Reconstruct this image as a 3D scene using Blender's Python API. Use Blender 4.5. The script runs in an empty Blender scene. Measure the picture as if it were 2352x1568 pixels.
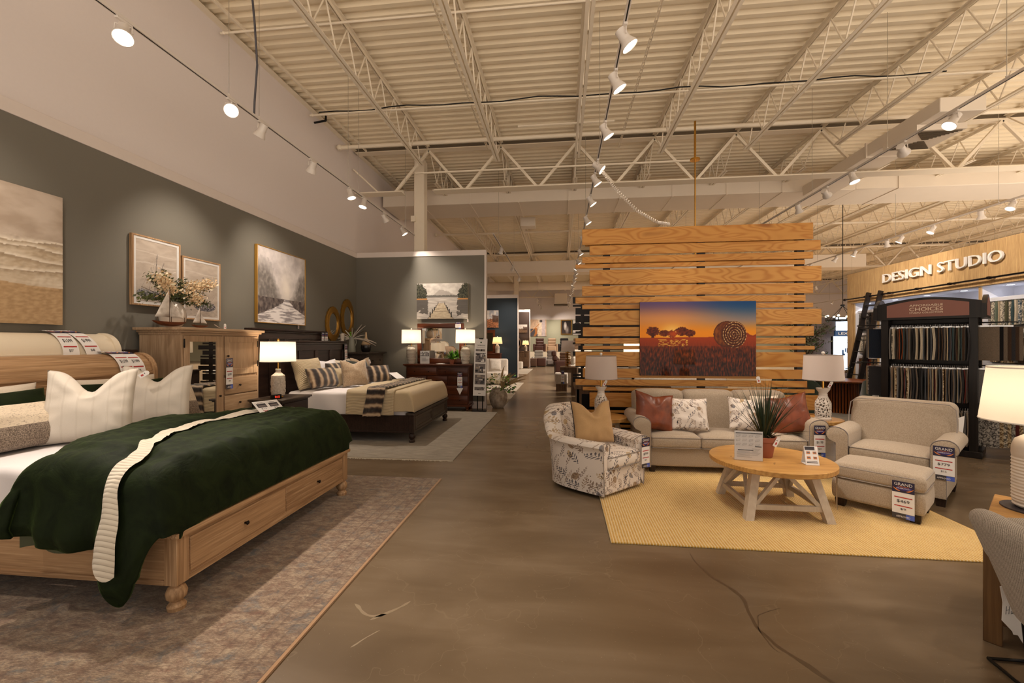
EXPOSURE = 0.0; WORLD = 0.5; WLOW = 4.7; SPOT = 2.3; BULB = 0.75
import bpy, bmesh, math, random
from mathutils import Vector, Matrix, noise
random.seed(7)
scene = bpy.context.scene
col = scene.collection
PI = math.pi
def V(*a): return Vector(a)
def lin(c):
    c = c / 255.0
    return c / 12.92 if c <= 0.04045 else ((c + 0.055) / 1.055) ** 2.4
def rgb(r, g, b): return (lin(r), lin(g), lin(b), 1.0)
def mixc(a, b, t):
    t = max(0.0, min(1.0, t)); return tuple(a[i] + (b[i] - a[i]) * t for i in range(3))
def sstep(a, b, x):
    t = max(0.0, min(1.0, (x - a) / (b - a))); return t * t * (3 - 2 * t)
def lerp(a, b, t): return a + (b - a) * t
def fbm(x, y, z=0.0, o=4): return noise.fractal(Vector((x, y, z)), 1.0, 2.0, o)

# ---------------------------------------------------------------- materials
MATS = {}
class NT:
    def __init__(s, name):
        s.mat = bpy.data.materials.new(name); s.mat.use_nodes = True
        s.t = s.mat.node_tree; s.t.nodes.clear()
        s.out = s.t.nodes.new('ShaderNodeOutputMaterial')
        s.p = s.t.nodes.new('ShaderNodeBsdfPrincipled')
        s.t.links.new(s.p.outputs[0], s.out.inputs[0])
        MATS[name] = s.mat
    def n(s, typ, **kw):
        nd = s.t.nodes.new('ShaderNode' + typ)
        for k, v in kw.items(): setattr(nd, k, v)
        return nd
    def put(s, sock, val):
        if val is None: return
        if hasattr(val, 'is_output'): s.t.links.new(val, sock)
        elif hasattr(val, 'outputs'): s.t.links.new(val.outputs[0], sock)
        else: sock.default_value = val
    def math(s, op, a, b=None, c=None):
        nd = s.n('Math', operation=op); s.put(nd.inputs[0], a); s.put(nd.inputs[1], b); s.put(nd.inputs[2], c)
        return nd.outputs[0]
    def vmath(s, op, a, b=None):
        nd = s.n('VectorMath', operation=op); s.put(nd.inputs[0], a); s.put(nd.inputs[1], b)
        return nd.outputs['Value'] if op in ('LENGTH', 'DOT_PRODUCT', 'DISTANCE') else nd.outputs[0]
    def coord(s, kind='Object', scale=(1, 1, 1), rnd=0.0, rot=(0, 0, 0)):
        tc = s.n('TexCoord').outputs[kind]
        if rnd:
            oi = s.n('ObjectInfo').outputs['Random']
            tc = s.vmath('ADD', tc, s.math('MULTIPLY', oi, rnd))
        mp = s.n('Mapping'); s.put(mp.inputs[0], tc)
        mp.inputs['Scale'].default_value = scale; mp.inputs['Rotation'].default_value = rot
        return mp.outputs[0]
    def noise(s, vec, scale=5, detail=3, rough=0.55, dist=0.0):
        nd = s.n('TexNoise'); s.put(nd.inputs['Vector'], vec)
        nd.inputs['Scale'].default_value = scale; nd.inputs['Detail'].default_value = detail
        nd.inputs['Roughness'].default_value = rough; nd.inputs['Distortion'].default_value = dist
        return nd.outputs['Fac']
    def wave(s, vec, scale=5, dist=0, detail=2, dscale=1, axis='X', prof='SIN', typ='BANDS'):
        nd = s.n('TexWave', wave_type=typ, wave_profile=prof)
        if typ == 'BANDS': nd.bands_direction = axis
        else: nd.rings_direction = axis
        s.put(nd.inputs['Vector'], vec)
        nd.inputs['Scale'].default_value = scale; nd.inputs['Distortion'].default_value = dist
        nd.inputs['Detail'].default_value = detail; nd.inputs['Detail Scale'].default_value = dscale
        return nd.outputs['Fac']
    def ramp(s, fac, *stops, interp='LINEAR'):
        nd = s.n('ValToRGB'); nd.color_ramp.interpolation = interp
        el = nd.color_ramp.elements
        while len(el) < len(stops): el.new(0.5)
        for e, (p, c) in zip(el, stops):
            e.position = p; e.color = c if len(c) == 4 else (*c, 1)
        s.put(nd.inputs[0], fac); return nd.outputs[0]
    def mix(s, fac, a, b, blend='MIX'):
        nd = s.n('Mix', data_type='RGBA', blend_type=blend)
        s.put(nd.inputs[0], fac); s.put(nd.inputs[6], a); s.put(nd.inputs[7], b)
        return nd.outputs[2]
    def bump(s, h, strength=0.3, dist=0.01):
        nd = s.n('Bump'); nd.inputs['Strength'].default_value = strength; nd.inputs['Distance'].default_value = dist
        s.put(nd.inputs['Height'], h); s.put(s.p.inputs['Normal'], nd.outputs[0])
    def set(s, **kw):
        names = dict(color='Base Color', rough='Roughness', metal='Metallic', spec='Specular IOR Level', sheen='Sheen Weight', sheenr='Sheen Roughness', sheent='Sheen Tint', coat='Coat Weight', coatr='Coat Roughness', trans='Transmission Weight', ior='IOR', em='Emission Color', ems='Emission Strength', sub='Subsurface Weight', alpha='Alpha')
        for k, v in kw.items(): s.put(s.p.inputs[names[k]], v)
        return s
def plain(name, c, rough=0.5, **kw):
    m = NT(name); m.set(color=c, rough=rough, **kw); return m
def painted(name, c, rough=0.6, amount=0.06, scale=30):
    m = NT(name); f = m.noise(m.coord(), scale, 4)
    m.set(color=m.mix(f, tuple(x * (1 - amount) for x in c[:3]) + (1,), tuple(min(1, x * (1 + amount)) for x in c[:3]) + (1,)), rough=rough, spec=0.3)
    m.bump(f, 0.08, 0.002); return m
def wood(name, light, dark, axis=0, scale=1.0, rough=0.45, streak=0.5, rnd=3.0, pore=None, pamt=0.25, spec=0.35):
    """straight-grained wood, grain along axis"""
    m = NT(name); st = [9.0 * scale] * 3; st[axis] = 0.7 * scale
    v = m.coord('Object', tuple(st), rnd)
    a = m.noise(v, 1.6, 5, 0.6, 0.6)
    st2 = [60.0 * scale] * 3; st2[axis] = 1.6 * scale
    b = m.noise(m.coord('Object', tuple(st2), rnd), 1.5, 3, 0.6)
    w = m.wave(v, 1.3, 5.0, 3, 1.2, 'XYZ'[axis - 1] if axis else 'Y')
    f = m.math('ADD', m.math('MULTIPLY', a, 0.5), m.math('ADD', m.math('MULTIPLY', b, streak * 0.55), m.math('MULTIPLY', w, 0.13)))
    c = m.ramp(f, (0.36, dark), (0.66, light))
    if pore is not None:
        pf = m.ramp(b, (0.55, (0, 0, 0, 1)), (0.72, (pamt,) * 3 + (1,)))
        c = m.mix(pf, c, pore)
    m.set(color=c, rough=rough, spec=spec); m.bump(b, 0.15, 0.002); return m
def fabric(name, c1, c2, scale=260, rough=0.9, sheen=0.2, big=4.0, bigamt=0.12, bumps=0.35):
    m = NT(name); v = m.coord()
    f = m.noise(v, scale, 2, 0.7); g = m.noise(v, big, 3)
    c = m.mix(m.ramp(f, (0.35, (0, 0, 0, 1)), (0.65, (1, 1, 1, 1))), c1, c2)
    c = m.mix(m.math('MULTIPLY', g, bigamt), c, tuple(x * 0.55 for x in c1[:3]) + (1,))
    m.set(color=c, rough=rough, sheen=sheen, spec=0.15); m.bump(f, bumps, 0.002); return m
def emit(name, c, s):
    m = NT(name); m.set(color=(0, 0, 0, 1), em=c, ems=s); m.mat.cycles.emission_sampling = 'NONE'; return m
def shade(name, c, em=0.0):
    m = NT(name); t = m.n('BsdfTranslucent'); d = m.n('BsdfDiffuse'); mx = m.n('MixShader')
    f = m.noise(m.coord('Object', (1, 1, 1)), 170, 2)
    cc = m.mix(m.math('MULTIPLY', f, 0.25), c, tuple(x * .8 for x in c[:3]) + (1,))
    m.put(t.inputs[0], cc); m.put(d.inputs[0], cc); mx.inputs[0].default_value = 0.5
    m.t.links.new(d.outputs[0], mx.inputs[1]); m.t.links.new(t.outputs[0], mx.inputs[2]); m.t.links.new(mx.outputs[0], m.out.inputs[0]); return m
def glass(name, c=(1, 1, 1, 1), rough=0.0):
    """clear sheet: mostly see-through with a stronger reflection at grazing angles"""
    m = NT(name); tr = m.n('BsdfTransparent'); gl = m.n('BsdfGlossy'); lw = m.n('LayerWeight'); mx = m.n('MixShader')
    f = m.math('ADD', m.math('MULTIPLY', m.math('POWER', lw.outputs['Facing'], 5.0), 0.9), 0.035); m.put(tr.inputs[0], c); gl.inputs[1].default_value = rough
    m.put(mx.inputs[0], f); m.t.links.new(tr.outputs[0], mx.inputs[1]); m.t.links.new(gl.outputs[0], mx.inputs[2]); m.t.links.new(mx.outputs[0], m.out.inputs[0]); return m

painted('wall_white', rgb(226, 217, 214), 0.7, 0.02)
painted('wall_sage', rgb(115, 111, 101), 0.65, 0.03, 60)
painted('wall_navy', rgb(38, 48, 56), 0.6, 0.03)
painted('wall_umber', rgb(66, 52, 46), 0.6, 0.03)
painted('wall_pale_sage', rgb(168, 166, 142), 0.65, 0.03)
painted('trim_white', rgb(222, 211, 204), 0.5, 0.02)
m = painted('deck_cream', rgb(236, 222, 196), 0.6, 0.05, 3)
painted('steel_cream', rgb(234, 222, 202), 0.5, 0.03, 8)
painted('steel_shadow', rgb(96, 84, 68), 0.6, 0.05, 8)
painted('duct_cream', rgb(230, 218, 202), 0.5, 0.03, 3)
plain('track_white', rgb(214, 205, 196), 0.35)
plain('black_metal', rgb(20, 19, 19), 0.4, metal=0.6)
plain('dark_bronze', rgb(38, 30, 26), 0.35, metal=0.8)
plain('brass', rgb(196, 150, 72), 0.25, metal=1.0)
plain('steel_bright', rgb(200, 200, 200), 0.25, metal=1.0)
plain('mirror', (0.86, 0.86, 0.84, 1), 0.01, metal=1.0)
plain('white_gloss', rgb(235, 230, 222), 0.25)
plain('paper', rgb(238, 234, 230), 0.6, spec=0.2)
plain('ink', rgb(30, 28, 30), 0.6)
plain('ink_grey', rgb(120, 112, 110), 0.6)
plain('tag_navy', rgb(34, 30, 62), 0.4)
plain('tag_violet', rgb(58, 44, 120), 0.4)
plain('tag_orange', rgb(216, 130, 60), 0.4)
plain('tag_red', rgb(178, 34, 36), 0.45)
plain('tag_slate', rgb(58, 54, 60), 0.4)
plain('tag_blue', rgb(70, 96, 190), 0.4)
glass('acrylic', (0.97, 0.97, 0.97, 1))
emit('lamp_lens', (1.0, 0.88, 0.74, 1), 5.0)
emit('lamp_lens_low', (1.0, 0.88, 0.74, 1), 2.0)
emit('downlight', (0.92, 0.94, 1.0, 1), 4.0)
emit('sign_lit', (0.75, 0.86, 1.0, 1), 3.0)
emit('bulb', (1.0, 0.8, 0.55, 1), 5.0)
emit('clock_red', (1.0, 0.05, 0.02, 1), 3.0)
plain('sign_blue', rgb(24, 74, 130), 0.5)

# concrete floor
m = NT('concrete'); v = m.coord()
a = m.noise(v, 0.8, 3, 0.5, 0.4); b = m.noise(m.coord('Object', (0.7, 2.4, 1), 0, (0, 0, 0.45)), 1.3, 4, 0.5, 0.5); c = m.noise(v, 40, 3, 0.7)
f = m.math('ADD', m.math('MULTIPLY', a, 0.5), m.math('MULTIPLY', b, 0.5))
cc = m.ramp(f, (0.30, rgb(92, 76, 56)), (0.5, rgb(116, 99, 78)), (0.70, rgb(138, 121, 100)))
cc = m.mix(m.math('MULTIPLY', c, 0.16), cc, rgb(104, 86, 66))
vo = m.n('TexVoronoi', feature='DISTANCE_TO_EDGE'); wn = m.n('TexNoise'); m.put(wn.inputs['Vector'], v); wn.inputs['Scale'].default_value = 2.4; wn.inputs['Detail'].default_value = 3; m.put(vo.inputs['Vector'], m.vmath('ADD', v, m.vmath('MULTIPLY', wn.outputs['Color'], (0.9, 0.9, 0))))
vo.inputs['Scale'].default_value = 1.1
crack = m.ramp(vo.outputs['Distance'], (0.0, (0.22, 0.22, 0.22, 1)), (0.004, (0, 0, 0, 1)))
cc = m.mix(crack, cc, rgb(150, 132, 108))
sp = m.noise(v, 95, 1, 0.5); cc = m.mix(m.ramp(sp, (0.74, (0, 0, 0, 1)), (0.79, (0.5, 0.5, 0.5, 1))), cc, rgb(170, 156, 132))
m.set(color=cc, rough=0.27, spec=0.45); m.bump(m.noise(v, 2.2, 2), 0.05, 0.01)

wood('oak', rgb(182, 146, 108), rgb(132, 99, 68), 0, 1.0, 0.5, 0.9, 3, rgb(226, 196, 160), 0.35)
wood('oak_across', rgb(182, 146, 108), rgb(132, 99, 68), 1, 1.0, 0.5, 0.9, 3, rgb(226, 196, 160), 0.35)
wood('oak_upright', rgb(182, 146, 108), rgb(132, 99, 68), 2, 1.0, 0.5, 0.9, 3, rgb(226, 196, 160), 0.35)
wood('limed_oak_upright', rgb(192, 162, 130), rgb(154, 124, 94), 2, 1.3, 0.5, 0.7, 3, rgb(206, 184, 156), 0.3)
wood('limed_oak_across', rgb(192, 162, 130), rgb(154, 124, 94), 1, 1.3, 0.5, 0.7, 3, rgb(206, 184, 156), 0.3)
wood('table_oak', rgb(204, 158, 92), rgb(166, 118, 62), 0, 1.2, 0.42, 0.8)
wood('whitewashed', rgb(214, 202, 184), rgb(196, 182, 164), 2, 1.5, 0.55, 0.5)
wood('espresso', rgb(60, 43, 35), rgb(34, 23, 19), 1, 1.0, 0.38, 0.6)
wood('espresso_grey', rgb(84, 72, 62), rgb(50, 41, 34), 1, 1.0, 0.4, 0.6)
wood('cherry', rgb(104, 54, 26), rgb(62, 28, 14), 0, 1.0, 0.3, 0.5)
wood('walnut', rgb(128, 96, 60), rgb(84, 58, 34), 2, 1.0, 0.4, 0.6)
wood('reed', rgb(176, 100, 46), rgb(110, 54, 22), 2, 1.0, 0.4, 0.6)
wood('rustic', rgb(132, 104, 78), rgb(78, 56, 40), 2, 1.2, 0.6, 0.8)
wood('sign_wood', rgb(206, 172, 122), rgb(158, 122, 78), 2, 2.2, 0.5, 0.8)
wood('black_wood', rgb(40, 31, 27), rgb(22, 17, 15), 2, 1.0, 0.35, 0.5)
wood('boat_hull', rgb(124, 66, 34), rgb(74, 36, 18), 1, 1.5, 0.45, 0.6)

# knotty pine boards
m = NT('pine'); tc = m.n('TexCoord').outputs['Object']; oi = m.n('ObjectInfo').outputs['Random']
off = m.n('CombineXYZ'); m.put(off.inputs[0], m.math('MULTIPLY', oi, 37)); m.put(off.inputs[1], m.math('MULTIPLY', oi, 11)); m.put(off.inputs[2], m.math('MULTIPLY', oi, 23))
v = m.vmath('ADD', m.vmath('MULTIPLY', tc, (1.1, 3.0, 4.2)), off.outputs[0])
fld = m.noise(v, 1.0, 1.5, 0.45, 0.35)
ring = m.math('SINE', m.math('MULTIPLY', fld, 95))
ring2 = m.math('POWER', m.math('ADD', m.math('MULTIPLY', ring, 0.5), 0.5), 2.2)
fine = m.noise(m.vmath('MULTIPLY', tc, (3, 60, 160)), 1, 3, 0.6)
knot = m.ramp(fld, (0.70, (0, 0, 0, 1)), (0.76, (1, 1, 1, 1)))
cc = m.mix(m.math('MULTIPLY', ring2, 0.75), rgb(206, 152, 78), rgb(172, 110, 44))
cc = m.mix(m.math('MULTIPLY', fine, 0.30), cc, rgb(166, 104, 40)); cc = m.mix(knot, cc, rgb(120, 66, 22))
tone = m.math('MULTIPLY', m.math('FRACT', m.math('MULTIPLY', oi, 7.3)), 0.3); cc = m.mix(tone, cc, rgb(182, 118, 50))
m.set(color=cc, rough=0.42, spec=0.35)

# oak floor-of-table planks come from geometry; rugs:
m = NT('rug_yellow'); tc = m.n('TexCoord').outputs['Object']; sx = m.n('SeparateXYZ'); m.put(sx.inputs[0], tc)
wob = m.math('MULTIPLY', m.noise(tc, 9, 2), 0.008)
st = m.math('SINE', m.math('MULTIPLY', m.math('ADD', sx.outputs[0], wob), 2 * PI / 0.0235))
pile = m.noise(tc, 190, 3, 0.7); mot = m.noise(tc, 24, 3)
ycol = m.mix(m.ramp(mot, (0.35, (0, 0, 0, 1)), (0.65, (1, 1, 1, 1))), rgb(202, 156, 66), rgb(222, 182, 96))
cc = m.mix(m.ramp(st, (0.30, (0, 0, 0, 1)), (0.62, (1, 1, 1, 1))), ycol, rgb(234, 214, 168))
cc = m.mix(m.math('MULTIPLY', pile, 0.25), cc, rgb(176, 130, 50))
m.set(color=cc, rough=0.95, sheen=0.3, spec=0.1); m.bump(m.math('ADD', m.math('MULTIPLY', st, -0.5), pile), 0.6, 0.006)

m = NT('rug_persian'); tc = m.n('TexCoord').outputs['Object']; sx = m.n('SeparateXYZ'); m.put(sx.inputs[0], tc)
n1 = m.noise(m.vmath('MULTIPLY', tc, (1, 2.2, 1)), 8, 8, 0.85, 0.3); n2 = m.noise(m.vmath('ADD', tc, (7, 3, 1)), 7, 8, 0.82, 0.5); n3 = m.noise(m.vmath('MULTIPLY', tc, (22, 130, 1)), 1.5, 3, 0.75); n4 = m.noise(tc, 1.5, 4, 0.6)
cc = m.ramp(n1, (0.32, rgb(84, 62, 52)), (0.45, rgb(130, 108, 90)), (0.55, rgb(170, 150, 126)), (0.68, rgb(196, 178, 152)))
cc = m.mix(m.ramp(n2, (0.52, (0, 0, 0, 1)), (0.64, (0.8, 0.8, 0.8, 1))), cc, rgb(92, 104, 110))
cc = m.mix(m.ramp(n2, (0.34, (0.7, 0.7, 0.7, 1)), (0.46, (0, 0, 0, 1))), cc, rgb(116, 76, 62))
cc = m.mix(m.math('MULTIPLY', m.ramp(n3, (0.42, (0, 0, 0, 1)), (0.62, (1, 1, 1, 1))), 0.6), cc, rgb(76, 62, 54))
# border bands along the aisle edge (object x: 0 at the edge, negative inwards)
bd = m.math('ABSOLUTE', sx.outputs[0]); l1 = m.ramp(bd, (0.0, (1, 1, 1, 1)), (0.010, (1, 1, 1, 1)), (0.016, (0, 0, 0, 1)), interp='CONSTANT')
l2 = m.math('GREATER_THAN', m.math('SINE', m.math('MULTIPLY', bd, 78)), 0.86); zone = m.math('LESS_THAN', bd, 0.40)
cc = m.mix(m.math('MULTIPLY', m.math('MULTIPLY', l2, zone), 0.35), cc, rgb(84, 66, 58)); cc = m.mix(l1, cc, rgb(176, 140, 104))
cc = m.mix(m.math('MULTIPLY', n4, 0.25), cc, rgb(120, 96, 82))
m.set(color=cc, rough=0.95, sheen=0.25, spec=0.1); m.bump(n3, 0.5, 0.004)

m = NT('rug_grey'); tc = m.n('TexCoord').outputs['Object']
n1 = m.noise(m.vmath('MULTIPLY', tc, (3, 40, 1)), 1.5, 4, 0.7); n2 = m.noise(tc, 160, 2); n3 = m.noise(tc, 2.0, 4, 0.7)
cc = m.ramp(n1, (0.35, rgb(118, 110, 98)), (0.65, rgb(182, 172, 154))); cc = m.mix(m.math('MULTIPLY', n2, 0.35), cc, rgb(90, 84, 78)); cc = m.mix(m.math('MULTIPLY', n3, 0.3), cc, rgb(112, 104, 96))
m.set(color=cc, rough=0.95, sheen=0.2, spec=0.1); m.bump(n2, 0.5, 0.003)
fabric('rug_ivory', rgb(190, 178, 158), rgb(164, 152, 134), 120)

# textiles
fabric('sheet_white', rgb(232, 226, 226), rgb(238, 233, 233), 500, 0.85, 0.1, 3, 0.04, 0.1)
fabric('ivory_slub', rgb(228, 216, 198), rgb(216, 202, 182), 220, 0.9, 0.2, 6, 0.06)
fabric('cream_quilt', rgb(206, 188, 156), rgb(192, 172, 138), 200, 0.9, 0.2, 5, 0.06)
fabric('taupe_velvet', rgb(196, 172, 142), rgb(166, 142, 114), 60, 0.8, 0.6, 6, 0.2)
fabric('sand_linen', rgb(190, 156, 112), rgb(178, 142, 98), 300, 0.9, 0.2, 5, 0.06)
fabric('sofa_tweed', rgb(184, 168, 148), rgb(154, 138, 118), 140, 0.95, 0.25, 8, 0.08, 0.5)
fabric('grey_chenille', rgb(172, 164, 154), rgb(146, 138, 128), 200, 0.95, 0.25, 8, 0.08, 0.4)
fabric('green_chair_velvet', rgb(58, 70, 54), rgb(48, 58, 46), 80, 0.85, 0.5)
fabric('dark_green_satin', rgb(44, 50, 42), rgb(36, 42, 36), 60, 0.45, 0.3)
fabric('white_boucle', rgb(222, 212, 200), rgb(196, 186, 172), 70, 0.95, 0.2)
m = NT('white_stripe_weave'); v = m.coord(); w = m.wave(v, 3.6, 0, 0, 1, 'X'); f = m.noise(v, 260, 2, 0.7)
cc = m.mix(m.ramp(w, (0.93, (0, 0, 0, 1)), (0.98, (0.16, 0.16, 0.16, 1))), m.mix(f, rgb(236, 228, 216), rgb(226, 216, 202)), rgb(190, 178, 162)); m.set(color=cc, rough=0.9, sheen=0.2, spec=0.1); m.bump(m.math('ADD', m.math('MULTIPLY', m.ramp(w, (0.9, (0, 0, 0, 1)), (1, (1, 1, 1, 1))), 0.8), m.math('MULTIPLY', f, 0.4)), 0.4, 0.003)
m = NT('green_velvet'); v = m.coord(); f = m.noise(v, 5, 4, 0.65, 1.0); g = m.noise(v, 300, 2)
m.set(color=m.ramp(f, (0.35, rgb(17, 25, 11)), (0.7, rgb(32, 43, 20))), rough=0.72, sheen=0.40, sheenr=0.3, sheent=rgb(110, 138, 76), spec=0.12); m.bump(m.math('ADD', m.math('MULTIPLY', f, 1.0), m.math('MULTIPLY', g, 0.05)), 0.5, 0.02)
m = NT('stripe_knit'); v = m.coord(); sx = m.n('SeparateXYZ'); m.put(sx.inputs[0], v); f = m.noise(m.vmath('MULTIPLY', v, (40, 40, 160)), 1.5, 3, 0.7); g = m.noise(v, 150, 2, 0.7)
lo = m.mix(m.ramp(g, (0.4, (0, 0, 0, 1)), (0.6, (1, 1, 1, 1))), rgb(96, 84, 74), rgb(168, 152, 136)); hi = m.mix(m.ramp(f, (0.56, (0, 0, 0, 1)), (0.64, (0.7, 0.7, 0.7, 1))), rgb(228, 212, 188), rgb(120, 100, 84))
m.set(color=m.mix(m.math('GREATER_THAN', sx.outputs[2], -0.02), lo, hi), rough=0.95, sheen=0.2, spec=0.1); m.bump(f, 0.5, 0.004)
m = NT('ribbed_quilt'); v = m.coord(); sx = m.n('SeparateXYZ'); m.put(sx.inputs[0], v)
rib = m.math('ABSOLUTE', m.math('SINE', m.math('MULTIPLY', m.math('ADD', sx.outputs[1], m.math('MULTIPLY', sx.outputs[2], 1.0)), PI / 0.026)))
m.set(color=m.ramp(rib, (0.0, rgb(150, 128, 96)), (0.35, rgb(204, 186, 154))), rough=0.9, sheen=0.2, spec=0.1); m.bump(rib, 0.6, 0.008)
m = NT('strip_quilt'); v = m.coord(); sx = m.n('SeparateXYZ'); m.put(sx.inputs[0], v)
rib = m.math('ABSOLUTE', m.math('SINE', m.math('MULTIPLY', m.math('ADD', sx.outputs[1], sx.outputs[2]), PI / 0.034)))
m.set(color=m.ramp(rib, (0.0, rgb(166, 152, 132)), (0.25, rgb(222, 212, 194))), rough=0.9, sheen=0.2, spec=0.1); m.bump(rib, 0.6, 0.008)
for fname, ax in (('fur', None), ('fur_upright', 0)):
    m = NT(fname); v = m.coord(); sx = m.n('SeparateXYZ'); m.put(sx.inputs[0], v); n = m.noise(v, 14, 3); fine = m.noise(m.vmath('MULTIPLY', v, (90, 300, 300)), 1, 3, 0.7)
    ban = m.math('SINE', m.math('MULTIPLY', m.math('ADD', sx.outputs[0] if ax == 0 else m.math('ADD', sx.outputs[1], m.math('MULTIPLY', sx.outputs[2], 0.9)), m.math('MULTIPLY', n, 0.045)), 2 * PI / 0.145))
    f = m.math('ADD', m.math('MULTIPLY', ban, 0.46), m.math('ADD', 0.26, m.math('MULTIPLY', fine, 0.5)))
    m.set(color=m.ramp(f, (0.12, rgb(34, 24, 19)), (0.45, rgb(72, 54, 42)), (0.72, rgb(150, 124, 98)), (0.95, rgb(206, 182, 150))), rough=0.9, sheen=0.5, spec=0.15); m.bump(fine, 0.8, 0.01)
m = NT('leather'); v = m.coord(); f = m.noise(v, 3.5, 4, 0.6, 0.8); g = m.noise(v, 90, 3)
m.set(color=m.ramp(f, (0.3, rgb(84, 36, 18)), (0.75, rgb(146, 74, 40))), rough=0.36, spec=0.5); m.bump(m.math('ADD', m.math('MULTIPLY', f, 2.5), m.math('MULTIPLY', g, 0.1)), 0.35, 0.008)
for nm, c in (('brown_leather', (70, 40, 30)), ('black_leather', (34, 32, 34)), ('tan_leather', (188, 158, 128)), ('grey_leather', (146, 136, 130)), ('umber_leather', (88, 62, 46))):
    plain(nm, rgb(*c), 0.35, spec=0.5)
# botanical print
def floral(name, s=1.0):
    m = NT(name); tc = m.coord('Object', (1, 1, 1), 5.0)
    base = m.mix(m.noise(tc, 300, 2), rgb(232, 222, 212), rgb(222, 211, 200)); c = base
    def layer(c, scale, a, b, colr, seed, keep, rnd=0.9):
        v = m.vmath('ADD', tc, (seed, seed * 0.7, seed * 1.3))
        warp = m.n('TexNoise'); m.put(warp.inputs['Vector'], v); warp.inputs['Scale'].default_value = 18
        v2 = m.vmath('ADD', v, m.vmath('MULTIPLY', m.vmath('SUBTRACT', warp.outputs['Color'], (0.5, 0.5, 0.5)), (0.02, 0.02, 0.02)))
        vo = m.n('TexVoronoi'); m.put(vo.inputs['Vector'], v2); vo.inputs['Scale'].default_value = scale * s; vo.inputs['Randomness'].default_value = rnd
        d = m.vmath('MULTIPLY', m.vmath('SUBTRACT', v2, vo.outputs['Position']), (scale * s,) * 3)
        ax = m.vmath('NORMALIZE', m.vmath('SUBTRACT', vo.outputs['Color'], (0.5, 0.5, 0.42)))
        al = m.vmath('DOT_PRODUCT', d, ax); L = m.vmath('LENGTH', d)
        perp2 = m.math('MAXIMUM', m.math('SUBTRACT', m.math('MULTIPLY', L, L), m.math('MULTIPLY', al, al)), 0.0)
        e = m.math('ADD', m.math('POWER', m.math('DIVIDE', m.math('ABSOLUTE', al), a), 1.6), m.math('DIVIDE', m.math('SQRT', perp2), b))
        sp = m.n('SeparateColor'); m.put(sp.inputs[0], vo.outputs['Color'])
        on = m.math('MULTIPLY', m.math('LESS_THAN', e, 1.0), m.math('LESS_THAN', sp.outputs[2], keep))
        return m.mix(m.math('MULTIPLY', on, m.math('ADD', 0.62, m.math('MULTIPLY', m.noise(tc, 60, 2), 0.5))), c, m.ramp(sp.outputs[0], *colr, interp='CONSTANT'))
    sx = m.n('SeparateXYZ'); m.put(sx.inputs[0], tc)
    U = m.math('ADD', m.math('MULTIPLY', sx.outputs[0], 0.9 * s), m.math('MULTIPLY', sx.outputs[1], 0.8 * s)); Vv = m.math('ADD', m.math('MULTIPLY', sx.outputs[2], s), m.math('MULTIPLY', m.math('SUBTRACT', sx.outputs[1], sx.outputs[0]), 0.45 * s))
    def sprig_layer(c, ang, W, P, ln, colr, seed, keep):
        """wandering stems that carry pairs of slanted leaves"""
        ca, sa = math.cos(ang), math.sin(ang)
        u = m.math('ADD', m.math('ADD', m.math('MULTIPLY', U, ca), m.math('MULTIPLY', Vv, sa)), seed); v = m.math('SUBTRACT', m.math('MULTIPLY', Vv, ca), m.math('MULTIPLY', U, sa))
        sway = m.math('MULTIPLY', m.math('SINE', m.math('ADD', m.math('MULTIPLY', v, 26.0), m.math('MULTIPLY', u, 9.0))), W * 0.16); u = m.math('ADD', u, sway)
        cu = m.math('DIVIDE', u, W); cell = m.math('FLOOR', cu); d = m.math('MULTIPLY', m.math('SUBTRACT', m.math('SUBTRACT', cu, cell), 0.5), W)
        wn = m.n('TexWhiteNoise', noise_dimensions='2D'); cb = m.n('CombineXYZ'); m.put(cb.inputs[0], cell); off = m.n('TexWhiteNoise', noise_dimensions='1D'); m.put(off.inputs['W'], cell)
        vs = m.math('ADD', v, m.math('MULTIPLY', off.outputs[0], 0.3)); seg = m.math('DIVIDE', vs, P * 6.0); m.put(cb.inputs[1], m.math('FLOOR', seg)); m.put(wn.inputs['Vector'], cb.outputs[0]); ws = m.n('SeparateColor'); m.put(ws.inputs[0], wn.outputs['Color'])
        fs = m.math('SUBTRACT', seg, m.math('FLOOR', seg)); taper = m.math('MULTIPLY', m.math('SINE', m.math('MULTIPLY', fs, PI)), ln); ad = m.math('ABSOLUTE', d); rel = m.math('DIVIDE', ad, m.math('MAXIMUM', taper, 0.0005))
        side = m.math('MULTIPLY', m.math('SIGN', d), 0.25); ph = m.math('FRACT', m.math('ADD', m.math('DIVIDE', m.math('SUBTRACT', vs, m.math('MULTIPLY', ad, 0.9)), P), side))
        wid = m.math('MULTIPLY', m.math('SINE', m.math('MULTIPLY', m.math('MINIMUM', rel, 1.0), PI)), 0.27)
        leaf = m.math('LESS_THAN', m.math('ABSOLUTE', m.math('SUBTRACT', ph, 0.5)), wid); stem = m.math('MULTIPLY', m.math('LESS_THAN', ad, 0.0009), m.math('LESS_THAN', m.math('ABSOLUTE', m.math('SUBTRACT', fs, 0.5)), 0.45))
        on = m.math('MULTIPLY', m.math('MAXIMUM', leaf, stem), m.math('LESS_THAN', ws.outputs[1], keep))
        return m.mix(m.math('MULTIPLY', on, m.math('ADD', 0.5, m.math('MULTIPLY', m.noise(tc, 45, 2), 0.7))), c, m.ramp(ws.outputs[0], *colr, interp='CONSTANT'))
    c = layer(c, 8.5, 0.62, 0.30, [(0.0, rgb(188, 160, 118)), (0.4, rgb(150, 122, 92)), (0.7, rgb(112, 110, 116))], 3.0, 0.34)
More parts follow.
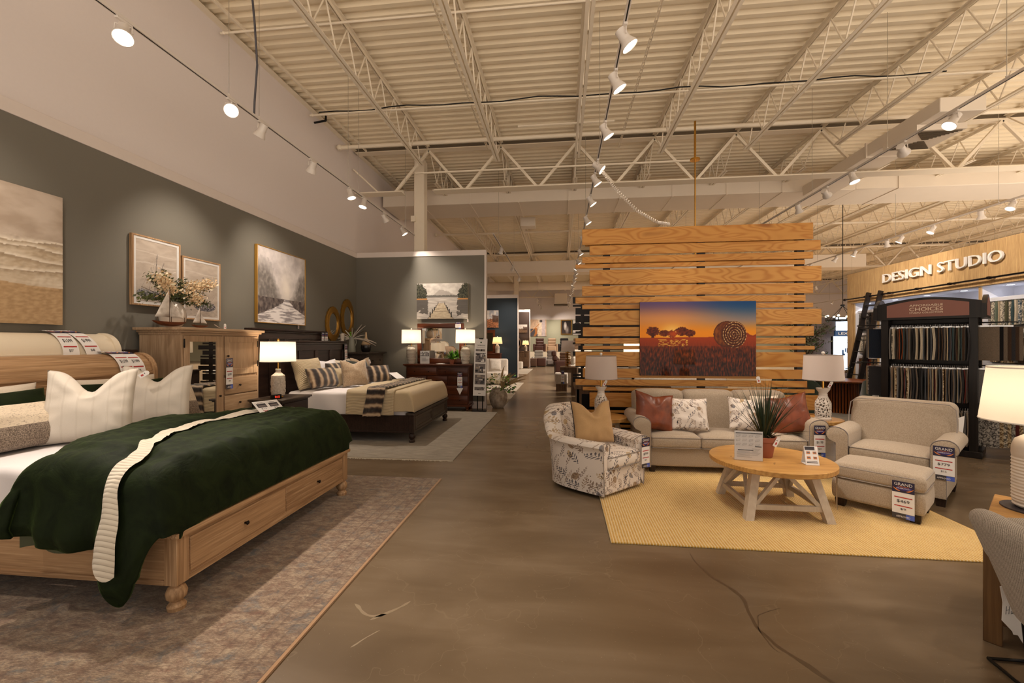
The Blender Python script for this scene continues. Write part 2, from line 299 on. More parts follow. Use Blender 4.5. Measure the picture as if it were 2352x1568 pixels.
    c = sprig_layer(c, 0.5, 0.062, 0.026, 0.024, [(0.0, rgb(112, 88, 72)), (0.5, rgb(146, 118, 88)), (0.8, rgb(86, 74, 70))], 0.0, 0.62)
    c = sprig_layer(c, -0.6, 0.088, 0.034, 0.034, [(0.0, rgb(74, 72, 82)), (0.45, rgb(124, 98, 76)), (0.7, rgb(176, 148, 104))], 3.3, 0.5)
    c = layer(c, 10.5, 0.7, 0.15, [(0.0, rgb(58, 58, 70)), (0.6, rgb(94, 76, 66))], 9.0, 0.26)
    m.set(color=c, rough=0.9, sheen=0.15, spec=0.12); m.bump(m.noise(tc, 320, 2), 0.2, 0.002)
floral('floral'); floral('floral_small', 1.35)
# ceramics and such
m = NT('ceramic_white'); f = m.noise(m.coord(), 12, 3); m.set(color=m.mix(f, rgb(232, 224, 214), rgb(218, 206, 192)), rough=0.35, spec=0.5)
m = NT('ceramic_chalk'); f = m.noise(m.coord(), 40, 4); m.set(color=m.ramp(f, (0.3, rgb(204, 190, 172)), (0.6, rgb(228, 216, 202))), rough=0.7); m.bump(f, 0.3, 0.003)
m = NT('ceramic_banded'); v = m.coord(); w = m.wave(v, 11, 1.2, 2, 2, 'Z'); m.set(color=m.ramp(w, (0.1, rgb(150, 136, 118)), (0.45, rgb(228, 218, 204))), rough=0.55); m.bump(w, 0.5, 0.006)
m = NT('pot_stone'); f = m.noise(m.coord(), 7, 5, 0.6); m.set(color=m.ramp(f, (0.35, rgb(128, 112, 96)), (0.65, rgb(196, 184, 168))), rough=0.7); m.bump(f, 0.3, 0.01)
plain('terracotta', rgb(156, 92, 68), 0.75); plain('soil', rgb(60, 46, 34), 0.9)
m = NT('two_tone_glaze'); sx = m.n('SeparateXYZ'); m.put(sx.inputs[0], m.coord()); h = m.math('ADD', sx.outputs[2], m.math('MULTIPLY', m.noise(m.coord(), 30, 2), 0.05))
m.set(color=m.ramp(h, (0.0, rgb(24, 22, 22)), (0.185, rgb(30, 26, 26)), (0.205, rgb(150, 124, 96)), (0.23, rgb(214, 186, 148))), rough=0.25)
plain('vase_grey_green', rgb(150, 150, 136), 0.35)
m = NT('sail'); f = m.noise(m.coord(), 9, 4); m.set(color=m.ramp(f, (0.3, rgb(170, 158, 146)), (0.7, rgb(226, 216, 204))), rough=0.6)
plain('grass_blade', rgb(38, 50, 24), 0.5); plain('grass_blade_dark', rgb(24, 36, 20), 0.5)
plain('leaf_green', rgb(92, 98, 46), 0.6); plain('leaf_olive', rgb(74, 78, 52), 0.6); plain('leaf_bright', rgb(112, 170, 44), 0.55); plain('leaf_deep', rgb(50, 80, 36), 0.6); plain('leaf_sage', rgb(118, 124, 100), 0.6)
plain('hydrangea', rgb(222, 190, 148), 0.8); plain('bloom_white', rgb(240, 228, 196), 0.8); plain('dried_leaf', rgb(168, 142, 100), 0.8); plain('plume_white', rgb(232, 224, 212), 0.9)
plain('twig', rgb(92, 70, 50), 0.8)
plain('gilt', rgb(168, 124, 52), 0.35, metal=0.75); plain('gilt_canvas_edge', rgb(186, 140, 62), 0.4, metal=0.4)
shade('shade_lit', rgb(246, 236, 222)); shade('shade_cool', rgb(232, 222, 216)); shade('shade_tan', rgb(214, 182, 138))
plain('shade_trim', rgb(150, 140, 132), 0.6)
plain('rack_sign', rgb(140, 92, 80), 0.5); plain('rack_sign_ink', rgb(240, 222, 196), 0.5)
painted('studio_white', rgb(226, 226, 232), 0.6, 0.02); painted('studio_grey', rgb(120, 116, 112), 0.6, 0.03)
painted('cream_paint', rgb(226, 212, 188), 0.4, 0.02)
m = NT('canvas_print'); at = m.n('Attribute', attribute_name='Col'); m.set(color=at.outputs['Color'], rough=0.7, spec=0.2); m.bump(m.noise(m.coord(), 25, 4, 0.6), 0.2, 0.004)
m = NT('canvas_impasto'); at = m.n('Attribute', attribute_name='Col'); m.set(color=at.outputs['Color'], rough=0.7, spec=0.25)
m = NT('acrylic_print'); at = m.n('Attribute', attribute_name='Col'); m.set(color=at.outputs['Color'], rough=0.6, spec=0.1, coat=0.3, coatr=0.0)
# ---------------------------------------------------------------- mesh builder
def Tm(x=0, y=0, z=0, rx=0, ry=0, rz=0):
    return Matrix.Translation((x, y, z)) @ Matrix.Rotation(rz, 4, 'Z') @ Matrix.Rotation(ry, 4, 'Y') @ Matrix.Rotation(rx, 4, 'X')
class MB:
    """collects shapes and links them as ONE mesh object; org is subtracted so world numbers can be used"""
    def __init__(s, org=(0, 0, 0), mat=None):
        s.bm = bmesh.new(); s.mats = []; s.cur = 0; s.org = Vector(org); s.T = Matrix.Identity(4); s.cols = None
        if mat: s.m(mat)
    def m(s, name):
        if name not in s.mats: s.mats.append(name)
        s.cur = s.mats.index(name); return s
    def t(s, M=None): s.T = M if M is not None else Matrix.Identity(4); return s
    def v(s, co): return s.bm.verts.new((s.T @ Vector(co)) - s.org)
    def f(s, vs):
        try:
            fc = s.bm.faces.new(vs); fc.material_index = s.cur; fc.smooth = True; return fc
        except ValueError: return None
    def box(s, x0, x1, y0, y1, z0, z1, bev=0.0, seg=1):
        c = [s.v((x, y, z)) for x in (x0, x1) for y in (y0, y1) for z in (z0, z1)]
        fs = [s.f([c[i] for i in q]) for q in ((0, 1, 3, 2), (4, 6, 7, 5), (0, 4, 5, 1), (2, 3, 7, 6), (0, 2, 6, 4), (1, 5, 7, 3))]
        if bev > 0:
            es = {e for f in fs for e in f.edges}
            bmesh.ops.bevel(s.bm, geom=list(es), offset=bev, segments=seg, profile=0.5, affect='EDGES', material=s.cur)
        return s
    def hexa(s, p):
        """8 points, same corner order as box (x, then y, then z)"""
        c = [s.v(q) for q in p]
        for q in ((0, 1, 3, 2), (4, 6, 7, 5), (0, 4, 5, 1), (2, 3, 7, 6), (0, 2, 6, 4), (1, 5, 7, 3)): s.f([c[i] for i in q])
        return s
    def bar(s, a, b, w, h, up=(0, 0, 1)):
        a, b = Vector(a), Vector(b); d = (b - a).normalized(); u = Vector(up)
        if abs(d.dot(u)) > 0.98: u = Vector((0, 1, 0)) if abs(d.y) < 0.9 else Vector((1, 0, 0))
        x = d.cross(u).normalized(); u = x.cross(d).normalized()
        p = []
        for e in (a, b):
            for sx in (-1, 1):
                for sz in (-1, 1): p.append(e + x * (sx * w / 2) + u * (sz * h / 2))
        return s.hexa(p)
    def prism(s, poly, a, b, axis='y'):
        def P(q, t):
            return {'y': (q[0], t, q[1]), 'x': (t, q[0], q[1]), 'z': (q[0], q[1], t)}[axis]
        A = [s.v(P(q, a)) for q in poly]; B = [s.v(P(q, b)) for q in poly]
        s.f(A); s.f(B[::-1]); n = len(poly)
        for i in range(n): s.f([A[i], B[i], B[(i + 1) % n], A[(i + 1) % n]])
        return s
    def rings(s, rs, cap=True, close=True):
        R = [[s.v(p) for p in r] for r in rs]; n = len(R[0])
        for a, b in zip(R, R[1:]):
            for i in range(n if close else n - 1): s.f([a[i], a[(i + 1) % n], b[(i + 1) % n], b[i]])
        if cap and close: s.f(R[0][::-1]); s.f(R[-1])
        return s
    def lathe(s, prof, seg=24, cx=0, cy=0, cap=True):
        return s.rings([[(cx + r * math.cos(2 * PI * i / seg), cy + r * math.sin(2 * PI * i / seg), z) for i in range(seg)] for r, z in [(max(r, 1e-4), z) for r, z in prof]], cap)
    def cyl(s, a, b, r, seg=12, r2=None, cap=True): return s.tube([a, b], [r, r if r2 is None else r2], seg, cap)
    def tube(s, pts, r, seg=8, cap=True):
        pts = [Vector(p) for p in pts]; rs = r if isinstance(r, (list, tuple)) else [r] * len(pts)
        out = []; pu = None
        for i, p in enumerate(pts):
            d = (pts[min(i + 1, len(pts) - 1)] - pts[max(i - 1, 0)]); d = d.normalized() if d.length > 1e-9 else Vector((0, 0, 1))
            if pu is None: pu = d.orthogonal().normalized()
            u = (pu - d * pu.dot(d)); u = u.normalized() if u.length > 1e-6 else d.orthogonal().normalized(); pu = u; w = d.cross(u)
            out.append([p + (u * math.cos(2 * PI * k / seg) + w * math.sin(2 * PI * k / seg)) * rs[i] for k in range(seg)])
        return s.rings(out, cap)
    def ball(s, c, r, seg=12, sc=(1, 1, 1)):
        c = Vector(c); h = seg // 2 + 1
        return s.rings([[c + Vector((sc[0] * r * math.sin(PI * j / h) * math.cos(2 * PI * i / seg), sc[1] * r * math.sin(PI * j / h) * math.sin(2 * PI * i / seg), sc[2] * r * -math.cos(PI * j / h))) for i in range(seg)] for j in range(1, h)])
    def grid(s, fn, nu, nv, closeu=False):
        g = [[s.v(fn(i / nu, j / nv)) for i in range(nu + (0 if closeu else 1))] for j in range(nv + 1)]
        for j in range(nv):
            for i in range(nu): s.f([g[j][i], g[j][(i + 1) % len(g[j])], g[j + 1][(i + 1) % len(g[j])], g[j + 1][i]])
        return g
    def soft(s, x0, x1, y0, y1, z0, z1, r, fn=None, n=6, k=3):
        """rounded box with a deformable surface grid"""
        c = Vector(((x0 + x1) / 2, (y0 + y1) / 2, (z0 + z1) / 2)); h = Vector(((x1 - x0) / 2, (y1 - y0) / 2, (z1 - z0) / 2)); r = min(r, h.x * .99, h.y * .99, h.z * .99)
        def axis(H):
            e = [-H + r * (1 - math.cos(PI / 2 * i / k)) if False else -H + r * i / k for i in range(k)]
            mid = [lerp(-H + r, H - r, i / n) for i in range(n + 1)]
            return e + mid + [-q for q in e[::-1]]
        ax = [axis(h.x), axis(h.y), axis(h.z)]; cache = {}
        def pt(i, j, l):
            key = (i, j, l)
            if key not in cache:
                p = Vector((ax[0][i], ax[1][j], ax[2][l])); q = Vector([max(-h[a] + r, min(h[a] - r, p[a])) for a in range(3)]); d = p - q
                if d.length > 1e-9:
                    # spread the samples evenly over the rounded edge
                    mx = max(abs(d[a]) for a in range(3)); d = Vector([math.tan(d[a] / r * PI / 4) for a in range(3)]).normalized() * r
                p = q + d
                u = Vector((p.x / h.x, p.y / h.y, p.z / h.z)); p = p + c
                cache[key] = s.v(fn(p, u) if fn else p)
            return cache[key]
        N = [len(a) - 1 for a in ax]
        for a, b, o in ((0, 1, 2), (1, 2, 0), (0, 2, 1)):
            for side in (0, N[o]):
                for i in range(N[a]):
                    for j in range(N[b]):
                        def K(ii, jj):
                            q = [0, 0, 0]; q[a] = ii; q[b] = jj; q[o] = side; return pt(*q)
                        s.f([K(i, j), K(i + 1, j), K(i + 1, j + 1), K(i, j + 1)])
        return s
    def pillow(s, w, h, t, chop=0.0, n=16, seed=0.0, pinch=0.08, sag=0.0, frill=0):
        """cushion standing in the local xz plane, centred; chop = depth of a V pressed into the top edge"""
        def P(u, v, side):
            au, av = abs(u), abs(v)
            x = w / 2 * u * (1 - pinch * (1 - v * v) * au ** 2); z = h / 2 * v * (1 - pinch * (1 - u * u) * av ** 2)
            top = sstep(-0.1, 1.0, v); c = chop * h * math.exp(-(u / 0.42) ** 2) * top
            z -= c; fold = 1 + 0.5 * chop * math.exp(-(u / 0.5) ** 2) * top
            y = t / 2 * ((1 - u * u) * (1 - v * v)) ** 0.42 * fold
            if chop: y *= 1 - 0.55 * math.exp(-((u) / 0.13) ** 2) * sstep(0.15, 1, v)
            wr = noise.noise(Vector((u * 2.2 + seed, v * 2.2, side * 3.1 + seed))) * 0.10 * t * (1 - max(au, av) ** 4)
            wr += 0.035 * t * math.sin(14 * math.atan2(v, u) + seed) * max(au, av) ** 2 * (1 - max(au, av) ** 6)
            z -= sag * h * (1 - u * u) * max(0, v) * 0.5
            return (x, side * (y + wr), z)
        ring = {}
        def vert(i, j, side):
            edge = i in (0, n) or j in (0, n); key = (i, j, 0 if edge else side)
            if key not in ring:
                u = math.sin(PI / 2 * (2 * i / n - 1)) * .35 + (2 * i / n - 1) * .65; v = math.sin(PI / 2 * (2 * j / n - 1)) * .35 + (2 * j / n - 1) * .65
                ring[key] = s.v(P(u, v, side))
            return ring[key]
        for side in (-1, 1):
            for i in range(n):
                for j in range(n): s.f([vert(i, j, side), vert(i + 1, j, side), vert(i + 1, j + 1, side), vert(i, j + 1, side)])
        return s
    def text(s, body, w, h, depth=0.0, at=(0, 0, 0), right=(1, 0, 0), up=(0, 0, 1), align='C', keep=False):
        """lettering fitted into w x h, baseline-left/centre at `at`, extruded along right x up"""
        cu = bpy.data.curves.new('lettering_source', 'FONT'); cu.body = body; cu.size = 1; cu.resolution_u = 3; cu.extrude = 0.0005
        ob = bpy.data.objects.new('lettering_source', cu); col.objects.link(ob); bpy.context.view_layer.update()
        me = bpy.data.meshes.new_from_object(ob.evaluated_get(bpy.context.evaluated_depsgraph_get()))
        bpy.data.objects.remove(ob); bpy.data.curves.remove(cu)
        xs = [v.co.x for v in me.vertices]; ys = [v.co.y for v in me.vertices]
        x0, x1, y0, y1 = min(xs), max(xs), min(ys), max(ys); sx = w / (x1 - x0); sy = h / (y1 - y0)
        if keep: sx = sy = min(sx, sy)
        R, U = Vector(right).normalized(), Vector(up).normalized(); N = R.cross(U); at = Vector(at)
        ox = -(x1 - x0) * sx / 2 if align == 'C' else 0
        vs = [s.v(at + R * ((v.co.x - x0) * sx + ox) + U * ((v.co.y - y0) * sy) + N * (depth if v.co.z > 0 else 0)) for v in me.vertices]
        for p in me.polygons: s.f([vs[i] for i in p.vertices])
        bpy.data.meshes.remove(me); return s
    def build(s, name, mat=None, parent=None, label=None, cat=None, group=None, kind=None, loc=None, rz=0.0, sharp=38, merge=False):
        if mat and not s.mats: s.mats.append(mat)
        elif mat: s.mats = [mat] + [q for q in s.mats if q != mat] if len(s.mats) <= 1 else s.mats
        if merge: bmesh.ops.remove_doubles(s.bm, verts=s.bm.verts, dist=1e-5)
        bmesh.ops.recalc_face_normals(s.bm, faces=s.bm.faces)
        me = bpy.data.meshes.new(name); s.bm.to_mesh(me); s.bm.free()
        for q in s.mats: me.materials.append(MATS[q])
        me.set_sharp_from_angle(angle=math.radians(sharp))
        o = bpy.data.objects.new(name, me); col.objects.link(o)
        if parent is not None: o.parent = parent
        if loc is not None: o.location = loc
        elif parent is None: o.location = s.org
        o.rotation_euler.z = rz
        tag(o, label, cat, group, kind); return o
def tag(o, label=None, cat=None, group=None, kind=None):
    if label: o['label'] = label
    if cat: o['category'] = cat
    if group: o['group'] = group
    if kind: o['kind'] = kind
    return o
def thing(name, label, cat, loc=(0, 0, 0), rz=0.0, group=None):
    o = bpy.data.objects.new(name, None); o.empty_display_size = 0.1; col.objects.link(o); o.location = loc; o.rotation_euler.z = rz
    return tag(o, label, cat, group)
def dup(root, loc, rz=None, label=None, group=None):
    def cp(o, par):
        c = o.copy(); col.objects.link(c); c.parent = par
        for ch in list(o.children):
            if ch is not c: cp(ch, c)
        return c
    r = cp(root, None); r.location = loc
    if rz is not None: r.rotation_euler.z = rz
    if label: r['label'] = label
    if group: r['group'] = group
    return r
def pose(o, loc, lean=0.0, rz=0.0, roll=0.0):
    """lean tips a standing cushion back, rz turns it, roll tilts it sideways"""
    o.location = loc; o.rotation_mode = 'XYZ'; o.rotation_euler = (Matrix.Rotation(rz, 3, 'Z') @ Matrix.Rotation(lean, 3, 'X') @ Matrix.Rotation(roll, 3, 'Y')).to_euler(); return o
def struct(mb, name, mat=None, label=None): return mb.build(name, mat, kind='structure', label=label)
NTH = ['first', 'second', 'third', 'fourth', 'fifth', 'sixth', 'seventh', 'eighth', 'ninth', 'tenth', '11th', '12th', '13th', '14th', '15th', '16th', '17th', '18th', '19th', '20th', '21st', '22nd', '23rd', '24th', '25th', '26th', '27th', '28th', '29th', '30th', '31st', '32nd', '33rd', '34th', '35th', '36th', '37th', '38th', '39th', '40th', '41st', '42nd', '43rd', '44th', '45th', '46th', '47th', '48th', '49th', '50th', '51st', '52nd', '53rd', '54th', '55th', '56th', '57th', '58th', '59th', '60th']

def canvas_mesh(mb_name, fn, w, h, nx, ny, mat, parent, depth=0.03, relief=None, label=None):
    """flat picture facing local -y, origin at its centre; fn(u, v) gives a 0-255 sRGB colour, v up"""
    bm = bmesh.new(); L = bm.verts.layers.float_color.new('Col'); g = []
    for j in range(ny + 1):
        row = []
        for i in range(nx + 1):
            u, v = i / nx, j / ny
            e = relief(u, v) if relief else 0.0
            q = bm.verts.new(((u - .5) * w, -depth / 2 - e, (v - .5) * h)); c = fn(u, v); q[L] = (lin(max(0, min(255, c[0]))), lin(max(0, min(255, c[1]))), lin(max(0, min(255, c[2]))), 1); row.append(q)
        g.append(row)
    for j in range(ny):
        for i in range(nx):
            f = bm.faces.new((g[j][i], g[j][i + 1], g[j + 1][i + 1], g[j + 1][i])); f.smooth = True
    me = bpy.data.meshes.new(mb_name); bm.to_mesh(me); bm.free(); me.materials.append(MATS[mat])
    o = bpy.data.objects.new(mb_name, me); col.objects.link(o); o.parent = parent
    if label: o['label'] = label
    return o
def picture(label, loc, rz, w, h, fn, nx, ny, edge='canvas', frame=None, fw=0.02, fd=0.03, relief=None, glassy=False, mat='canvas_print', mount=0.0, group=None, name='wall_art', cat='picture'):
    T = thing(name, label, cat, loc, rz, group)
    d = fd
    b = MB(); b.box(-w / 2, w / 2, -d / 2 + 0.0008, d / 2, -h / 2, h / 2); b.build('backing' if frame else 'stretcher', edge, T)
    canvas_mesh('print' if frame else 'painted_face', fn, w - 2 * mount, h - 2 * mount, nx, ny, mat, T, d, relief)
    if mount:
        b = MB()
        for q in ((-w / 2, w / 2, h / 2 - mount, h / 2), (-w / 2, w / 2, -h / 2, -h / 2 + mount), (-w / 2, -w / 2 + mount, -h / 2 + mount, h / 2 - mount), (w / 2 - mount, w / 2, -h / 2 + mount, h / 2 - mount)):
            b.box(q[0], q[1], -d / 2 - 0.004, -d / 2, q[2], q[3])
        b.build('mount', 'paper', T)
    if frame:
        b = MB(); e = d / 2 + 0.012
        b.box(-w / 2 - fw, w / 2 + fw, -e, d / 2, h / 2, h / 2 + fw, .002); b.box(-w / 2 - fw, w / 2 + fw, -e, d / 2, -h / 2 - fw, -h / 2, .002)
        b.box(-w / 2 - fw, -w / 2, -e, d / 2, -h / 2, h / 2, .002); b.box(w / 2, w / 2 + fw, -e, d / 2, -h / 2, h / 2, .002)
        b.build('frame', frame, T)
    if glassy:
        b = MB(); b.box(-w / 2, w / 2, -d / 2 - 0.0085, -d / 2 - 0.0065, -h / 2, h / 2); b.build('glazing', 'acrylic', T)
    return T
# ---------------------------------------------------------------- tags
def price_tag(label, price, month, loc, rz=0.0, lean=0.0, w=0.14, h=0.32, roll=0.0, bend=None, group='sale price tags', simple=False):
    """hanging sale card, top centre at loc, facing local -y"""
    b = MB()
    bf = bend or (lambda p: p)
    def rect(x0, x1, z0, z1, y, mat, n=1):
        b.m(mat)
        b.grid(lambda u, v: bf((lerp(x0, x1, u), y, lerp(z0, z1, v))), 1, n)
    hw = w / 2; nn = 6 if bend else 1
    rect(-hw, hw, -h, 0, 0.0, 'paper', 12 if bend else 1)
    y = -0.0012
    rect(-hw, hw, -0.30 * h, 0, y, 'tag_navy', nn); rect(-hw, hw, -h, -0.86 * h, y, 'tag_slate', nn); rect(hw * .25, hw, -h, -.87 * h, y * 1.4, 'tag_blue', nn)
    rect(-hw * .6, hw * .75, -0.235 * h, -0.15 * h, y * 1.4, 'tag_violet', nn)
    for q in (-1, 1):
        b.m('tag_orange'); b.grid(lambda u, v: bf((q * hw * lerp(.95, .25, u), y * 1.8, -h * (lerp(.17, .26, u) + .035 * v * math.sin(PI * u)))), 6, 1)
    rect(-hw * .8, hw * .8, -.445 * h, -.42 * h, y, 'tag_red', nn); rect(-hw * .8, hw * .8, -.675 * h, -.65 * h, y, 'tag_red', nn)
    def wr(body, cw, ch, z, mat):
        b.m(mat); n0 = len(b.bm.verts); b.text(body, cw, ch, 0.0002, (0, y * 2.2, z))
        if bend:
            b.bm.verts.ensure_lookup_table()
            for q in b.bm.verts[n0:]: q.co = Vector(bf(q.co))
    wr('GRAND', w * .8, h * .075, -.115 * h, 'paper')
    if not simple:
        wr('OPENING', w * .5, h * .028, -.155 * h, 'tag_orange'); wr('CELEBRATION', w * .62, h * .028, -.20 * h, 'paper')
    wr(price, w * .56, h * .085, -.58 * h, 'ink'); wr(month, w * .26, h * .055, -.77 * h, 'ink')
    if not simple: wr('APPROVED', w * .62, h * .05, -.97 * h, 'paper')
    o = b.build('price_tag', None, None, label, 'price tag', group); pose(o, loc, lean, rz, roll); return o
def hang_tag(label, loc, rz=0.0, lean=0.0, roll=0.0, w=0.035, h=0.075):
    b = MB(mat='paper'); poly = [(-w / 2, -h), (w / 2, -h), (w / 2, -.012)] + [(w / 2 * math.cos(a), -.012 + w / 2 * math.sin(a) * .7) for a in (PI * .25, PI * .5, PI * .75)] + [(-w / 2, -.012)]
    b.prism(poly, -0.001, 0.001, 'y'); b.m('tag_red'); b.box(-w * .18, w * .2, -.0016, -.001, -h * .8, -h * .55); b.m('ink'); b.box(-w * .3, w * .05, -.0016, -.001, -h * .42, -h * .36); b.m('twig'); b.tube([(0, 0, -.008), (0.003, 0, .02), (0, .004, .04)], .0009, 5)
    o = b.build('hang_tag', None, None, label, 'tag', 'small white hang tags'); pose(o, loc, lean, rz, roll); return o
# ---------------------------------------------------------------- camera, world, setting
TH = math.atan2(112, 980.0)
cam = bpy.data.cameras.new('camera'); co = bpy.data.objects.new('camera', cam); col.objects.link(co)
co.location = (0, 0, 1.6); co.rotation_euler = (PI / 2, 0, TH); cam.sensor_width = 36.0; cam.lens = 36.0 * 980.0 / 2352.0; cam.clip_end = 200; cam.clip_start = 0.05
cam.shift_y = (789 - 784) / 2352.0
scene.camera = co
scene.view_settings.view_transform = 'Standard'; scene.view_settings.look = 'None'; scene.view_settings.gamma = 1.0; scene.view_settings.use_curve_mapping = False
scene.view_settings.exposure = EXPOSURE
W = bpy.data.worlds.new('ambient_fill'); scene.world = W; W.use_nodes = True
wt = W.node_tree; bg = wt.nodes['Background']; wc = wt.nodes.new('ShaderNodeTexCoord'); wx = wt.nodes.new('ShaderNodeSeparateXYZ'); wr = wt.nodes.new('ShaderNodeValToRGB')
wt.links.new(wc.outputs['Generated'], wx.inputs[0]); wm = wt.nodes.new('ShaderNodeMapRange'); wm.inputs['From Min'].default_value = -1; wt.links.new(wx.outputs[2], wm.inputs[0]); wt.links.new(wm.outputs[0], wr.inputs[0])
# added ambient fill, much brighter from below so the roof deck is lit
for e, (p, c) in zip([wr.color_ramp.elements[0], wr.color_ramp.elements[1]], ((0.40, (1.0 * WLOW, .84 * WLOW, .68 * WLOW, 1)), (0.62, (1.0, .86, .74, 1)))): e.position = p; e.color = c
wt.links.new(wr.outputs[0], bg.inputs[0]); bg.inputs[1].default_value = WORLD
try:
    scene.cycles.use_denoising = True; scene.cycles.denoiser = 'OPENIMAGEDENOISE'
except Exception: pass
scene.cycles.max_bounces = 7; scene.cycles.diffuse_bounces = 4; scene.cycles.glossy_bounces = 4; scene.cycles.transparent_max_bounces = 12; scene.cycles.transmission_bounces = 4
scene.cycles.sample_clamp_indirect = 3.0; scene.cycles.caustics_reflective = False; scene.cycles.caustics_refractive = False

XL, YC = -5.205, 10.4           # left wall, end partition
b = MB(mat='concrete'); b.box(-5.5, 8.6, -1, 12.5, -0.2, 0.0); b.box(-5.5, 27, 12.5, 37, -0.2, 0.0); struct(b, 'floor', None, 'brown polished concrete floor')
b = MB((XL, 0, 0)); b.m('wall_sage'); b.box(XL - .25, XL, -1, YC + .12, 0, 3.79); b.m('wall_white'); b.box(XL - .25, XL - .04, -1, YC + .12, 3.79, 6.6); b.box(XL - .29, XL - .04, YC + .12, 37, 0, 6.6)
struct(b, 'wall_left', None, 'sage green left wall with white upper half')
b = MB((XL, 0, 3.79), 'trim_white'); b.box(XL - .04, XL + .012, -1, YC, 3.79, 3.925, .004); struct(b, 'trim_1', None, 'white band along the top of the green left wall')
b = MB((XL, YC, 0)); b.m('wall_sage'); b.box(XL, -1.875, YC, YC + .12, 0, 3.79); struct(b, 'wall_end', None, 'green partition closing the bedroom display')
b = MB((XL, YC, 3.79), 'trim_white'); b.box(XL + .012, -1.83, YC - .012, YC + .14, 3.79, 3.92, .004); b.box(-1.875, -1.83, YC - .012, YC + .14, 0, 3.79, .004); struct(b, 'trim_2', None, 'white cap and corner post of the green partition')
b = MB((XL, YC, 0), 'trim_white'); b.box(XL + .02, -1.875, YC - .016, YC, 0, .17, .004); struct(b, 'baseboard_end', None, 'white baseboard of the green partition')
b = MB((XL, 0, 0), 'trim_white'); b.box(XL, XL + .016, -1, YC - .02, 0, .17, .004); struct(b, 'baseboard_left', None, 'white baseboard of the left wall')
# partitions further down the aisle
for i, (y, x1, mat, nm, lb) in enumerate(((19.9, -1.97, 'wall_navy', 'wall_back_1', 'dark blue partition down the aisle'), (28.7, -2.05, 'wall_umber', 'wall_back_2', 'dark brown partition far down the aisle'))):
    b = MB((x1, y, 0)); b.m(mat); b.box(XL, x1 - .05, y, y + .12, 0, 3.74); struct(b, nm, None, lb)
    b = MB((x1, y, 3.74), 'trim_white'); b.box(XL, x1, y - .012, y + .14, 3.74, 3.9, .004); b.box(x1 - .05, x1, y - .012, y + .14, 0, 3.74, .004); struct(b, 'trim_%d' % (i + 3), None, 'white cap of the ' + lb)
b = MB((0, 36, 0)); b.m('wall_pale_sage'); b.box(XL - .25, 27, 36, 36.2, 0, 3.66); b.m('wall_white'); b.box(XL - .25, 27, 36.02, 36.2, 3.66, 6.6); struct(b, 'wall_far', None, 'far wall of the store, pale sage below white')
b = MB((0, 36, 3.66), 'trim_white'); b.box(XL, 27, 35.97, 36.02, 3.62, 3.74); struct(b, 'trim_5', None, 'white band on the far wall')
b = MB((26.5, 0, 0), 'wall_white'); b.box(26.5, 26.7, 12.5, 36, 0, 6.6); struct(b, 'wall_right', None, 'white side wall beyond the design studio')

# roof deck: corrugated sheet, ribs across the store
b = MB((0, 0, 6.55), 'deck_cream'); y = 1.0; prof = []
while y < 36.0:
    prof += [(y, 6.605), (y + .07, 6.605), (y + .10, 6.55), (y + .175, 6.55), (y + .203, 6.605)]; y += 0.203
A = [b.v((XL - .25, p[0], p[1])) for p in prof]; B = [b.v((27, p[0], p[1])) for p in prof]
for i in range(len(prof) - 1): b.f([A[i], B[i], B[i + 1], A[i + 1]])
struct(b, 'ceiling', None, 'cream corrugated steel roof deck')
# open web joists
def joist_mesh(y0, y1):
    b = MB((0, y0, 5.85), 'steel_cream')
    for s in (-1, 1):
        b.box(s * .012 if s > 0 else -.062, .062 if s > 0 else -.012, y0, y1, 6.50, 6.51); b.box(.012 if s > 0 else -.018, .018 if s > 0 else -.012, y0, y1, 6.45, 6.50)
        b.box(s * .012 if s > 0 else -.062, .062 if s > 0 else -.012, y0 + .55, y1 - .45, 5.85, 5.86); b.box(.012 if s > 0 else -.018, .018 if s > 0 else -.012, y0 + .55, y1 - .45, 5.86, 5.905)
    n = int((y1 - y0 - 1.2) / 0.62); st = (y1 - y0 - 1.2) / n
    for i in range(n):
        a = y0 + .6 + i * st
        b.cyl((0, a, 5.88), (0, a + st / 2, 6.48), .013, 6); b.cyl((0, a + st / 2, 6.48), (0, a + st, 5.88), .013, 6)
    b.cyl((0, y0, 6.48), (0, y0 + .6, 5.88), .013, 6); b.cyl((0, y1 - .6, 5.88), (0, y1, 6.48), .013, 6)
    return b
bays = [(1.0, 10.32), (10.5, 22.9), (23.1, 35.0)]
bayname = ['front bay', 'middle bay', 'far bay']
for k, (y0, y1) in enumerate(bays):
    src = None
    for i in range(14):
        x = -3.29 + 1.83 * i
        lb = 'cream open web roof joist in the %s, %s from the left wall' % (bayname[k], NTH[i])
        if src is None:
            src = struct(joist_mesh(y0, y1), 'roof_joist', None, lb); src.location = (x, y0, 5.85)
        else:
            c = src.copy(); col.objects.link(c); c.location = (x, y0, 5.85); c['label'] = lb
# ledger along the left wall
b = MB((XL, 0, 6.5), 'steel_cream'); b.box(XL - .04, XL + .06, 1, 35, 6.49, 6.51); b.box(XL + .30, XL + .33, 1, 35, 6.45, 6.50); struct(b, 'wall_ledger_beam', None, 'cream steel ledger along the left wall top')
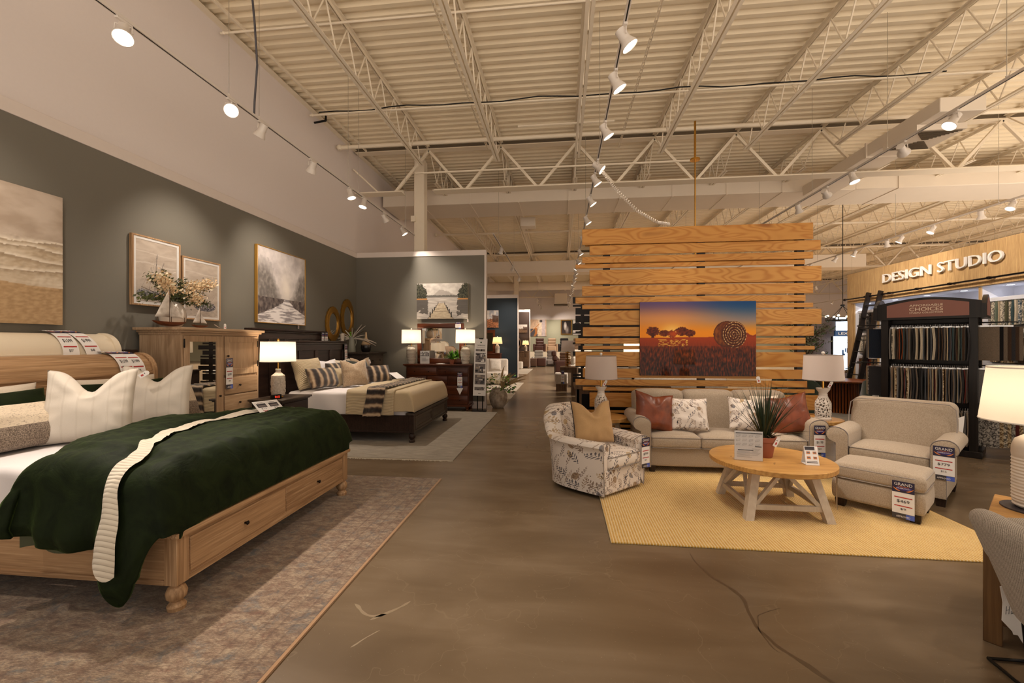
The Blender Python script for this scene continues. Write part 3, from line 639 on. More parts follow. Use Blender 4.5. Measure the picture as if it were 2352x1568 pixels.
# girders across
for k, y in enumerate((10.41, 23.0, 35.1)):
    b = MB((0, y, 5.39), 'steel_cream')
    b.box(XL + .02, 26, y - .10, y + .10, 6.435, 6.455); b.box(XL + .02, 26, y - .012, y + .012, 6.455, 6.53)
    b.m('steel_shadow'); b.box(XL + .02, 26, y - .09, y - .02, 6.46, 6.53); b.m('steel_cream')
    segs = [(XL + .04, -3.95), (-3.15, 26)] if k == 0 else [(XL + .04, 26)]
    for a, c in segs: b.box(a, c, y - .15, y + .15, 5.39, 5.41); b.box(a, c, y - .015, y + .015, 5.41, 5.47)
    for i in range(17):
        x = -3.29 + 1.83 * i - .0
        for s in (-1, 1):
            if x + s * .915 > XL and x < 26: b.bar((x, y, 6.44), (x + s * .88, y, 5.43), .06, .06, (0, 1, 0))
    struct(b, 'steel_girder_beam', None, 'cream truss girder across the %s of the store' % ('front', 'middle', 'back')[k])
# second tie just before the front girder, and the ridge of thin lines
for i, (y, z, r, x0, x1) in enumerate(((9.45, 6.18, .045, XL + .02, 17), (8.35, 6.35, .02, XL + .02, 17), (4.6, 6.42, .022, XL + .02, 12), (6.0, 6.36, .018, XL + .02, 17), (17.2, 6.1, .045, XL + .02, 17), (20.6, 5.9, .03, XL + .02, 17))):
    b = MB((0, y, z), 'steel_cream'); b.cyl((x0, y, z), (x1, y, z + (.0)), r, 10); b.ball((x0 + .05, y, z), r * 1.5, 8)
    b.build('ceiling_pipe', None, None, 'cream pipe crossing under the roof deck, %s from the camera' % NTH[[3, 2, 0, 1, 4, 5][i]], 'pipe', 'pipes under the roof')
b = MB((0, 7.6, 6.0), 'black_metal'); pts = [(XL + .6 + i * .35, 7.7 + .03 * math.sin(i * .9), 6.03 + .015 * math.sin(i * 1.7)) for i in range(32)]; b.tube(pts, .011, 6); b.build('ceiling_cable', None, None, 'black cable lying along a conduit under the roof', 'cable')
b = MB((0, 7.7, 6.0), 'steel_cream'); b.cyl((XL + .6, 7.72, 6.0), (8, 7.72, 6.0), .013, 8); b.build('ceiling_conduit', None, None, 'thin cream conduit carrying the black cable', 'conduit')
# slotted channels
def channel(a, c, lb):
    a, c = Vector(a), Vector(c); b = MB(a, 'steel_cream'); d = (c - a); L = d.length; d.normalize(); sd = d.cross(Vector((0, 0, 1))).normalized()
    for s in (-1, 1): b.bar(a + sd * s * .017, c + sd * s * .017, .008, .03)
    n = int(L / .09)
    for i in range(n + 1): b.bar(a + d * (i * L / n) - sd * .017, a + d * (i * L / n) + sd * .017, .04, .004)
    b.build('slotted_channel', None, None, lb, 'strut channel', 'slotted strut channels')
channel((-1.75, 3.2, 6.3), (-1.75, 10.2, 6.3), 'slotted strut channel running along the aisle beside the second joist')
channel((1.35, 3.0, 6.2), (1.35, 10.2, 6.2), 'slotted strut channel running right of the middle light track')
channel((-3.5, 10.0, 5.72), (3.0, 10.0, 5.72), 'slotted strut channel crossing in front of the truss girder')
channel((-.9, 9.0, 6.2), (1.1, 9.0, 6.2), 'short slotted strut channel between two joists')
# ducts
b = MB((0, 12.1, 5.6), 'duct_cream'); b.box(XL + .02, 7.6, 12.0, 13.3, 5.6, 6.05, .01)
for i in range(9): x = -4 + i * 1.4; b.box(x, x + .03, 11.985, 13.315, 5.585, 6.065)
b.build('cross_duct', None, None, 'long cream rectangular duct crossing behind the front girder', 'duct')
T = thing('aisle_duct', 'cream rectangular duct running away from the camera over the sofa group', 'duct', (6.75, 9.5, 5.4))
b = MB((6.75, 9.5, 5.4), 'duct_cream'); b.box(6.3, 7.0, 7.9, 11.98, 5.47, 5.72, .01); b.box(6.27, 7.03, 9.6, 9.64, 5.44, 5.75); b.build('duct_body', None, T)
b = MB((6.75, 9.5, 5.4), 'duct_cream'); b.box(6.25, 7.05, 8.3, 9.1, 5.36, 5.465); b.m('steel_shadow')
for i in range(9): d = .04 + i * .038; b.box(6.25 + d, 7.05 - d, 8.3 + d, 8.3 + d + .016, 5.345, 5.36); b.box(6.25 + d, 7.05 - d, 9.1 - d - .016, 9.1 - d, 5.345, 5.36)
b.build('diffuser_grille', None, T)
b = MB((7.9, 12.9, 5.2), 'duct_cream'); b.box(7.6, 14, 12.0, 13.3, 5.6, 6.05, .01); b.box(8.6, 8.64, 11.98, 13.32, 5.58, 6.07); b.build('duct_plenum', None, None, 'right half of the long cream cross duct, above the design studio', 'duct')
b = MB((.5, 22.0, 5.4), 'duct_cream'); b.box(XL + .02, 14, 21.4, 22.3, 5.15, 5.75, .01); b.build('cross_duct', None, None, 'second cream duct crossing far down the store', 'duct')
b = MB((0, 30, 5.0), 'duct_cream'); b.cyl((XL + .05, 30, 5.65), (14, 30, 5.65), .3, 16); b.build('round_duct', None, None, 'round cream duct near the far wall', 'duct')
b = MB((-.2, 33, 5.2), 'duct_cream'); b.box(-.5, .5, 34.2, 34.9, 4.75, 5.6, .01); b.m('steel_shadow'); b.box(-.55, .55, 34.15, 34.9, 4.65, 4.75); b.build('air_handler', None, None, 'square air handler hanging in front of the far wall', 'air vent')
b = MB((-1.0, 14.5, 5.6), 'duct_cream'); b.box(-1.35, -.85, 14.3, 14.7, 5.55, 5.85, .01); b.build('junction_box', None, None, 'cream box hanging under the roof behind the cross duct', 'junction box')
# column
b = MB((-3.7, 11, 0), 'steel_cream'); b.box(-3.84, -3.565, 10.87, 11.14, 0, 6.45, .01); b.box(-3.9, -3.78, 10.8, 10.9, 4.8, 4.95); struct(b, 'support_column', None, 'cream steel column behind the green partition')
b = MB((7.9, 7.6, 0), 'cream_paint'); b.box(7.98, 8.4, 7.35, 7.75, 3.46, 6.55); struct(b, 'corner_column', None, 'cream column standing above the design studio')
b = MB((-1.55, 30.5, 4), 'steel_cream'); b.box(-3.2, -2.9, 29.2, 29.5, 3.9, 6.45); struct(b, 'back_column', None, 'cream column rising behind the brown partition')
# hanging cable and braces on the left
b = MB((-3.7, 4.8, 5), 'tag_slate'); b.tube([(-3.62, 4.55, 6.5), (-3.60, 4.6, 5.9), (-3.62, 4.7, 5.4), (-3.68, 4.82, 5.0), (-3.80, 4.93, 4.62), (-3.83, 4.96, 4.47)], .012, 8); b.build('power_cable', None, None, 'dark cable dropping from the roof to the left light track', 'cable')
b = MB((XL, 10.1, 5.4), 'steel_cream'); b.cyl((XL + .0, 10.25, 6.0), (XL + .62, 10.35, 5.42), .02, 8); b.build('wall_brace', None, None, 'thin cream brace between left wall and truss girder', 'brace')
b = MB((-5.1, 9.0, 6.3), 'black_metal'); b.cyl((XL - .04, 8.6, 6.33), (XL + .22, 8.6, 6.36), .022, 8); b.cyl((XL + .22, 8.6, 6.36), (XL + .22, 8.6, 6.46), .022, 8); b.build('pipe_elbow', None, None, 'short black pipe elbow sticking out of the white wall', 'pipe')

# marks in the concrete
def floor_line(name, pts, w, mat, lb):
    b = MB((pts[0][0], pts[0][1], 0), mat); n = 60; q = []
    for k in range(n + 1):
        t = k / n * (len(pts) - 1); i = min(int(t), len(pts) - 2); f = t - i; p0, p1, p2, p3 = (Vector((*pts[max(0, min(len(pts) - 1, i + d))], 0)) for d in (-1, 0, 1, 2)); p = .5 * ((2 * p1) + (p2 - p0) * f + (2 * p0 - 5 * p1 + 4 * p2 - p3) * f * f + (3 * p1 - p0 - 3 * p2 + p3) * f ** 3); p += Vector((noise.noise(p * 9) * .012, noise.noise(p * 9 + Vector((5, 5, 5))) * .012, 0)); q.append(p)
    for k in range(n):
        d = (q[k + 1] - q[k]).normalized(); s = Vector((-d.y, d.x, 0)); w0, w1 = [w * (.4 + .8 * abs(noise.noise(q[e] * 6))) * min(1, 6 * e / n, 6 * (n - e) / n + .05) for e in (k, k + 1)]
        b.f([b.v(q[k] - s * w0 + Vector((0, 0, .0006))), b.v(q[k] + s * w0 + Vector((0, 0, .0006))), b.v(q[k + 1] + s * w1 + Vector((0, 0, .0006))), b.v(q[k + 1] - s * w1 + Vector((0, 0, .0006)))])
    struct(b, name, None, lb)
plain('crack_dark', rgb(88, 72, 54), 0.3); plain('scuff_pale', rgb(142, 124, 98), 0.5)
floor_line('floor_crack', [(.98, 3.40), (1.0, 3.15), (1.13, 2.85), (1.10, 2.55), (1.2, 2.3), (1.38, 2.0), (1.45, 1.75)], .020, 'crack_dark', 'long dark crack line in the concrete in front of the yellow rug')
floor_line('floor_crack', [(1.32, 2.75), (1.16, 2.66), (1.10, 2.5), (1.13, 2.35)], .006, 'crack_dark', 'short dark crack curl in the concrete')
floor_line('floor_scuff', [(-1.26, 2.50), (-1.12, 2.40), (-1.02, 2.42)], .018, 'scuff_pale', 'pale scuff mark on the concrete beside the persian rug'); floor_line('floor_scuff', [(-1.10, 2.36), (-1.02, 2.44), (-.93, 2.56)], .016, 'scuff_pale', 'second pale scuff crossing the first beside the persian rug'); floor_line('floor_scuff', [(-1.10, 2.14), (-1.0, 2.28)], .008, 'scuff_pale', 'thin pale scuff nearer the camera beside the persian rug')
# ---------------------------------------------------------------- track lighting
def track(label, x, z, y0, y1, wires, zc=6.5):
    T = thing('light_track', label, 'light track', (x, y0, z))
    b = MB((x, y0, z), 'track_white'); b.box(x - .018, x + .018, y0, y1, z, z + .03, .002); b.m('black_metal'); b.box(x - .006, x + .006, y0 + .02, y1 - .02, z - .001, z + .002); b.build('rail', None, T)
    for y in wires:
        b = MB((x, y0, z), 'steel_bright'); b.cyl((x, y, z + .03), (x, y, zc), .0035, 5); b.m('track_white'); b.cyl((x, y, z + .03), (x, y, z + .05), .012, 8); b.build('suspension_wire', None, T)
LENS_R = .072
def head(label, x, y, z, target, power=60, spread=52, blend=.95, lens='lamp_lens', group=None, size=1.0, lit=True, detail=True):
    T = thing('track_spotlight', label, 'spotlight', (x, y, z), 0, group)
    piv = Vector((0, 0, -.10 * size)); d = (Vector(target) - Vector((x, y, z)) - piv).normalized()
    side = d.cross(Vector((0, 0, 1))); side = side.normalized() if side.length > 1e-4 else Vector((1, 0, 0))
    b = MB(mat='track_white'); b.box(-.017, .017, -.07, .07, -.022, 0, .003); b.cyl((0, 0, -.05), (0, 0, -.02), .01, 8)
    b.tube([Vector((0, 0, -.045)) + side * .0, Vector((0, 0, -.045)) + side * .058 * size, piv + side * .062 * size], .006, 6)
    b.tube([Vector((0, 0, -.045)), Vector((0, 0, -.045)) - side * .058 * size, piv - side * .062 * size], .006, 6)
    b.build('yoke', None, T)
    u = side; w = d.cross(u); b = MB(mat='track_white'); S = size; n = 20 if detail else 10
    prof = [(.018, -.085), (.046, -.08), (.048, .02), (.055, .035), (.074, .075), (.078, .092), (.074, .094), (LENS_R, .086)]
    b.rings([[piv + d * (q * S) + (u * math.cos(2 * PI * i / n) + w * math.sin(2 * PI * i / n)) * (r * S) for i in range(n)] for r, q in prof], True); b.build('lamp_housing', None, T)
    b = MB(mat=lens if lit else 'white_gloss'); b.rings([[piv + d * (q * S) + (u * math.cos(2 * PI * i / n) + w * math.sin(2 * PI * i / n)) * (r * S) for i in range(n)] for r, q in ((LENS_R * .98, .087), (LENS_R * .6, .0895), (.004, .0905))], True); b.build('lens', None, T)
    if power:
        L = bpy.data.lights.new('spot_beam', 'SPOT'); L.energy = power * SPOT; L.color = (1.0, .86, .73); L.spot_size = math.radians(spread); L.spot_blend = blend; L.shadow_soft_size = .05
        o = bpy.data.objects.new('spot_beam', L); col.objects.link(o); o.parent = T; o.location = piv + d * (.105 * S); o.rotation_euler = d.to_track_quat('-Z', 'Y').to_euler()
    return T
track('white light track hanging along the green bedroom wall', -3.83, 4.45, -2.5, 11.6, [-1.5, 1.2, 4.55, 5.05, 7.35, 7.75, 10.2])
LT = [(1.2, (-3.3, 2.6, .3), 60, 60), (2.3, (-5.2, 3.0, 2.2), 60, 60), (3.35, (-2.2, 1.6, 0), 170, 62), (4.59, (-1.3, 1.3, 1.0), 170, 62), (5.10, (-5.2, 5.3, 2.2), 85, 56), (6.23, (-5.2, 7.2, 2.3), 85, 56), (7.43, (-2.6, 7.4, .4), 120, 60), (7.96, (-4.2, 7.2, 1.0), 80, 52), (8.96, (-2.9, 10.4, 2.2), 90, 55), (10.05, (-2.8, 10.3, 2.7), 50, 60)]
for i, (y, tg, pw, sp) in enumerate(LT):
    head('white spotlight on the track by the green wall, %s from the camera end' % NTH[i], -3.83, y, 4.45, tg, pw, min(88, sp + 14), group='spotlights on the green wall track')
track('white light track running straight down the middle aisle', .57, 4.45, 1.0, 33, [2.6, 6.4, 10.0, 14, 18, 23, 28])
MT = [(1.6, (-1.0, 3.4, 0), 75), (2.8, (2.0, 4.4, .3), 70), (3.93, (2.6, 4.1, 1.2), 50), (4.57, (2.6, 4.9, .8), 50), (5.61, (2.4, 5.9, 1.2), 75), (6.74, (2.6, 6.45, 2.6), 70), (7.27, (3.0, 7.6, .6), 60), (8.33, (2.6, 8.4, 1.4), 75), (9.62, (2.8, 9.7, .6), 80), (11.38, (3.0, 11.3, .4), 80), (12.97, (2.9, 13.0, .6), 90), (14.44, (2.9, 14.4, .6), 90)]
for i, (y, tg, pw) in enumerate(MT):
    head('white spotlight on the middle aisle track, %s from the camera end' % NTH[i], .57, y, 4.45, tg, pw, 55, group='spotlights on the middle aisle track')
y = 15.6; i = len(MT)
while y < 32.8:
    s = 1 if i % 2 else -1
    head('white spotlight on the middle aisle track, %s from the camera end' % NTH[i], .57, y, 4.45, (.57 + (2.4 if i % 4 else -2.4), y + .2, .8), 260 if i % 2 == 0 else 0, 85, group='spotlights on the middle aisle track', detail=False); y += 1.05; i += 1
track('white light track above the armchair on the right', 4.80, 4.45, 1.5, 12.5, [2.5, 5.2, 6.9, 8.8, 11])
RT = [(2.4, (2.4, 2.9, 0), 50), (3.7, (2.3, 4.2, .4), 70), (4.8, (3.8, 5.0, .5), 60), (5.83, (2.2, 5.8, .6), 75), (6.63, (7.6, 9.0, 3.1), 280), (7.65, (5.3, 6.95, 1.5), 60), (8.39, (7.6, 10.7, 3.1), 280), (9.28, (6.4, 10.4, .7), 80)]
for i, (y, tg, pw) in enumerate(RT):
    head('white spotlight on the track above the armchair, %s from the camera end' % NTH[i], 4.80, y, 4.45, tg, pw, 55, group='spotlights on the armchair track')
track('white light track hanging over the design studio wall', 8.9, 4.45, 8.5, 20, [9.8, 12.5, 16])
for i, (y, tg, pw) in enumerate([(9.54, (7.2, 9.3, 1.4), 0), (10.17, (10, 11, 0), 80), (11.37, (7.0, 11.6, 1.2), 0), (12.33, (7, 13.6, .5), 80), (12.81, (10, 14, .5), 0), (14.11, (7.6, 15.2, .8), 80), (15.02, (7, 16.6, .8), 0), (16.4, (10, 17, 1), 80)]):
    head('white spotlight on the track over the design studio, %s from the camera end' % NTH[i], 8.9, y, 4.45, tg, pw, 55, group='spotlights on the design studio track', lens='lamp_lens' if pw else 'lamp_lens_low')
for k, x in enumerate((4.2, 12.5, 18.0)):  # tracks added down the store to brighten the far floor and deck
    nm = ('behind the slat wall', 'far right of the studio', 'at the far right of the store')[k]
    track('added light track ' + nm, x, 4.45, 13.5, 33, [15, 20, 26, 31])
    for i in range(7):
        y = 14.5 + i * 2.7; head('added fill spotlight %s, %s along its track' % (nm, NTH[i]), x, y, 4.45, (x + (1.6 if i % 2 else -1.6), y + 1.0, .6), 800, 110, group='added fill spotlights ' + nm, detail=False)
track('white light track far beyond the design studio', 6.6, 4.45, 14, 30, [15, 20, 26])
for i in range(8):
    y = 15.2 + i * 1.9; head('small distant spotlight beyond the slat wall, %s along its track' % NTH[i], 6.6, y, 4.45, (5.5 + (i % 3), y + 1.2, .6), 120 if i % 2 == 0 else 0, 70, group='distant spotlights', detail=False)
track('white light track above the back of the green partition', -1.75, 4.45, 11.0, 19, [12, 16])
for i, (y, tg) in enumerate([(12.5, (-3.2, 14.5, .6)), (15.5, (-3.2, 19.6, 2.0)), (18.0, (-2.6, 19.9, 2.2))]):
    head('spotlight behind the green partition, %s along its track' % NTH[i], -1.75, y, 4.45, tg, 90, 60, group='spotlights behind the green partition', detail=False)
track('white light track in front of the far wall', -1.5, 4.45, 27, 35, [28, 33])
for i, (y, x) in enumerate([(27.6, -3.6), (30.0, -3.5), (33.2, -1.7), (34.0, 1.2)]):
    head('spotlight near the far wall, %s along its track' % NTH[i], -1.5, y, 4.45, (x, min(36, y + 2.6), 2.0), 170, 80, group='spotlights near the far wall', detail=False)
# coiled flex from the middle track to the slat wall, and a brass pendant stem behind it
b = MB((.57, 6.7, 4.4), 'ceramic_white'); P0 = [Vector((.57, 6.72, 4.44)), Vector((.66, 6.70, 4.22)), Vector((.85, 6.68, 3.95)), Vector((1.15, 6.66, 3.62)), Vector((1.45, 6.62, 3.42)), Vector((1.62, 6.6, 3.38))]
def crv(t):
    t = t * (len(P0) - 1); i = min(int(t), len(P0) - 2); return P0[i].lerp(P0[i + 1], t - i)
pts = []; N = 560
for i in range(N):
    t = i / (N - 1); p = crv(t); r = 0 if t < .12 else .022; a = t * 2 * PI * 56; d = (crv(min(1, t + .01)) - crv(max(0, t - .01))).normalized(); u = d.orthogonal().normalized(); pts.append(p + u * r * math.cos(a) + d.cross(u) * r * math.sin(a))
b.tube(pts, .0055, 5); b.build('coiled_flex', None, None, 'white coiled electric flex dropping from the aisle track to the slat wall', 'cable')
T = thing('pendant_lamp', 'brass pendant stem hanging from a round canopy behind the slat wall', 'pendant lamp', (2.55, 8.5, 3.0))
b = MB((2.55, 8.5, 3.0), 'brass'); b.cyl((2.55, 8.5, 3.1), (2.55, 8.5, 5.1), .014, 8); b.build('stem', None, T)
b = MB((2.55, 8.5, 3.0), 'brass'); b.lathe([(.09, 5.1), (.09, 5.13), (.02, 5.16), (.02, 5.85)], 20, 2.55, 8.5); b.build('ceiling_canopy', None, T)
b = MB((2.55, 8.5, 3.0), 'white_gloss'); b.lathe([(.02, 3.12), (.2, 3.0), (.32, 2.8), (.3, 2.78), (.18, 2.96)], 24, 2.55, 8.5, False); b.build('lamp_shade', None, T)
# ---------------------------------------------------------------- bedroom display: walls' pictures
def pic_wave(u, v):
    n = fbm(u * 5, v * 9, 1.3, 5); s = fbm(u * 30, v * 60, 4, 3)
    if v > .60: c = mixc((196, 180, 164), (172, 154, 136), .5 + n); 
    else: c = mixc((206, 190, 168), (180, 160, 134), .5 + n * .8)
    if v > .30 and v < .64:
        for k, yy in enumerate((.615, .55, .485, .40)):
            e = yy + .018 * math.sin(u * 7 + k * 2.1) + .012 * fbm(u * 9, k * 3.0, 2)
            d = v - e
            if -.035 < d < 0: c = mixc(c, (142, 122, 98), (1 + d / .035) * .7)
            elif 0 <= d < .03: c = mixc((232, 220, 202), c, d / .03)
        c = mixc(c, (224, 212, 192), .35 * max(0, s + .3))
    if v < .30 + .02 * math.sin(u * 5) + (.0 if u > .35 else (.35 - u) * -.35): c = mixc((190, 160, 122), (168, 138, 102), .5 + s)
    return c
def rel_wave(u, v):
    e = .0016 + .002 * abs(fbm(u * 25, v * 40, 2, 3))
    if .26 < v < .64: e += .006 * abs(fbm(u * 22, v * 30, 7, 4))
    return e
plain('canvas_edge', rgb(206, 190, 164), 0.7)
picture('large textured beach canvas with cream waves over sand at the left edge', (XL + .03, 3.14, 2.455), PI / 2, 1.48, 1.32, pic_wave, 150, 140, 'canvas_edge', relief=rel_wave, mat='canvas_impasto', fd=.045)
def seg_d(u, v, a, b):
    dx, dy = b[0] - a[0], b[1] - a[1]; t = max(0, min(1, ((u - a[0]) * dx + (v - a[1]) * dy) / (dx * dx + dy * dy))); return math.hypot(u - a[0] - t * dx, v - a[1] - t * dy)
def pic_boat(lines, hull, seed):
    def f(u, v):
        n = fbm(u * 4, v * 12, seed, 4); c = mixc((214, 200, 184), (192, 176, 160), .5 + n * .7)
        if abs(v - .62 - .02 * math.sin(u * 6)) < .012 or abs(v - .80 - .015 * math.sin(u * 5 + 1)) < .008: c = mixc(c, (230, 220, 208), .6)
        for a, b, w, k in lines:
            d = seg_d(u, v, a, b)
            if d < w: c = mixc((58, 54, 56), c, (d / w) * .4 + (1 - k))
        for (cx, cy, wx, wy) in hull:
            q = ((u - cx) / wx) ** 2 + ((v - cy) / wy) ** 2
            if q < 1 and v < cy + wy * .45 + .4 * (u - cx) ** 2: c = mixc((60, 62, 72), (206, 198, 192), .5 + 1.1 * fbm(u * 26, v * 60, seed + 3, 3) + .3 * (v - cy) / wy)
        if v < .14: c = mixc(c, (120, 116, 116), .3 * max(0, .4 + fbm(u * 8, v * 50, seed, 3)))
        return c
    return f
la = [((.44, .18), (.50, .80), .007, .9), ((.50, .34), (.67, .68), .006, .8), ((.32, .2), (.36, .58), .005, .6), ((.36, .58), (.12, .2), .003, .5), ((.50, .80), (.3, .3), .003, .5), ((.67, .68), (.8, .3), .003, .4)]
picture('taller framed sailing boat print in oak frame behind the hydrangeas', (XL + .028, 4.936, 2.51), PI / 2, .62, .83, pic_boat(la, [(.42, .14, .40, .10)], 2.0), 90, 120, 'paper', 'oak_upright', .02, .035, glassy=True, mount=.03)
lb_ = [((.52, .16), (.54, .74), .008, .9), ((.54, .74), (.40, .2), .003, .4), ((.54, .62), (.82, .2), .003, .4), ((.2, .30), (.86, .24), .005, .6), ((.62, .27), (.88, .25), .01, .8), ((.80, .3), (.9, .4), .003, .5)]
picture('smaller framed sailing boat print in oak frame right of its taller pair', (XL + .028, 5.625, 2.375), PI / 2, .62, .83, pic_boat(lb_, [(.60, .19, .34, .09)], 6.0), 90, 120, 'paper', 'oak_upright', .02, .035, glassy=True, mount=.03)
def pic_river(u, v):
    n = fbm(u * 6, v * 6, 3, 5); n2 = fbm(u * 22, v * 14, 8, 4)
    c = mixc((214, 206, 202), (178, 170, 168), .45 + n * .8)
    c = mixc(c, (240, 230, 216), .8 * math.exp(-((u - .57) / .12) ** 2 - ((v - .5) / .22) ** 2))
    edge = .30 + .20 * sstep(0, 1, abs(u - .57) / .5) + .38 * sstep(.02, .36, abs(u - .57) + .06 * n) * (1 if u < .57 else .95)
    if v < edge + .05 * n2 and v > .28:
        t = sstep(edge, edge - .25, v); c = mixc(c, mixc((172, 164, 154), (106, 100, 96), .5 + n2 * .7 + .3 * t), .22 + .65 * t)
    if v <= .34:
        half = lerp(.05, .62, sstep(.34, .02, v)) if v < .34 else .05
        if abs(u - .57 + .04 * n) < half: c = mixc((232, 224, 220), (146, 138, 138), sstep(-.1, .35, fbm(u * 4, v * 46, 5, 4)))
        else: c = mixc((74, 66, 66), (128, 116, 110), .5 + n2)
    return c
picture('misty river canvas between grey trees, slim gold edge, left of the oval mirrors', (XL + .03, 7.43, 2.635), PI / 2, 1.36, 1.32, pic_river, 150, 150, 'gilt_canvas_edge', 'gilt_canvas_edge', .012, .045)
def pic_jetty(u, v):
    n = fbm(u * 8, v * 8, 3, 5); n2 = fbm(u * 40, v * 20, 8, 3)
    c = mixc((206, 200, 190), (180, 172, 164), .5 + n)
    if v > .60:
        h = .60 + .22 * math.exp(-((u - .48) / .14) ** 2) + .10 * math.exp(-((u - .66) / .1) ** 2) + .03 * n
        if v < h: c = mixc(c, (156, 148, 140), .75)
        if v < .665 + .02 * n2: c = (104, 100, 94)
    else: c = mixc((196, 188, 178), (164, 156, 148), .5 + fbm(u * 5, v * 40, 1, 3))
    for ed, sgn in ((.19, 1), (.82, -1)):
        t = (ed - u) * sgn
        if t > -.06 and v > .56 and v < .80 + .2 * sstep(-.02, .12, t) + .10 * n2: c = mixc((44, 46, 38), (86, 84, 68), .5 + n2 * 1.2) if t > -.01 + .03 * n2 else c
        if t > -.02 and .54 < v <= .575: c = (176, 128, 78)
        if t > -.03 + .03 * n2 and v <= .54 and v > .16 + .2 * n: c = mixc(c, (70, 66, 62), .8)
    if v < .44:
        t = v / .44; L = lerp(.21, .42, t); R = lerp(.72, .545, t)
        if L < u < R:
            ph = math.log(1 + 9 * t) * 9; pl = ph % 1.0
            c = mixc((206, 192, 166), (168, 150, 126), .5 + .7 * fbm(u * 12, int(ph) * 3.1, 2, 3))
            if pl < .12: c = (94, 80, 68)
            if min(u - L, R - u) < .01: c = (80, 70, 62)
        for k, tt in enumerate((.28, .52, .70, .85, 1.0)):
            for e in (lerp(.205, .415, tt * .98) , lerp(.725, .55, tt * .98)):
                if abs(u - e) < .011 * (1.35 - tt) and abs(v - .44 * tt * .92) < .075 * (1.35 - tt): c = (52, 48, 44)
    elif abs(u - .42) < .004 and v < .48 or abs(u - .545) < .004 and v < .48: c = (60, 56, 52)
    return c
picture('lake canvas with a wooden jetty and pines above the cherry dresser', (-2.93, YC - .03, 2.66), 0, 1.31, .885, pic_jetty, 180, 122, 'canvas_edge', fd=.045)
# oval mirrors
def oval_mirror(label, y, z, hw, hh):
    T = thing('oval_mirror', label, 'mirror', (XL + .02, y, z), 0, 'scalloped gold oval mirrors'); b = MB(mat='gilt'); n = 96
    def ring(fy, x, sc): return [(x, hw * fy * math.cos(2 * PI * i / n) * (1 + sc * abs(math.sin(11 * 2 * PI * i / n))), hh * fy * math.sin(2 * PI * i / n) * (1 + sc * abs(math.sin(11 * 2 * PI * i / n)))) for i in range(n)]
    b.rings([ring(.99, -.015, .05), ring(1.0, .02, .05), ring(.90, .03, .04), ring(.80, .024, .01), ring(.70, .034, 0), ring(.63, .02, 0), ring(.63, .0, 0)], False); b.build('scalloped_frame', None, T)
    b = MB(mat='mirror'); b.rings([ring(.64, .006, 0), ring(.02, .0062, 0)], True); b.build('mirror_glass', None, T); return T
oval_mirror('lower left scalloped gold oval mirror beside the misty river canvas', 9.24, 2.05, .295, .385)
oval_mirror('higher right scalloped gold oval mirror next to the corner', 9.90, 2.215, .30, .455)
# cherry dresser
def dresser_feet(T, org, x0, x1, y0, y1, mat, h=.1):
    for x in (x0, x1):
        for y in (y0, y1):
            b = MB(org, mat); b.lathe([(.03, 0), (.042, .02), (.03, .04), (.045, .07), (.045, h)], 16, x, y); b.build('foot', None, T)
def knob(parent, org, p, d, mat='dark_bronze', r=.015, name='knob'):
    p = Vector(p); d = Vector(d); b = MB(org, mat); b.tube([p, p + d * .012, p + d * .014, p + d * .024, p + d * .03], [r * .5, r * .45, r * .8, r, r * .55], 12); b.build(name, None, parent)
O = (-2.93, 10.14, 0); T = thing('cherry_dresser', 'dark cherry dresser under the jetty picture, seven drawers with bronze knobs', 'dresser', O)
b = MB(O, 'cherry'); b.box(-3.70, -2.16, 9.93, 10.37, .13, 1.06, .004); b.box(-3.72, -2.14, 9.915, 10.375, .10, .15, .006); b.build('carcass', None, T)
b = MB(O, 'cherry'); b.box(-3.77, -2.09, 9.885, 10.38, 1.075, 1.11, .008, 2); b.box(-3.74, -2.12, 9.90, 10.38, 1.055, 1.076, .005); b.build('top', None, T)
rows = [(.84, 1.03, [(-3.67, -2.95), (-2.91, -2.19)]), (.62, .82, [(-3.67, -3.20), (-3.17, -2.69), (-2.66, -2.19)]), (.39, .60, [(-3.67, -2.95), (-2.91, -2.19)]), (.16, .37, [(-3.67, -2.95), (-2.91, -2.19)])]
for z0, z1, xs in rows:
    for x0, x1 in xs:
        b = MB(O, 'cherry'); b.box(x0, x1, 9.915, 9.94, z0, z1, .006, 2); d = b.build('drawer', None, T)
        for k in ((.26, .74) if x1 - x0 > .6 else (.5,)): knob(d, O, (lerp(x0, x1, k), 9.915, (z0 + z1) / 2), (0, -1, 0), 'dark_bronze', .014)
dresser_feet(T, O, -3.64, -2.21, 9.97, 10.32, 'cherry', .11)
O = (-2.95, 10.27, 1.11); T = thing('dresser_mirror', 'rectangular dark wood mirror standing on the cherry dresser', 'mirror', O)
b = MB(O, 'cherry')
for x0, x1, z0, z1 in ((-3.54, -2.36, 1.98, 2.10), (-3.54, -2.36, 1.115, 1.24), (-3.54, -3.42, 1.24, 1.98), (-2.48, -2.36, 1.24, 1.98)): b.box(x0, x1, 10.25, 10.31, z0, z1, .014, 3)
b.box(-3.52, -2.38, 10.30, 10.33, 1.112, 2.08); b.build('frame', None, T)
b = MB(O, 'mirror'); b.box(-3.425, -2.475, 10.27, 10.28, 1.235, 1.985, .006, 1); b.build('mirror_glass', None, T)
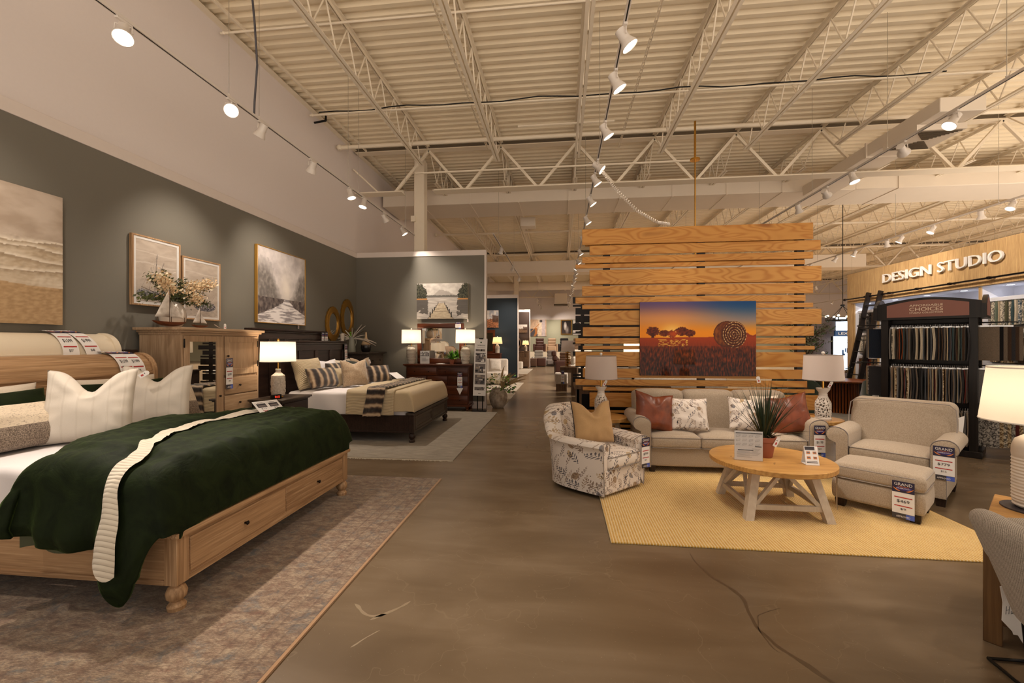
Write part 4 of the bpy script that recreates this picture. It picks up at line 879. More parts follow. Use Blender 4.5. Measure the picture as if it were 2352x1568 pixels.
# table lamps
def lamp_jar(label, loc, s=1.0, group=None, lit=True, power=14, shade_mat='shade_lit', sw=.235, sh=.325, body='ceramic_banded', z_sh=.50, taper=.985, rz=0):
    T = thing('table_lamp', label, 'table lamp', loc, rz, group)
    b = MB(mat=body); prof = [(.085, 0), (.088, .01), (.10, .1), (.118, .22), (.12, .30), (.105, .36), (.072, .395), (.05, .405), (.055, .43), (.05, .435)]
    out = []
    for k in range(len(prof) - 1):
        for q in range(4): t = q / 4; out.append((lerp(prof[k][0], prof[k + 1][0], t) * s, lerp(prof[k][1], prof[k + 1][1], t) * s))
    out.append((prof[-1][0] * s, prof[-1][1] * s)); b.lathe([(r * (1 + .02 * math.sin(z / s * 150)), z) for r, z in out], 28); b.build('ceramic_base', None, T)
    for q in (-1, 1):
        b = MB(mat=body); b.tube([(q * .05 * s, 0, .425 * s), (q * .085 * s, 0, .43 * s), (q * .09 * s, 0, .40 * s), (q * .08 * s, 0, .375 * s)], .01 * s, 8); b.build('handle', None, T)
    lamp_top(T, s, z_sh, sw, sh, taper, shade_mat, lit, power); return T
def lamp_top(T, s, z_sh, sw, sh, taper, shade_mat, lit, power, finial='white_gloss', zn=.43):
    b = MB(mat='brass'); b.cyl((0, 0, zn * s), (0, 0, (z_sh + .06) * s), .012, 10); b.m('white_gloss'); b.cyl((0, 0, (z_sh + .05) * s), (0, 0, (z_sh + .12) * s), .017, 10)
    b.m('brass'); b.tube([(0, 0, (z_sh + .05) * s)] + [(.06 * math.sin(PI * k / 8), 0, (z_sh + .05) * s + (sh + .0) * s * k / 8) for k in range(1, 8)] + [(0, 0, (z_sh + sh + .01) * s)], .0025, 5); b.build('stem', None, T)
    b = MB(mat=shade_mat); n = 48; r0 = sw * s; r1 = sw * taper * s; z0 = z_sh * s; z1 = (z_sh + sh) * s
    b.rings([[(r * math.cos(2 * PI * i / n), r * math.sin(2 * PI * i / n), z) for i in range(n)] for r, z in ((r0, z0), (lerp(r0, r1, .5), (z0 + z1) / 2), (r1, z1))], False); S = b.build('lamp_shade', None, T)
    b = MB(mat='shade_trim' if shade_mat == 'shade_cool' else 'white_gloss')
    for r, z in ((r0 + .001, z0), (r1 + .001, z1)): b.rings([[(rr * math.cos(2 * PI * i / n), rr * math.sin(2 * PI * i / n), zz) for i in range(n)] for rr, zz in ((r, z - .004), (r + .002, z), (r, z + .004))], False)
    b.build('shade_trim', None, S)
    b = MB(mat=finial); b.ball((0, 0, (z_sh + sh + .028) * s), .02 * s, 12); b.cyl((0, 0, (z_sh + sh) * s), (0, 0, (z_sh + sh + .02) * s), .005, 6); b.build('finial', None, T)
    if power:
        L = bpy.data.lights.new('lamp_bulb', 'POINT'); L.energy = power * BULB; L.color = (1.0, .80, .58); L.shadow_soft_size = .045
        o = bpy.data.objects.new('lamp_bulb', L); col.objects.link(o); o.parent = T; o.location = (0, 0, (z_sh + sh * .45) * s)
lamp_jar('lit jar lamp on the left end of the cherry dresser', (-3.64, 10.12, 1.11), 1.0, 'jar lamps on the cherry dresser')
lamp_jar('lit jar lamp on the right end of the cherry dresser', (-2.29, 10.12, 1.11), 1.0, 'jar lamps on the cherry dresser')
# things on the dresser
b = MB((-3.28, 10.05, 1.11), 'acrylic'); b.box(-3.40, -3.16, 10.045, 10.049, 1.11, 1.43); b.m('paper'); b.box(-3.395, -3.165, 10.049, 10.051, 1.115, 1.425)
random.seed(3)
for i in range(14):
    x = -3.38 + (i % 7) * .03; z = 1.30 + (i // 7) * .055; b.m(random.choice(['ink', 'ink_grey', 'tag_slate'])); b.box(x, x + random.uniform(.014, .027), 10.0435, 10.0445, z, z + random.uniform(.02, .048))
for i in range(4): b.m('ink_grey'); b.box(-3.36, -3.36 + random.uniform(.1, .16), 10.0435, 10.0445, 1.25 - i * .022, 1.255 - i * .022)
b.build('sign_holder', None, None, 'acrylic sign with room photos standing on the cherry dresser', 'sign')
b = MB((-2.85, 10.0, 1.11), 'paper'); b.grid(lambda u, v: (-2.99 + u * .32, 9.97 + v * .11, 1.112 + .012 * math.sin(u * 5) * v), 10, 4); b.build('paper_leaflet', None, None, 'white leaflet lying on the cherry dresser beside the fern', 'leaflet')
def pot_plant(label, loc, r, h, nfr, L, mats, potmat='terracotta', name='potted_fern', cat='plant', droop=.5, wid=.03):
    T = thing(name, label, cat, loc); b = MB(mat=potmat); b.lathe([(r * .72, 0), (r * .95, h * .78), (r * 1.06, h * .8), (r * 1.08, h), (r * .98, h), (r * .9, h * .86)], 24); b.build('pot', None, T)
    b = MB(mat='soil'); b.lathe([(r * .9, h * .84), (r * .4, h * .9), (.002, h * .92)], 16); b.build('soil', None, T)
    b = MB()
    for i in range(nfr):
        a = random.uniform(0, 2 * PI); l = L * random.uniform(.6, 1); e = random.uniform(.1, 1.0); b.m(random.choice(mats)); pts = []
        for k in range(7):
            t = k / 6; rad = l * e * t; z = h * .9 + l * (1 - .45 * e) * t - droop * l * e * t * t; pts.append(Vector((rad * math.cos(a), rad * math.sin(a), z)))
        sd = Vector((-math.sin(a), math.cos(a), 0))
        for k in range(6):
            w0 = wid * math.sin(PI * (k + .4) / 7); w1 = wid * math.sin(PI * (k + 1.4) / 7)
            b.f([b.v(pts[k] - sd * w0), b.v(pts[k] + sd * w0), b.v(pts[k + 1] + sd * w1), b.v(pts[k + 1] - sd * w1)])
    b.build('fronds', None, T); return T
random.seed(11); pot_plant('bright green fern in a terracotta pot on the cherry dresser', (-2.60, 10.02, 1.11), .06, .11, 110, .30, ['leaf_bright', 'leaf_bright', 'leaf_deep'], wid=.014)
# low espresso chest in the corner with vases
O = (-4.72, 9.75, 0); T = thing('corner_chest', 'dark espresso chest with vases in the corner behind the second bed', 'chest', O)
b = MB(O, 'espresso_grey'); b.box(-5.17, -4.40, 9.3, 10.2, .08, 1.34, .004); b.build('carcass', None, T)
b = MB(O, 'espresso_grey'); b.box(-5.18, -4.32, 9.24, 10.25, 1.365, 1.40, .008, 2); b.box(-5.18, -4.36, 9.27, 10.22, 1.34, 1.366, .004); b.build('top', None, T)
for k in range(5):
    b = MB(O, 'espresso_grey'); b.box(-4.405, -4.385, 9.34, 10.16, .12 + k * .243, .34 + k * .243, .005, 1); d = b.build('drawer', None, T)
    for y in (9.55, 9.95): knob(d, O, (-4.385, y, .23 + k * .243), (1, 0, 0), 'dark_bronze', .013)
dresser_feet(T, O, -5.1, -4.46, 9.36, 10.14, 'espresso_grey', .09)
b = MB((-4.86, 9.5, 1.40), 'vase_grey_green'); b.t(Tm(-4.86, 9.50, 1.40)); b.lathe([(.085, 0), (.09, .01), (.072, .2), (.058, .33), (.062, .36), (.055, .362), (.05, .34)], 24); b.tube([(.06, 0, .31), (.10, 0, .30), (.11, 0, .22), (.078, 0, .14)], .01, 8)
b.build('pitcher_vase', None, None, 'tall grey green pitcher holding white plumes on the corner chest', 'vase')
b = MB((-4.86, 9.5, 1.72)); random.seed(5)
for i in range(34):
    a = random.uniform(-1.3, 1.5); l = random.uniform(.22, .58); tw = random.uniform(-.3, .3); l *= .62 if a < -.2 else 1; pts = []
    for k in range(8): t = k / 7; pts.append((-4.86 + l * math.sin(a) * t * 1.15 + .0, 9.5 + tw * l * t, 1.70 + l * math.cos(a) * t * .9 - .30 * abs(a) * l * t * t))
    b.m('twig' if i % 5 == 0 else 'plume_white'); b.tube(pts, [.004] + [.0025 + .0055 * math.sin(PI * k / 7.5) for k in range(1, 8)], 5)
for i in range(16): b.m('leaf_bright'); p = Vector((-4.86 + random.uniform(-.07, .07), 9.5 + random.uniform(-.07, .07), 1.78 + random.uniform(-.03, .08))); b.ball(p, random.uniform(.012, .022), 6)
b.build('plume_stems', None, None, 'white feathery stems standing in the grey green pitcher', 'dried flowers')
b = MB((-4.57, 9.62, 1.40), 'two_tone_glaze'); b.t(Tm(-4.57, 9.62, 1.40)); b.lathe([(.07, 0), (.10, .03), (.118, .11), (.112, .18), (.085, .25), (.04, .31), (.028, .35), (.022, .44), (.024, .47), (.016, .47)], 28); b.build('bottle_vase', None, None, 'bottle vase with cream neck and black glazed body on the corner chest', 'vase')
b = MB((-5.02, 9.36, 1.40), 'ceramic_chalk'); b.t(Tm(-5.02, 9.36, 1.40)); b.lathe([(.07, 0), (.08, .06), (.07, .15), (.045, .22), (.038, .3), (.045, .34), (.05, .41), (.032, .43), (.002, .44)], 20); b.build('candle_holder', None, None, 'small chalky candle holder at the left end of the corner chest', 'candle holder')
# ---------------------------------------------------------------- rugs on the bedroom side
b = MB((-1.395, 3.2, 0), 'rug_persian'); b.box(-4.9, -1.395, .2, 4.90, 0.0, .012); tag(b.build('persian_rug', None), 'worn persian style rug in rust, cream and blue under the nearest bed', 'rug')
b = MB((-1.46, 7.7, 0), 'rug_grey'); b.box(-4.6, -1.46, 5.70, 9.80, 0.0, .012); b.m('rug_ivory'); random.seed(4)
x = -4.6
while x < -1.47:
    l = random.uniform(.03, .06); b.hexa([(x, 5.70, .001), (x, 5.70, .008), (x + random.uniform(-.01, .01), 5.70 - l, .001), (x, 5.70 - l, .004), (x + .012, 5.70, .001), (x + .012, 5.70, .008), (x + .014, 5.70 - l, .001), (x + .012, 5.70 - l, .004)]); x += .017
b.build('fringed_rug', None, None, 'grey mottled rug with a cream fringe under the dark bed', 'rug')
b = MB((-2.2, 12.2, 0), 'rug_ivory'); b.box(-4.6, -1.45, 11.0, 13.6, 0, .012); b.build('area_rug', None, None, 'pale rug behind the flower pot, first rug beyond the green partition', 'rug')
b = MB((-2.2, 15.6, 0), 'rug_ivory'); b.box(-4.6, -1.5, 14.3, 17.3, 0, .012); b.build('area_rug', None, None, 'pale rug in front of the dark blue partition', 'rug')
b = MB((-2.2, 23.6, 0), 'rug_ivory'); b.box(-4.6, -1.75, 22.5, 27, 0, .012); b.build('area_rug', None, None, 'pale rug in front of the brown partition', 'rug')

# ---------------------------------------------------------------- beds
BUN = [(.030, 0), (.046, .012), (.050, .035), (.036, .055), (.030, .062), (.052, .085), (.056, .115), (.044, .145), (.032, .155), (.034, .17)]
def bun_foot(T, org, x, y, mat, s=1.0):
    b = MB(org, mat); b.lathe([(r * s, z * s) for r, z in BUN], 24, x, y); b.build('bun_foot', None, T)
def bed_frame(T, O, xf, y0, y1, xh, mat, mata, matu, drawers, ztop=.485):
    """footboard outer face at x = xf, sides at y0 and y1, headboard end at xh"""
    z0 = .165
    for y, s in ((y0, 1), (y1, -1)):
        b = MB(O, matu); b.box(xf - .085, xf, min(y, y + s * .085), max(y, y + s * .085), z0, ztop - .035, .003); b.build('footpost', None, T)
        bun_foot(T, O, xf - .042, y + s * .042, matu); bun_foot(T, O, xh + .05, y + s * .05, matu)
        b = MB(O, mat); b.box(xh, xf - .085, min(y + s * .012, y + s * .05), max(y + s * .012, y + s * .05), z0 + .02, ztop - .04, .003); b.box(xh, xf - .085, min(y, y + s * .05), max(y, y + s * .05), z0, z0 + .03, .003); b.build('side_rail', None, T)
    b = MB(O, mata); b.box(xf - .07, xf - .012, y0 + .08, y1 - .08, z0, ztop - .04); b.box(xf - .06, xf - .002, y0 + .085, y1 - .085, z0, z0 + .035, .003); b.box(xf - .06, xf - .002, y0 + .085, y1 - .085, ztop - .06, ztop - .03, .003); b.build('footboard', None, T)
    b = MB(O, mata); b.box(xf - .13, xf + .022, y0 - .022, y1 + .022, ztop - .034, ztop, .007, 2); b.build('footboard_cap', None, T)
    ym = (y0 + y1) / 2; w = y1 - y0
    for a, c in ((y0 + .10, ym - .006), (ym + .006, y1 - .10)):
        if drawers:
            b = MB(O, mata); b.box(xf - .03, xf - .005, a, c, z0 + .045, ztop - .068, .003); d = b.build('drawer', None, T); knob(d, O, (xf - .005, (a + c) / 2, (z0 + ztop) / 2 - .01), (1, 0, 0), 'dark_bronze', .015)
        else:
            b = MB(O, mata)
            for q in ((a, a + .06, z0 + .04, ztop - .065), (c - .06, c, z0 + .04, ztop - .065), (a + .06, c - .06, z0 + .04, z0 + .085), (a + .06, c - .06, ztop - .11, ztop - .065)): b.box(xf - .012, xf - .002, q[0], q[1], q[2], q[3], .003)
            b.build('panel_moulding', None, T)
def mattress(T, O, x0, x1, y0, y1, z0, z1, mat='sheet_white', wr=.006):
    b = MB(O, mat)
    def fn(p, u):
        q = p.copy(); q.y += .014 * math.sin(p.x * 11 + p.z * 9) * (abs(u.y) > .9) * (1 if u.y > 0 else -1); q.z += wr * noise.noise(p * 5) + .012 * (1 - u.x * u.x) * (1 - u.y * u.y) * (u.z > .5); return q
    b.soft(x0, x1, y0, y1, z0, z1, .06, fn, 26, 4); return b.build('mattress', None, T)
# ---- nearest bed
O = (-3.45, 3.29, 0); BED = thing('storage_bed', 'oak storage bed with curved sleigh headboard and two drawers in its footboard', 'bed', O)
bed_frame(BED, O, -2.25, 2.275, 4.305, -4.55, 'oak', 'oak_across', 'oak_upright', True)
def sleigh(T, O, x, y0, y1, z1, mat, matp, mid=.0, npan=3, e=0.05):
    prof_out = [(x - .045, .0 + .1), (x, .1), (x, z1 - .32)] + [(x - .22 + .22 * math.cos(a), z1 - .22 + .22 * math.sin(a) * .95) for a in [PI * .5 * k / 8 for k in range(0, 9)]] + [(x - .30, z1 - .03), (x - .31, z1 - .07), (x - .25, z1 - .06)] + [(x - .22 + .17 * math.cos(a), z1 - .235 + .17 * math.sin(a)) for a in [PI * .5 * k / 6 for k in range(6, -1, -1)]]
    for q0, q1 in ((y0, y0 + .06), (y1 - .06, y1)):
        b = MB(O, mat); b.prism([(px + .012 * (1 if k < 12 else 0), pz + (.012 if k > 2 and k < 12 else 0)) for k, (px, pz) in enumerate(prof_out)], q0, q1, 'y'); b.build('sleigh_end', None, T)
    b = MB(O, matp); b.prism([p for p in prof_out], y0 + .06, y1 - .06, 'y'); b.build('rolled_panel', None, T)
    b = MB(O, matp); b.box(x - .03, x + .014, y0 + .06, y1 - .06, z1 - .36, z1 - .27, .004); b.box(x - .03, x + .012, y0 + .06, y1 - .06, .5, .62, .004); b.box(x - .06, x + .016, y0 + .06, y1 - .06, z1 - .235, z1 - .215, .003); b.build('crosspiece', None, T)
    for k in range(npan + 1):
        y = lerp(y0 + .06, y1 - .16, k / npan); b = MB(O, mat); b.box(x - .03, x + .012, y, y + .10, .62, z1 - .36, .003); b.build('stile', None, T)
sleigh(BED, O, -4.57, 2.20, 4.37, 1.50, 'oak_upright', 'oak_across')
mattress(BED, O, -4.52, -2.40, 2.335, 4.245, .35, .80)
# white sleigh headboard standing behind
O = (-4.99, 3.3, 0); T = thing('sleigh_headboard', 'white painted sleigh headboard standing against the wall behind the oak bed', 'headboard', O); sleigh(T, O, -4.86, 2.35, 4.22, 1.715, 'cream_paint', 'cream_paint')

# comforter: a sheet of surface wrapped over the bed, hem path across (u) and length (v)
def comf_xb(y): return -3.24 - .28 * sstep(2.30, 2.80, y) - .14 * sstep(2.7, 3.4, y) + .46 * sstep(3.5, 4.3, y)
def comf_hem(x): return lerp(.50, .40, sstep(-3.4, -2.75, x)) - .29 * math.exp(-((x + 2.475) / .10) ** 2)
STRIP = [(2.0, -2.50), (2.2, -2.50), (2.4, -2.62), (2.63, -2.80), (3.0, -3.02), (3.4, -3.14), (3.8, -3.08), (4.2, -2.92), (4.5, -2.86)]
def strip_x(y):
    for (a, p), (c, q) in zip(STRIP, STRIP[1:]):
        if y <= c: return lerp(p, q, sstep(a, c, y) * .5 + .5 * max(0, min(1, (y - a) / (c - a))))
    return STRIP[-1][1]
def comf_P(u, v):
    # across: near hem (u=0) over the top to the far hem (u=1)
    y0, y1 = 2.335, 4.245; pad = .10
    if u < .22: t = u / .22; side = -1
    elif u > .86: t = (1 - u) / .14; side = 1
    else: t = None; side = 0
    yy = y0 if side < 0 else y1 if side > 0 else lerp(y0, y1, (u - .22) / .64)
    xb = comf_xb(yy); vf = .80
    if v < .06:      # rolled back edge
        a = PI * v / .06; x = xb + .07 - .07 * math.sin(a); zt = .815 + .105 * (1 - math.cos(a)) / 2
    elif v < vf: x = lerp(xb + .07, -2.40, (v - .06) / (vf - .06)); zt = .92
    else:
        a = (v - vf) / (1 - vf) * PI / 2; x = -2.40 + .165 * math.sin(a) + .015 * math.sin(2 * a); zt = .92 - (.92 - .495) * (1 - math.cos(a)) ** .8
    # quilting puff and valley under the strip
    top = .0
    d = x - strip_x(yy); valley = math.exp(-(d / .075) ** 2)
    puff = .040 * math.sin(min(1, max(0, (x - xb) / .55)) * PI) + .025 * math.sin(max(0, min(1, (x + 3.0) / .6)) * PI) + .030 * noise.noise(Vector((x * 2.6, yy * 2.2, 1.7))) + .012 * noise.noise(Vector((x * 9, yy * 5, 4.1))) - .016 * abs(noise.noise(Vector((x * 5 + yy * 3, yy * 11, 7.7)))) - .012 * abs(noise.noise(Vector((x * 13, yy * 6 - x * 4, 2.2))))
    zc = zt + puff * (1 if v < .9 else (1 - v) * 10) - .055 * valley * (1 if v < .85 else 0)
    if side == 0:
        e = min(u - .22, .86 - u) / .64; edge = sstep(0, .10, e); return Vector((x, yy, zc - .03 * (1 - edge) ** 2))
    hem = comf_hem(x) if side < 0 else .55
    if v > vf and side < 0: hem = lerp(hem, .50, sstep(vf, .90, v))
    if v < .06: hem = min(hem, zt)
    th = (1 - t) ; R = .165
    # drop: first round over the edge, then hang
    L = max(.012, (zc - .03) - hem); tot = R * 1.5708 + (L - R) if L > R else R * math.acos(1 - L / R); s = th * tot
    if s < R * 1.5708: a = s / R; yy2 = R * math.sin(a); z = zc - .03 - R * (1 - math.cos(a))
    else: yy2 = R; z = zc - .03 - R - (s - R * 1.5708)
    k = th * th
    fold = (.030 * math.sin(x * 15 + 1.3) + .022 * math.sin(x * 29 + .5) + .03 * noise.noise(Vector((x * 5, z * 3, 9)))) * k
    flare = .05 * sstep(.75, .45, z) * (1 if side < 0 else .5)
    if v > vf and side < 0: x += .015 * k; fold *= .5
    tuck = -.025 * sstep(.86, 1.0, th)
    return Vector((x - (.10 * k if v > .45 and side < 0 and z < .4 else 0) * 0, yy + side * (yy2 + (fold + flare + tuck) * (1 if v < vf else 1 - sstep(vf, .92, v))), z))
b = MB((-3.0, 3.3, .8), 'green_velvet'); b.grid(comf_P, 170, 130); CF = b.build('comforter', None, None, 'dark green velvet comforter spread over the foot of the oak bed', 'comforter', sharp=180)
md = CF.modifiers.new('thick', 'SOLIDIFY'); md.thickness = .03; md.offset = -1
b = MB((-3.0, 2.2, .45), 'leaf_olive'); b.grid(lambda u, v: (lerp(-3.20, -2.72, u), 2.19 + .02 * math.sin(u * 9), lerp(.385, .47, v) + .012 * math.sin(u * 7)), 20, 3); b.build('lining', None, CF, 'olive lining showing under the comforter hem', loc=(0, -1.1, -.35))
def strip_P(u, v):
    uu = lerp(.045, .90, u); y0, y1 = 2.335, 4.245
    yy = y0 if uu < .22 else y1 if uu > .86 else lerp(y0, y1, (uu - .22) / .64)
    ys = yy - .20 * sstep(.22, .05, uu) if uu < .22 else yy
    xs = strip_x(ys) + lerp(-.055, .055, v); xb = comf_xb(yy); vv = .06 + .74 * (xs - xb - .07) / (-2.40 - xb - .07)
    p = comf_P(uu, max(.07, min(.84, vv))); th = max(0, 1 - uu / .22) if uu < .22 else 0; a = min(1.35, th * 3.0 + (.45 if uu < .3 else 0) * sstep(.3, .22, uu)); fa = sstep(.86, .92, uu)
    n = Vector((0, -math.sin(a), math.cos(a))) if not fa else Vector((0, math.sin(fa), math.cos(fa)))
    return p + n * (.030 + .018 * (1 - (2 * v - 1) ** 2))
b = MB((-2.9, 3.2, .85), 'strip_quilt'); b.grid(strip_P, 100, 8); b.build('folded_quilt', None, None, 'narrow folded white quilt laid across the green comforter', 'quilt', sharp=180)
# pillows on the nearest bed
def pil(name, label, cat, mat, w, h, t, loc, rz, lean=-.35, chop=0, seed=0, n=18, pinch=.08, group=None, roll=0, sag=0, trim=None):
    b = MB(mat=mat); b.pillow(w, h, t, chop, n, seed, pinch, sag); o = b.build(name, None, None, label, cat, group, sharp=180); pose(o, (loc[0], loc[1], loc[2] + .022), lean, rz, roll)
    if trim:
        b = MB(mat=trim); pts = []
        for k in range(41):
            v = lerp(-1, 1, k / 40); top = sstep(-.1, 1, v); pts.append((-w / 2 * (1 - pinch * (1 - v * v)), 0, h / 2 * v))
        b.tube(pts, .006, 6); pts = [(-p[0], 0, p[2]) for p in pts]; b.tube(pts, .006, 6); b.build('piping', None, o, 'dark piping on the cushion edge')
    return o
F = PI / 2   # facing the foot of the bed (+x)
pil('bed_pillow', 'ivory sleeping pillow against the oak headboard at the left', 'pillow', 'ivory_slub', .85, .48, .2, (-4.36, 2.72, 1.02), F, -.30, 0, 1)
pil('bed_pillow', 'ivory sleeping pillow against the oak headboard at the right', 'pillow', 'ivory_slub', .85, .48, .2, (-4.36, 3.78, 1.02), F, -.30, 0, 2)
pil('velvet_pillow', 'long green velvet pillow leaning behind the striped lumbar cushion', 'pillow', 'green_velvet', .85, .46, .2, (-4.20, 2.70, 1.00), F + .06, -.42, 0, 3)
pil('velvet_pillow', 'long green velvet pillow half hidden behind the two white cushions', 'pillow', 'green_velvet', .85, .46, .2, (-4.20, 3.72, 1.00), F - .05, -.38, 0, 4)
pil('lumbar_cushion', 'striped lumbar cushion, cream above speckled grey, at the left edge', 'cushion', 'stripe_knit', .98, .36, .19, (-4.00, 2.68, .965), F, -.42, 0, 5, 20, .05)
pil('lumbar_cushion', 'striped lumbar cushion partly hidden behind the right white cushion', 'cushion', 'stripe_knit', .60, .36, .18, (-4.02, 3.98, .96), F - .1, -.40, 0, 6, 18, .05)
pil('white_cushion', 'white square cushion with pressed V top in the middle of the oak bed', 'cushion', 'white_stripe_weave', .56, .60, .24, (-3.80, 3.06, 1.08), .62, -.30, .30, 7, 24, .05)
pil('white_cushion', 'white square cushion with pressed V top nearest the mirrored cabinet', 'cushion', 'white_stripe_weave', .56, .60, .24, (-3.90, 3.72, 1.08), .55, -.30, .26, 8, 24, .05)
hang_tag('white tag with red mark pinned on the right white cushion', (-3.80, 3.55, 1.34), .5, -.4, .9, .045, .08)
# acrylic price sign lying on the comforter
T = thing('sign_stand', 'slanted acrylic sign with two bedding photos standing on the green comforter', 'sign', (-2.86, 3.98, .91), 1.15)
b = MB(mat='acrylic'); b.t(Tm(rx=-1.02)); b.box(-.13, .13, -.002, .002, -.02, .20); b.t(Tm(0, .16, 0, rx=.5)); b.box(-.13, .13, -.002, .002, -.03, .12); b.build('holder', None, T)
b = MB(mat='paper'); b.t(Tm(rx=-1.02)); b.box(-.127, .127, -.0035, -.0022, -.017, .197)
for x in (-.105, .015):
    b.m('tag_slate'); b.box(x, x + .09, -.0045, -.0036, .095, .155); b.m('ink_grey'); b.box(x + .01, x + .08, -.005, -.0045, .105, .13); b.box(x + .02, x + .07, -.0045, -.0036, .165, .171); b.m('ink')
    b.m('tag_red'); b.bar((x + .02, -.0045, .02), (x + .07, -.0045, .045), .008, .002); b.bar((x + .02, -.0045, .045), (x + .07, -.0045, .02), .008, .002)
b.m('ink'); b.text('$12', .05, .02, .0003, (-.06, -.0045, .065)); b.text('$4', .035, .02, .0003, (.06, -.0045, .065)); b.build('insert', None, T)
# ---- mirrored oak cabinet
O = (-4.84, 5.34, 0); T = thing('mirrored_cabinet', 'light oak cabinet with one mirrored door, one small door and four drawers', 'cabinet', O); AR = T
b = MB(O, 'limed_oak_upright'); b.box(-5.14, -4.58, 4.68, 6.00, .08, 1.72, .004); b.build('carcass', None, T)
b = MB(O, 'limed_oak_across'); b.box(-5.17, -4.50, 4.62, 6.06, 1.765, 1.80, .006, 2); b.box(-5.15, -4.53, 4.65, 6.03, 1.74, 1.766, .006, 2); b.box(-5.14, -4.56, 4.67, 6.01, 1.71, 1.742, .004); b.build('crown', None, T)
b = MB(O, 'limed_oak_upright'); b.box(-5.15, -4.555, 4.66, 6.02, 0, .10, .006)
for y in (4.68, 5.30, 5.975): b.box(-4.585, -4.565, y, y + (.03 if y < 5 or y > 5.9 else .035), .10, 1.71, .002)
b.build('face_frame', None, T)
b = MB(O, 'limed_oak_upright'); y0, y1, z0, z1 = 4.715, 5.298, .13, 1.70
for q in ((y0, y0 + .075, z0, z1), (y1 - .10, y1, z0, z1)): b.box(-4.575, -4.553, q[0], q[1], q[2], q[3], .003)
for q in ((z0, z0 + .09), (z1 - .075, z1)): b.box(-4.575, -4.5535, y0 + .075, y1 - .10, q[0], q[1], .003)
d = b.build('mirrored_door', None, T)
b = MB(O, 'mirror'); b.box(-4.572, -4.562, y0 + .07, y1 - .095, z0 + .08, z1 - .07); b.build('mirror_glass', None, d)
for z in (.45, 1.55): b = MB(O, 'black_metal'); b.box(-4.556, -4.548, 4.700, 4.716, z, z + .11, .002); b.build('hinge', None, d)
knob(d, O, (-4.553, 5.245, .90), (1, 0, 0), 'dark_bronze', .015)
b = MB(O, 'limed_oak_upright'); y0, y1, z0, z1 = 5.34, 5.965, 1.165, 1.70
for q in ((y0, y0 + .08, z0, z1), (y1 - .08, y1, z0, z1)): b.box(-4.575, -4.553, q[0], q[1], q[2], q[3], .003)
for q in ((z0, z0 + .08), (z1 - .08, z1)): b.box(-4.575, -4.5535, y0 + .08, y1 - .08, q[0], q[1], .003)
b.box(-4.575, -4.563, y0 + .07, y1 - .07, z0 + .07, z1 - .07); d = b.build('small_door', None, T); knob(d, O, (-4.553, 5.38, 1.43), (1, 0, 0), 'dark_bronze', .016)
for z in (1.26, 1.55): b = MB(O, 'black_metal'); b.box(-4.556, -4.548, 5.965, 5.978, z, z + .09, .002); b.build('hinge', None, d)
for k in range(4):
    z0 = .90 - k * .245; b = MB(O, 'limed_oak_across'); b.box(-4.575, -4.553, 5.34, 5.965, z0, z0 + .23, .004); d = b.build('drawer', None, T); knob(d, O, (-4.553, 5.60, z0 + .115), (1, 0, 0), 'dark_bronze', .015)
price_tag('sale tag hanging from the small door knob of the oak cabinet', '$1999', '$48', (-4.535, 5.40, 1.40), F, 0, .12, .42)
# on the cabinet: vase with hydrangeas, two model boats, two tags
b = MB((-4.90, 4.90, 1.80), 'ceramic_white'); b.t(Tm(-4.90, 4.90, 1.80)); b.lathe([(.05, 0), (.09, .02), (.135, .09), (.145, .16), (.13, .24), (.085, .31), (.055, .335), (.062, .355), (.05, .355)], 28); b.build('round_vase', None, None, 'round white vase holding hydrangeas on the oak cabinet', 'vase')
random.seed(21); HT = thing('hydrangea_bouquet', 'cream hydrangea and green leaf bouquet in the round white vase', 'flowers', (-4.90, 4.90, 2.14))
b = MB((-4.90, 4.90, 2.14))
def sprig(b, p0, p1, rad, n, mats, sz):
    for i in range(n):
        t = random.random(); p = p0.lerp(p1, t) + Vector((random.gauss(0, rad), random.gauss(0, rad), random.gauss(0, rad * .8))); b.m(random.choice(mats)); a = Vector((random.gauss(0, 1), random.gauss(0, 1), random.gauss(0, 1))).normalized(); c = a.orthogonal().normalized(); e = a.cross(c); s = sz * random.uniform(.6, 1.2)
        b.f([b.v(p - c * s), b.v(p + e * s * .55 + a * s * .2), b.v(p + c * s), b.v(p - e * s * .55 + a * s * .2)])
C = Vector((-4.90, 4.90, 2.15)); lf = ['leaf_green', 'leaf_olive', 'leaf_olive', 'leaf_green']
for dst, n in (((-4.78, 4.38, 2.15), 230), ((-4.85, 4.55, 2.43), 190), ((-4.85, 4.72, 2.47), 170), ((-4.88, 5.02, 2.42), 210), ((-4.80, 5.34, 2.14), 220), ((-4.75, 5.2, 2.30), 130), ((-4.70, 4.95, 2.22), 190), ((-4.7, 4.72, 2.28), 120)): sprig(b, C, Vector(dst), .035, n, lf, .022)
for k in range(8): b.m('twig'); d = Vector((random.uniform(-.1, .2), random.uniform(-.5, .45), random.uniform(.05, .3))); b.tube([C - Vector((0, 0, .05)), C + d * .5, C + d], .003, 5)
b.build('foliage', None, HT)
for k, (p0, p1, n, rd) in enumerate(((( -4.72, 4.55, 2.40), (-4.68, 4.66, 2.22), 420, .045), ((-4.72, 4.92, 2.30), (-4.72, 5.32, 2.42), 520, .042), ((-4.68, 4.95, 2.22), (-4.68, 5.05, 2.16), 260, .04))):
    b = MB((-4.90, 4.90, 2.14)); sprig(b, Vector(p0), Vector(p1), rd, n, ['hydrangea', 'hydrangea', 'bloom_white'], .020); b.build('hydrangea_head', None, HT)
